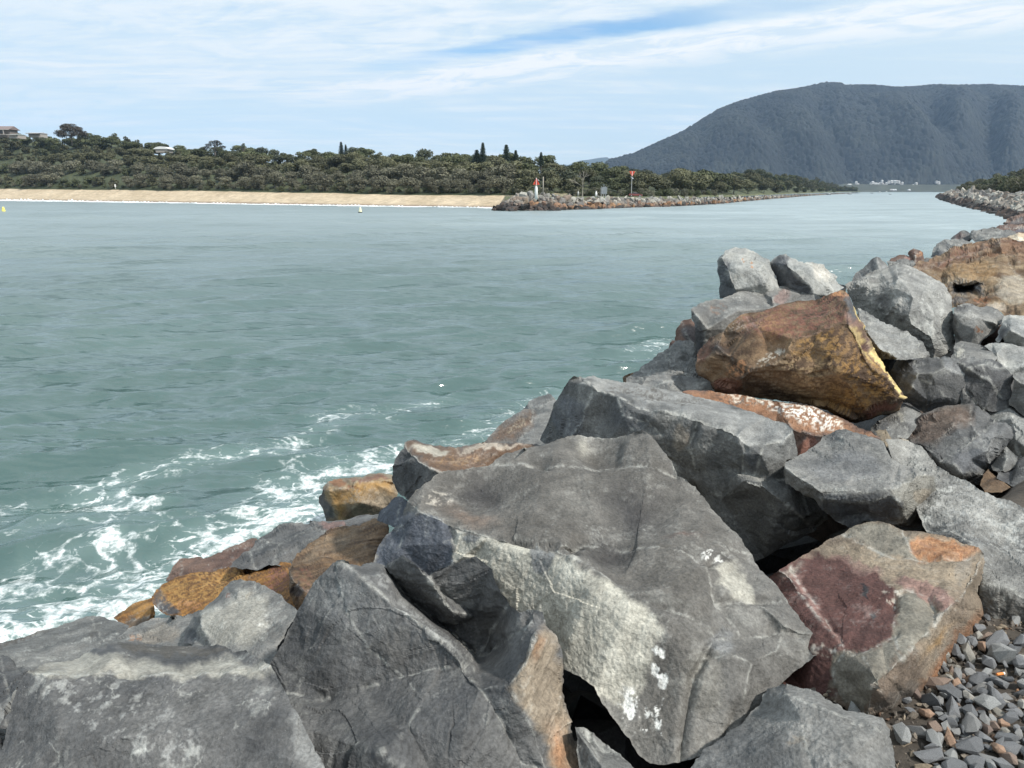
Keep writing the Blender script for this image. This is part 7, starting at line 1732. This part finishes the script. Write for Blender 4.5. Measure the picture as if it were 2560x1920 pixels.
rock('R', 'purple, sage and orange faceted boulder resting beside the gravel', 'purple',
 [(740,560,3.55),(795,520,3.5),(860,480,3.6),(930,430,3.72),(1000,400,3.8),(1080,350,3.9),(1160,310,4.0),(1220,270,4.08),(1290,240,4.1),(1370,237,4.08),(1430,250,4.0),(1500,280,3.9),(1530,290,3.87),(1620,292,3.82),(1700,310,3.75),(1800,330,3.68),(1870,360,3.6),(1950,378,3.52),(1985,410,3.45),(2002,470,3.4),(1990,540,3.38),(1960,600,3.35),(1935,655,3.3),(1957,695,3.35),(1955,760,3.3),(1940,850,3.2),(1900,930,3.1),(1850,1030,3.0),(1780,1110,2.88),(1700,1190,2.78),(1620,1250,2.72),(1530,1290,2.68),(1480,1330,2.64),(1400,1357,2.6),(1310,1350,2.52),(1230,1345,2.55),(1150,1290,2.6),(1100,1260,2.65),(980,1240,2.7),(850,1230,2.75),(780,1200,2.85),(800,1050,2.95),(850,900,3.0),(780,750,3.25),(700,640,3.5)],
 [[(1985,410),(1965,500,3.3),(1920,600,3.15),(1850,680,3.0),(1790,730,2.92),(1720,790,2.85),(1690,850,2.78),(1620,920,2.7),(1550,990,2.6),(1500,1035,2.55),(1420,1130,2.48),(1360,1215,2.42),(1310,1350)],
  [(1160,310),(1290,370,3.7),(1400,420,3.55),(1500,448,3.48),(1600,440,3.45),(1700,425,3.45),(1850,425,3.42),(1985,410)],
  [(1500,280),(1540,350,3.65),(1600,440)],
  [(1690,850),(1700,760,2.95),(1660,680,3.05),(1600,635,3.1),(1520,625,3.12),(1465,650,3.1),(1462,750,2.98),(1470,900,2.75),(1500,1035)],
  [(870,490,3.6),(930,600,3.38),(1000,700,3.2),(1080,830,2.98),(1190,1005,2.72)],
  [(850,540,3.45),(910,640,3.3),(980,740,3.12),(1060,860,2.92),(1190,1005)],
  [(1190,1005),(1280,1010,2.66),(1400,960,2.7),(1470,900)],[(1280,1010),(1330,1100,2.5),(1360,1215)],
  [(1020,990,2.8),(1120,1000,2.76),(1190,1005),(1130,1100,2.7),(1120,1250,2.62)]],
 [(1200,650,3.2),(1750,560,3.2),(1300,330,3.86),(1350,780,2.98),(1580,780,2.9),(1250,1200,2.56)],
 T=1.6, steep=.15, chip=.22, vein=.35, wear=.95, jit=2.8,
 patch=[('P',[(700,520),(780,470),(880,450),(980,420),(1150,440),(1300,530),(1450,610),(1465,740),(1470,900),(1280,1005),(1190,1000),(1125,1020),(1110,1250),(900,1300),(700,1250),(650,900)],'purple',.97,5),
  ('P',[(1180,340),(1300,400),(1480,450),(1700,440),(1900,420),(1920,520),(1850,640),(1700,700),(1450,560),(1200,460),(1080,420)],'tan',.6,14),('E',1650,640,190,45,25,'pink',.85),('E',1250,490,160,40,22,'pink',.6),
  ('P',[(1540,330),(1620,300),(1760,320),(1940,375),(1960,400),(1800,425),(1600,435)],'orange',.8,6),('Z',[(1540,330),(1760,320),(1960,400),(1800,425),(1600,435)],'rust',.8,6,-.1),('E',1780,330,180,14,10,'tan',.6),
  ('P',[(1170,300),(1290,240),(1430,250),(1540,330),(1590,435),(1450,440),(1280,370)],'sage',.8,6),
  ('P',[(860,520),(890,510),(1010,700),(1190,985),(1190,1005),(1170,990),(1060,850),(950,670)],'pink',.8,3),
  ('P',[(1480,650),(1580,630),(1690,720),(1700,820),(1610,930),(1500,1030),(1470,900)],'sage',.9,5),('P',[(1130,1020),(1290,1010),(1470,930),(1490,1030),(1340,1220),(1300,1340),(1170,1280),(1120,1180)],'sage',.8,5),
  ('P',[(1950,760),(1950,840),(1850,1020),(1700,1180),(1610,1230),(1680,1100),(1790,960),(1880,830)],'rust',.8,12),('S',1830,960,160,40,-55,'brown',.8,-.1),('K',1700,930,120,25,-45,'ochre',.5),('E',1500,1250,150,60,-30,'stain',.5),
  ('S',1450,640,60,60,30,'cream',.6,.0),('S',1080,1000,90,30,10,'cream',.5,.1),('E',1290,640,14,40,-15,'black',.95),('E',1340,810,8,30,-10,'black',.9),('E',1850,500,60,80,0,'light',.25),('K',870,510,50,25,-20,'pale',.5)])
rock('R', 'smooth grey boulder at the bottom right corner of the pile, next to the gravel', 'mid',
 [(240,1760,2.1),(300,1660,2.18),(370,1565,2.26),(480,1490,2.33),(560,1420,2.4),(640,1350,2.46),(700,1275,2.52),(735,1200,2.58),(790,1177,2.55),(850,1180,2.5),(950,1200,2.45),(1030,1230,2.4),(1110,1280,2.34),(1190,1320,2.3),(1260,1340,2.27),(1350,1355,2.25),(1400,1380,2.22),(1440,1440,2.17),(1460,1530,2.12),(1475,1620,2.07),(1495,1720,2.02),(1510,1900,1.95),(200,1900,2.0)],
 [[(790,1177),(850,1240,2.38),(900,1310,2.28),(930,1400,2.2),(960,1550,2.1),(1000,1700,2.0)],[(850,1240),(1050,1310,2.24),(1250,1380,2.16),(1400,1440,2.13)]],
 [(600,1600,2.15),(1200,1600,2.02)], T=1.2, chip=.25, vein=.45, rough=1.4, wear=.8,
 patch=[('E',600,1600,350,200,0,'dark',.3),('S',900,1500,60,30,0,'tan',.3,.1)])
rock('M', 'small mottled stone squeezed low between the cleft and the huge boulder', 'grey',
 [(930,1480,2.42),(980,1485,2.45),(1010,1505,2.42),(1060,1560,2.38),(1130,1600,2.32),(1185,1660,2.25),(1210,1850,2.1),(960,1850,2.1)], [[(980,1485),(1040,1640,2.25),(1050,1800,2.1)]], T=.5, chip=.5, vein=1.2)
rock('T', 'dark stone at the water left of the flat-faced block', 'red',
 [(205,670,10.0),(215,600,10.2),(240,560,10.4),(296,545,10.4),(330,600,10.1),(330,700,9.7),(250,720,9.7)], [[(240,560),(265,640,9.9),(300,680,9.75)]], T=.6, chip=.4, patch=[('E',290,640,50,60,0,'dark',.7)])
rock('T', 'very small brown stone poking out beside the dark waterside stone', 'red',
 [(160,722,11),(172,680,11.1),(190,662,11.2),(216,672,11),(225,720,10.7),(190,745,10.7)], T=.4, chip=.4)
rock('T', 'swirl-grained grey rock left of and below the flat-faced block', 'grey',
 [(-80,890,8.2),(-40,860,8.5),(0,835,8.7),(50,800,8.9),(130,738,9.2),(165,722,9.2),(210,680,9.4),(290,670,9.4),(325,700,9.0),(370,850,8.2),(400,930,7.7),(300,940,7.6),(100,930,7.7),(-70,930,7.9)],
 [[(130,738),(170,800,8.5),(260,870,8.0),(330,930,7.7)],[(0,835),(60,880,8.1),(100,930)]], T=1.1, chip=.5, streak=(.7,.1,-.6,10), strata=(.5,.3,.8,12,.02), vein=.7)
rock('T', 'low brown stone at the water left of the swirl-grained rock', 'brown',
 [(-105,880,10.2),(-50,862,10.4),(20,852,10.5),(40,880,10.2),(10,930,9.8),(-90,925,9.9)], T=.5, chip=.5)
rock('T', 'lichen-veined low grey rock in front of the swirl-grained one', 'sage' if False else 'mid',
 [(10,930,7.3),(30,890,7.6),(60,868,7.75),(140,855,7.85),(230,870,7.8),(330,890,7.6),(400,902,7.5),(442,950,7.2),(440,990,7.0),(300,1020,6.8),(100,1000,6.85)], [[(60,868),(180,930,7.2),(300,1020)]], T=.9, chip=.4, vein=1.5)
rock('A', 'small dark stone at the foot of the rounded grey boulder by the water', 'dark',
 [(55,850,10.4),(75,852,10.5),(110,878,10.3),(160,910,10),(150,960,9.8),(60,960,9.9)], T=.4, chip=.5)
rock('A', 'small rugged stone between the rounded boulder and the outcrop foot', 'grey',
 [(1060,590,14.6),(1080,565,14.8),(1130,562,14.8),(1160,590,14.5),(1140,630,14.2),(1070,630,14.2)], T=.4, chip=.6)
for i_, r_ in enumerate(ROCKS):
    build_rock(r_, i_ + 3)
NEAR_N = len(ROCKS)

# ================================================================== build
build_water()
GROUND = build_bank()
build_beach()
def build_rubble():
    r = np.random.default_rng(91)
    var = [stone_mesh(150 + i, 1.1) for i in range(8)]
    pos, sc_, cc = [], [], []
    for u in np.arange(-2, 46, .75):
        for s in np.arange(.5, 9.5, .85):
            uu, ss = u + r.uniform(-.3, .3), s + r.uniform(-.3, .3)
            X = EDGE0[0] + uu * .56 + ss * EN[0]; Y = EDGE0[1] + uu * .83 + ss * EN[1]
            X += 0.38 * max(Y - 3.5, 0)
            k = r.uniform(.9, 1.3)
            pos.append((X, Y, PATH_Z - .55 - .36 * max(ss - .3, 0) - .12)); sc_.append(k); cc.append(np.array((.10, .10, .10)) * r.uniform(.6, 1.3) * (np.array([1.2, .9, .7]) if r.uniform() < .2 else 1))
    joined(var, np.array(pos), rot_mats(len(pos), r), np.array(sc_), np.array(cc), 'buried_rubble', M_ROCK, 'dark core stones glimpsed in the gaps between the boulders')
build_rubble()
build_hill()
build_mountain()
cand_, mesh_for_, var_, pal_, r_ = build_wall()
BANK_AT, BANK_LEN = right_bank(cand_, r_)
def bank_trees():
    r = np.random.default_rng(55)
    cr = [crown(860 + i, 1.0, 1.0, 2400, 9, .34, *(OLIVE if i < 2 else GREEN), base=.12) for i in range(3)]
    tk = trunk_mesh(870)
    u = 0.0; n = 0
    while u < BANK_LEN - 5:
        for k, off in enumerate((15, 24, 36, 52)):
            c = BANK_AT(u + r.uniform(-4, 4)); d = BANK_AT(min(u + 4, BANK_LEN)) - BANK_AT(max(u - 4, 0)); d /= np.linalg.norm(d) + 1e-9
            X = c[0] + d[1] * (off + r.uniform(-4, 4)); Y = c[1] - d[0] * (off + r.uniform(-4, 4))
            px = 1280 + X / Y * 1959
            if px > 2640 or px < 2335: continue
            s = r.uniform(.75, 1.05) * (0.95 + k * .24)
            root = link('tree', None, loc=(X, Y, 3.0 + k * 1.5), rot=(0, 0, r.uniform(0, 6.28)), scl=s, label=('olive bushy right-bank tree, %s' if (n % 3) < 2 else 'dark green right-bank tree, %s') % ('front row above the rocks' if k == 0 else 'second row back' if k == 1 else 'high in the back rows') + (', by the river bend' if px < 2400 else ', midway along' if px < 2480 else ', near the frame edge'), cat='tree', group='trees of the right bank')
            link('crown', cr[n % 3], parent=root); link('trunk', tk, parent=root); n += 1
        u += 8.5 * (1 if u < 300 else 1.6)
bank_trees()
place_far_rocks(cand_, mesh_for_, var_, pal_, r_, 300 - NEAR_N)
build_trees()
build_town()
build_things()
build_gravel(GROUND)
build_haze()
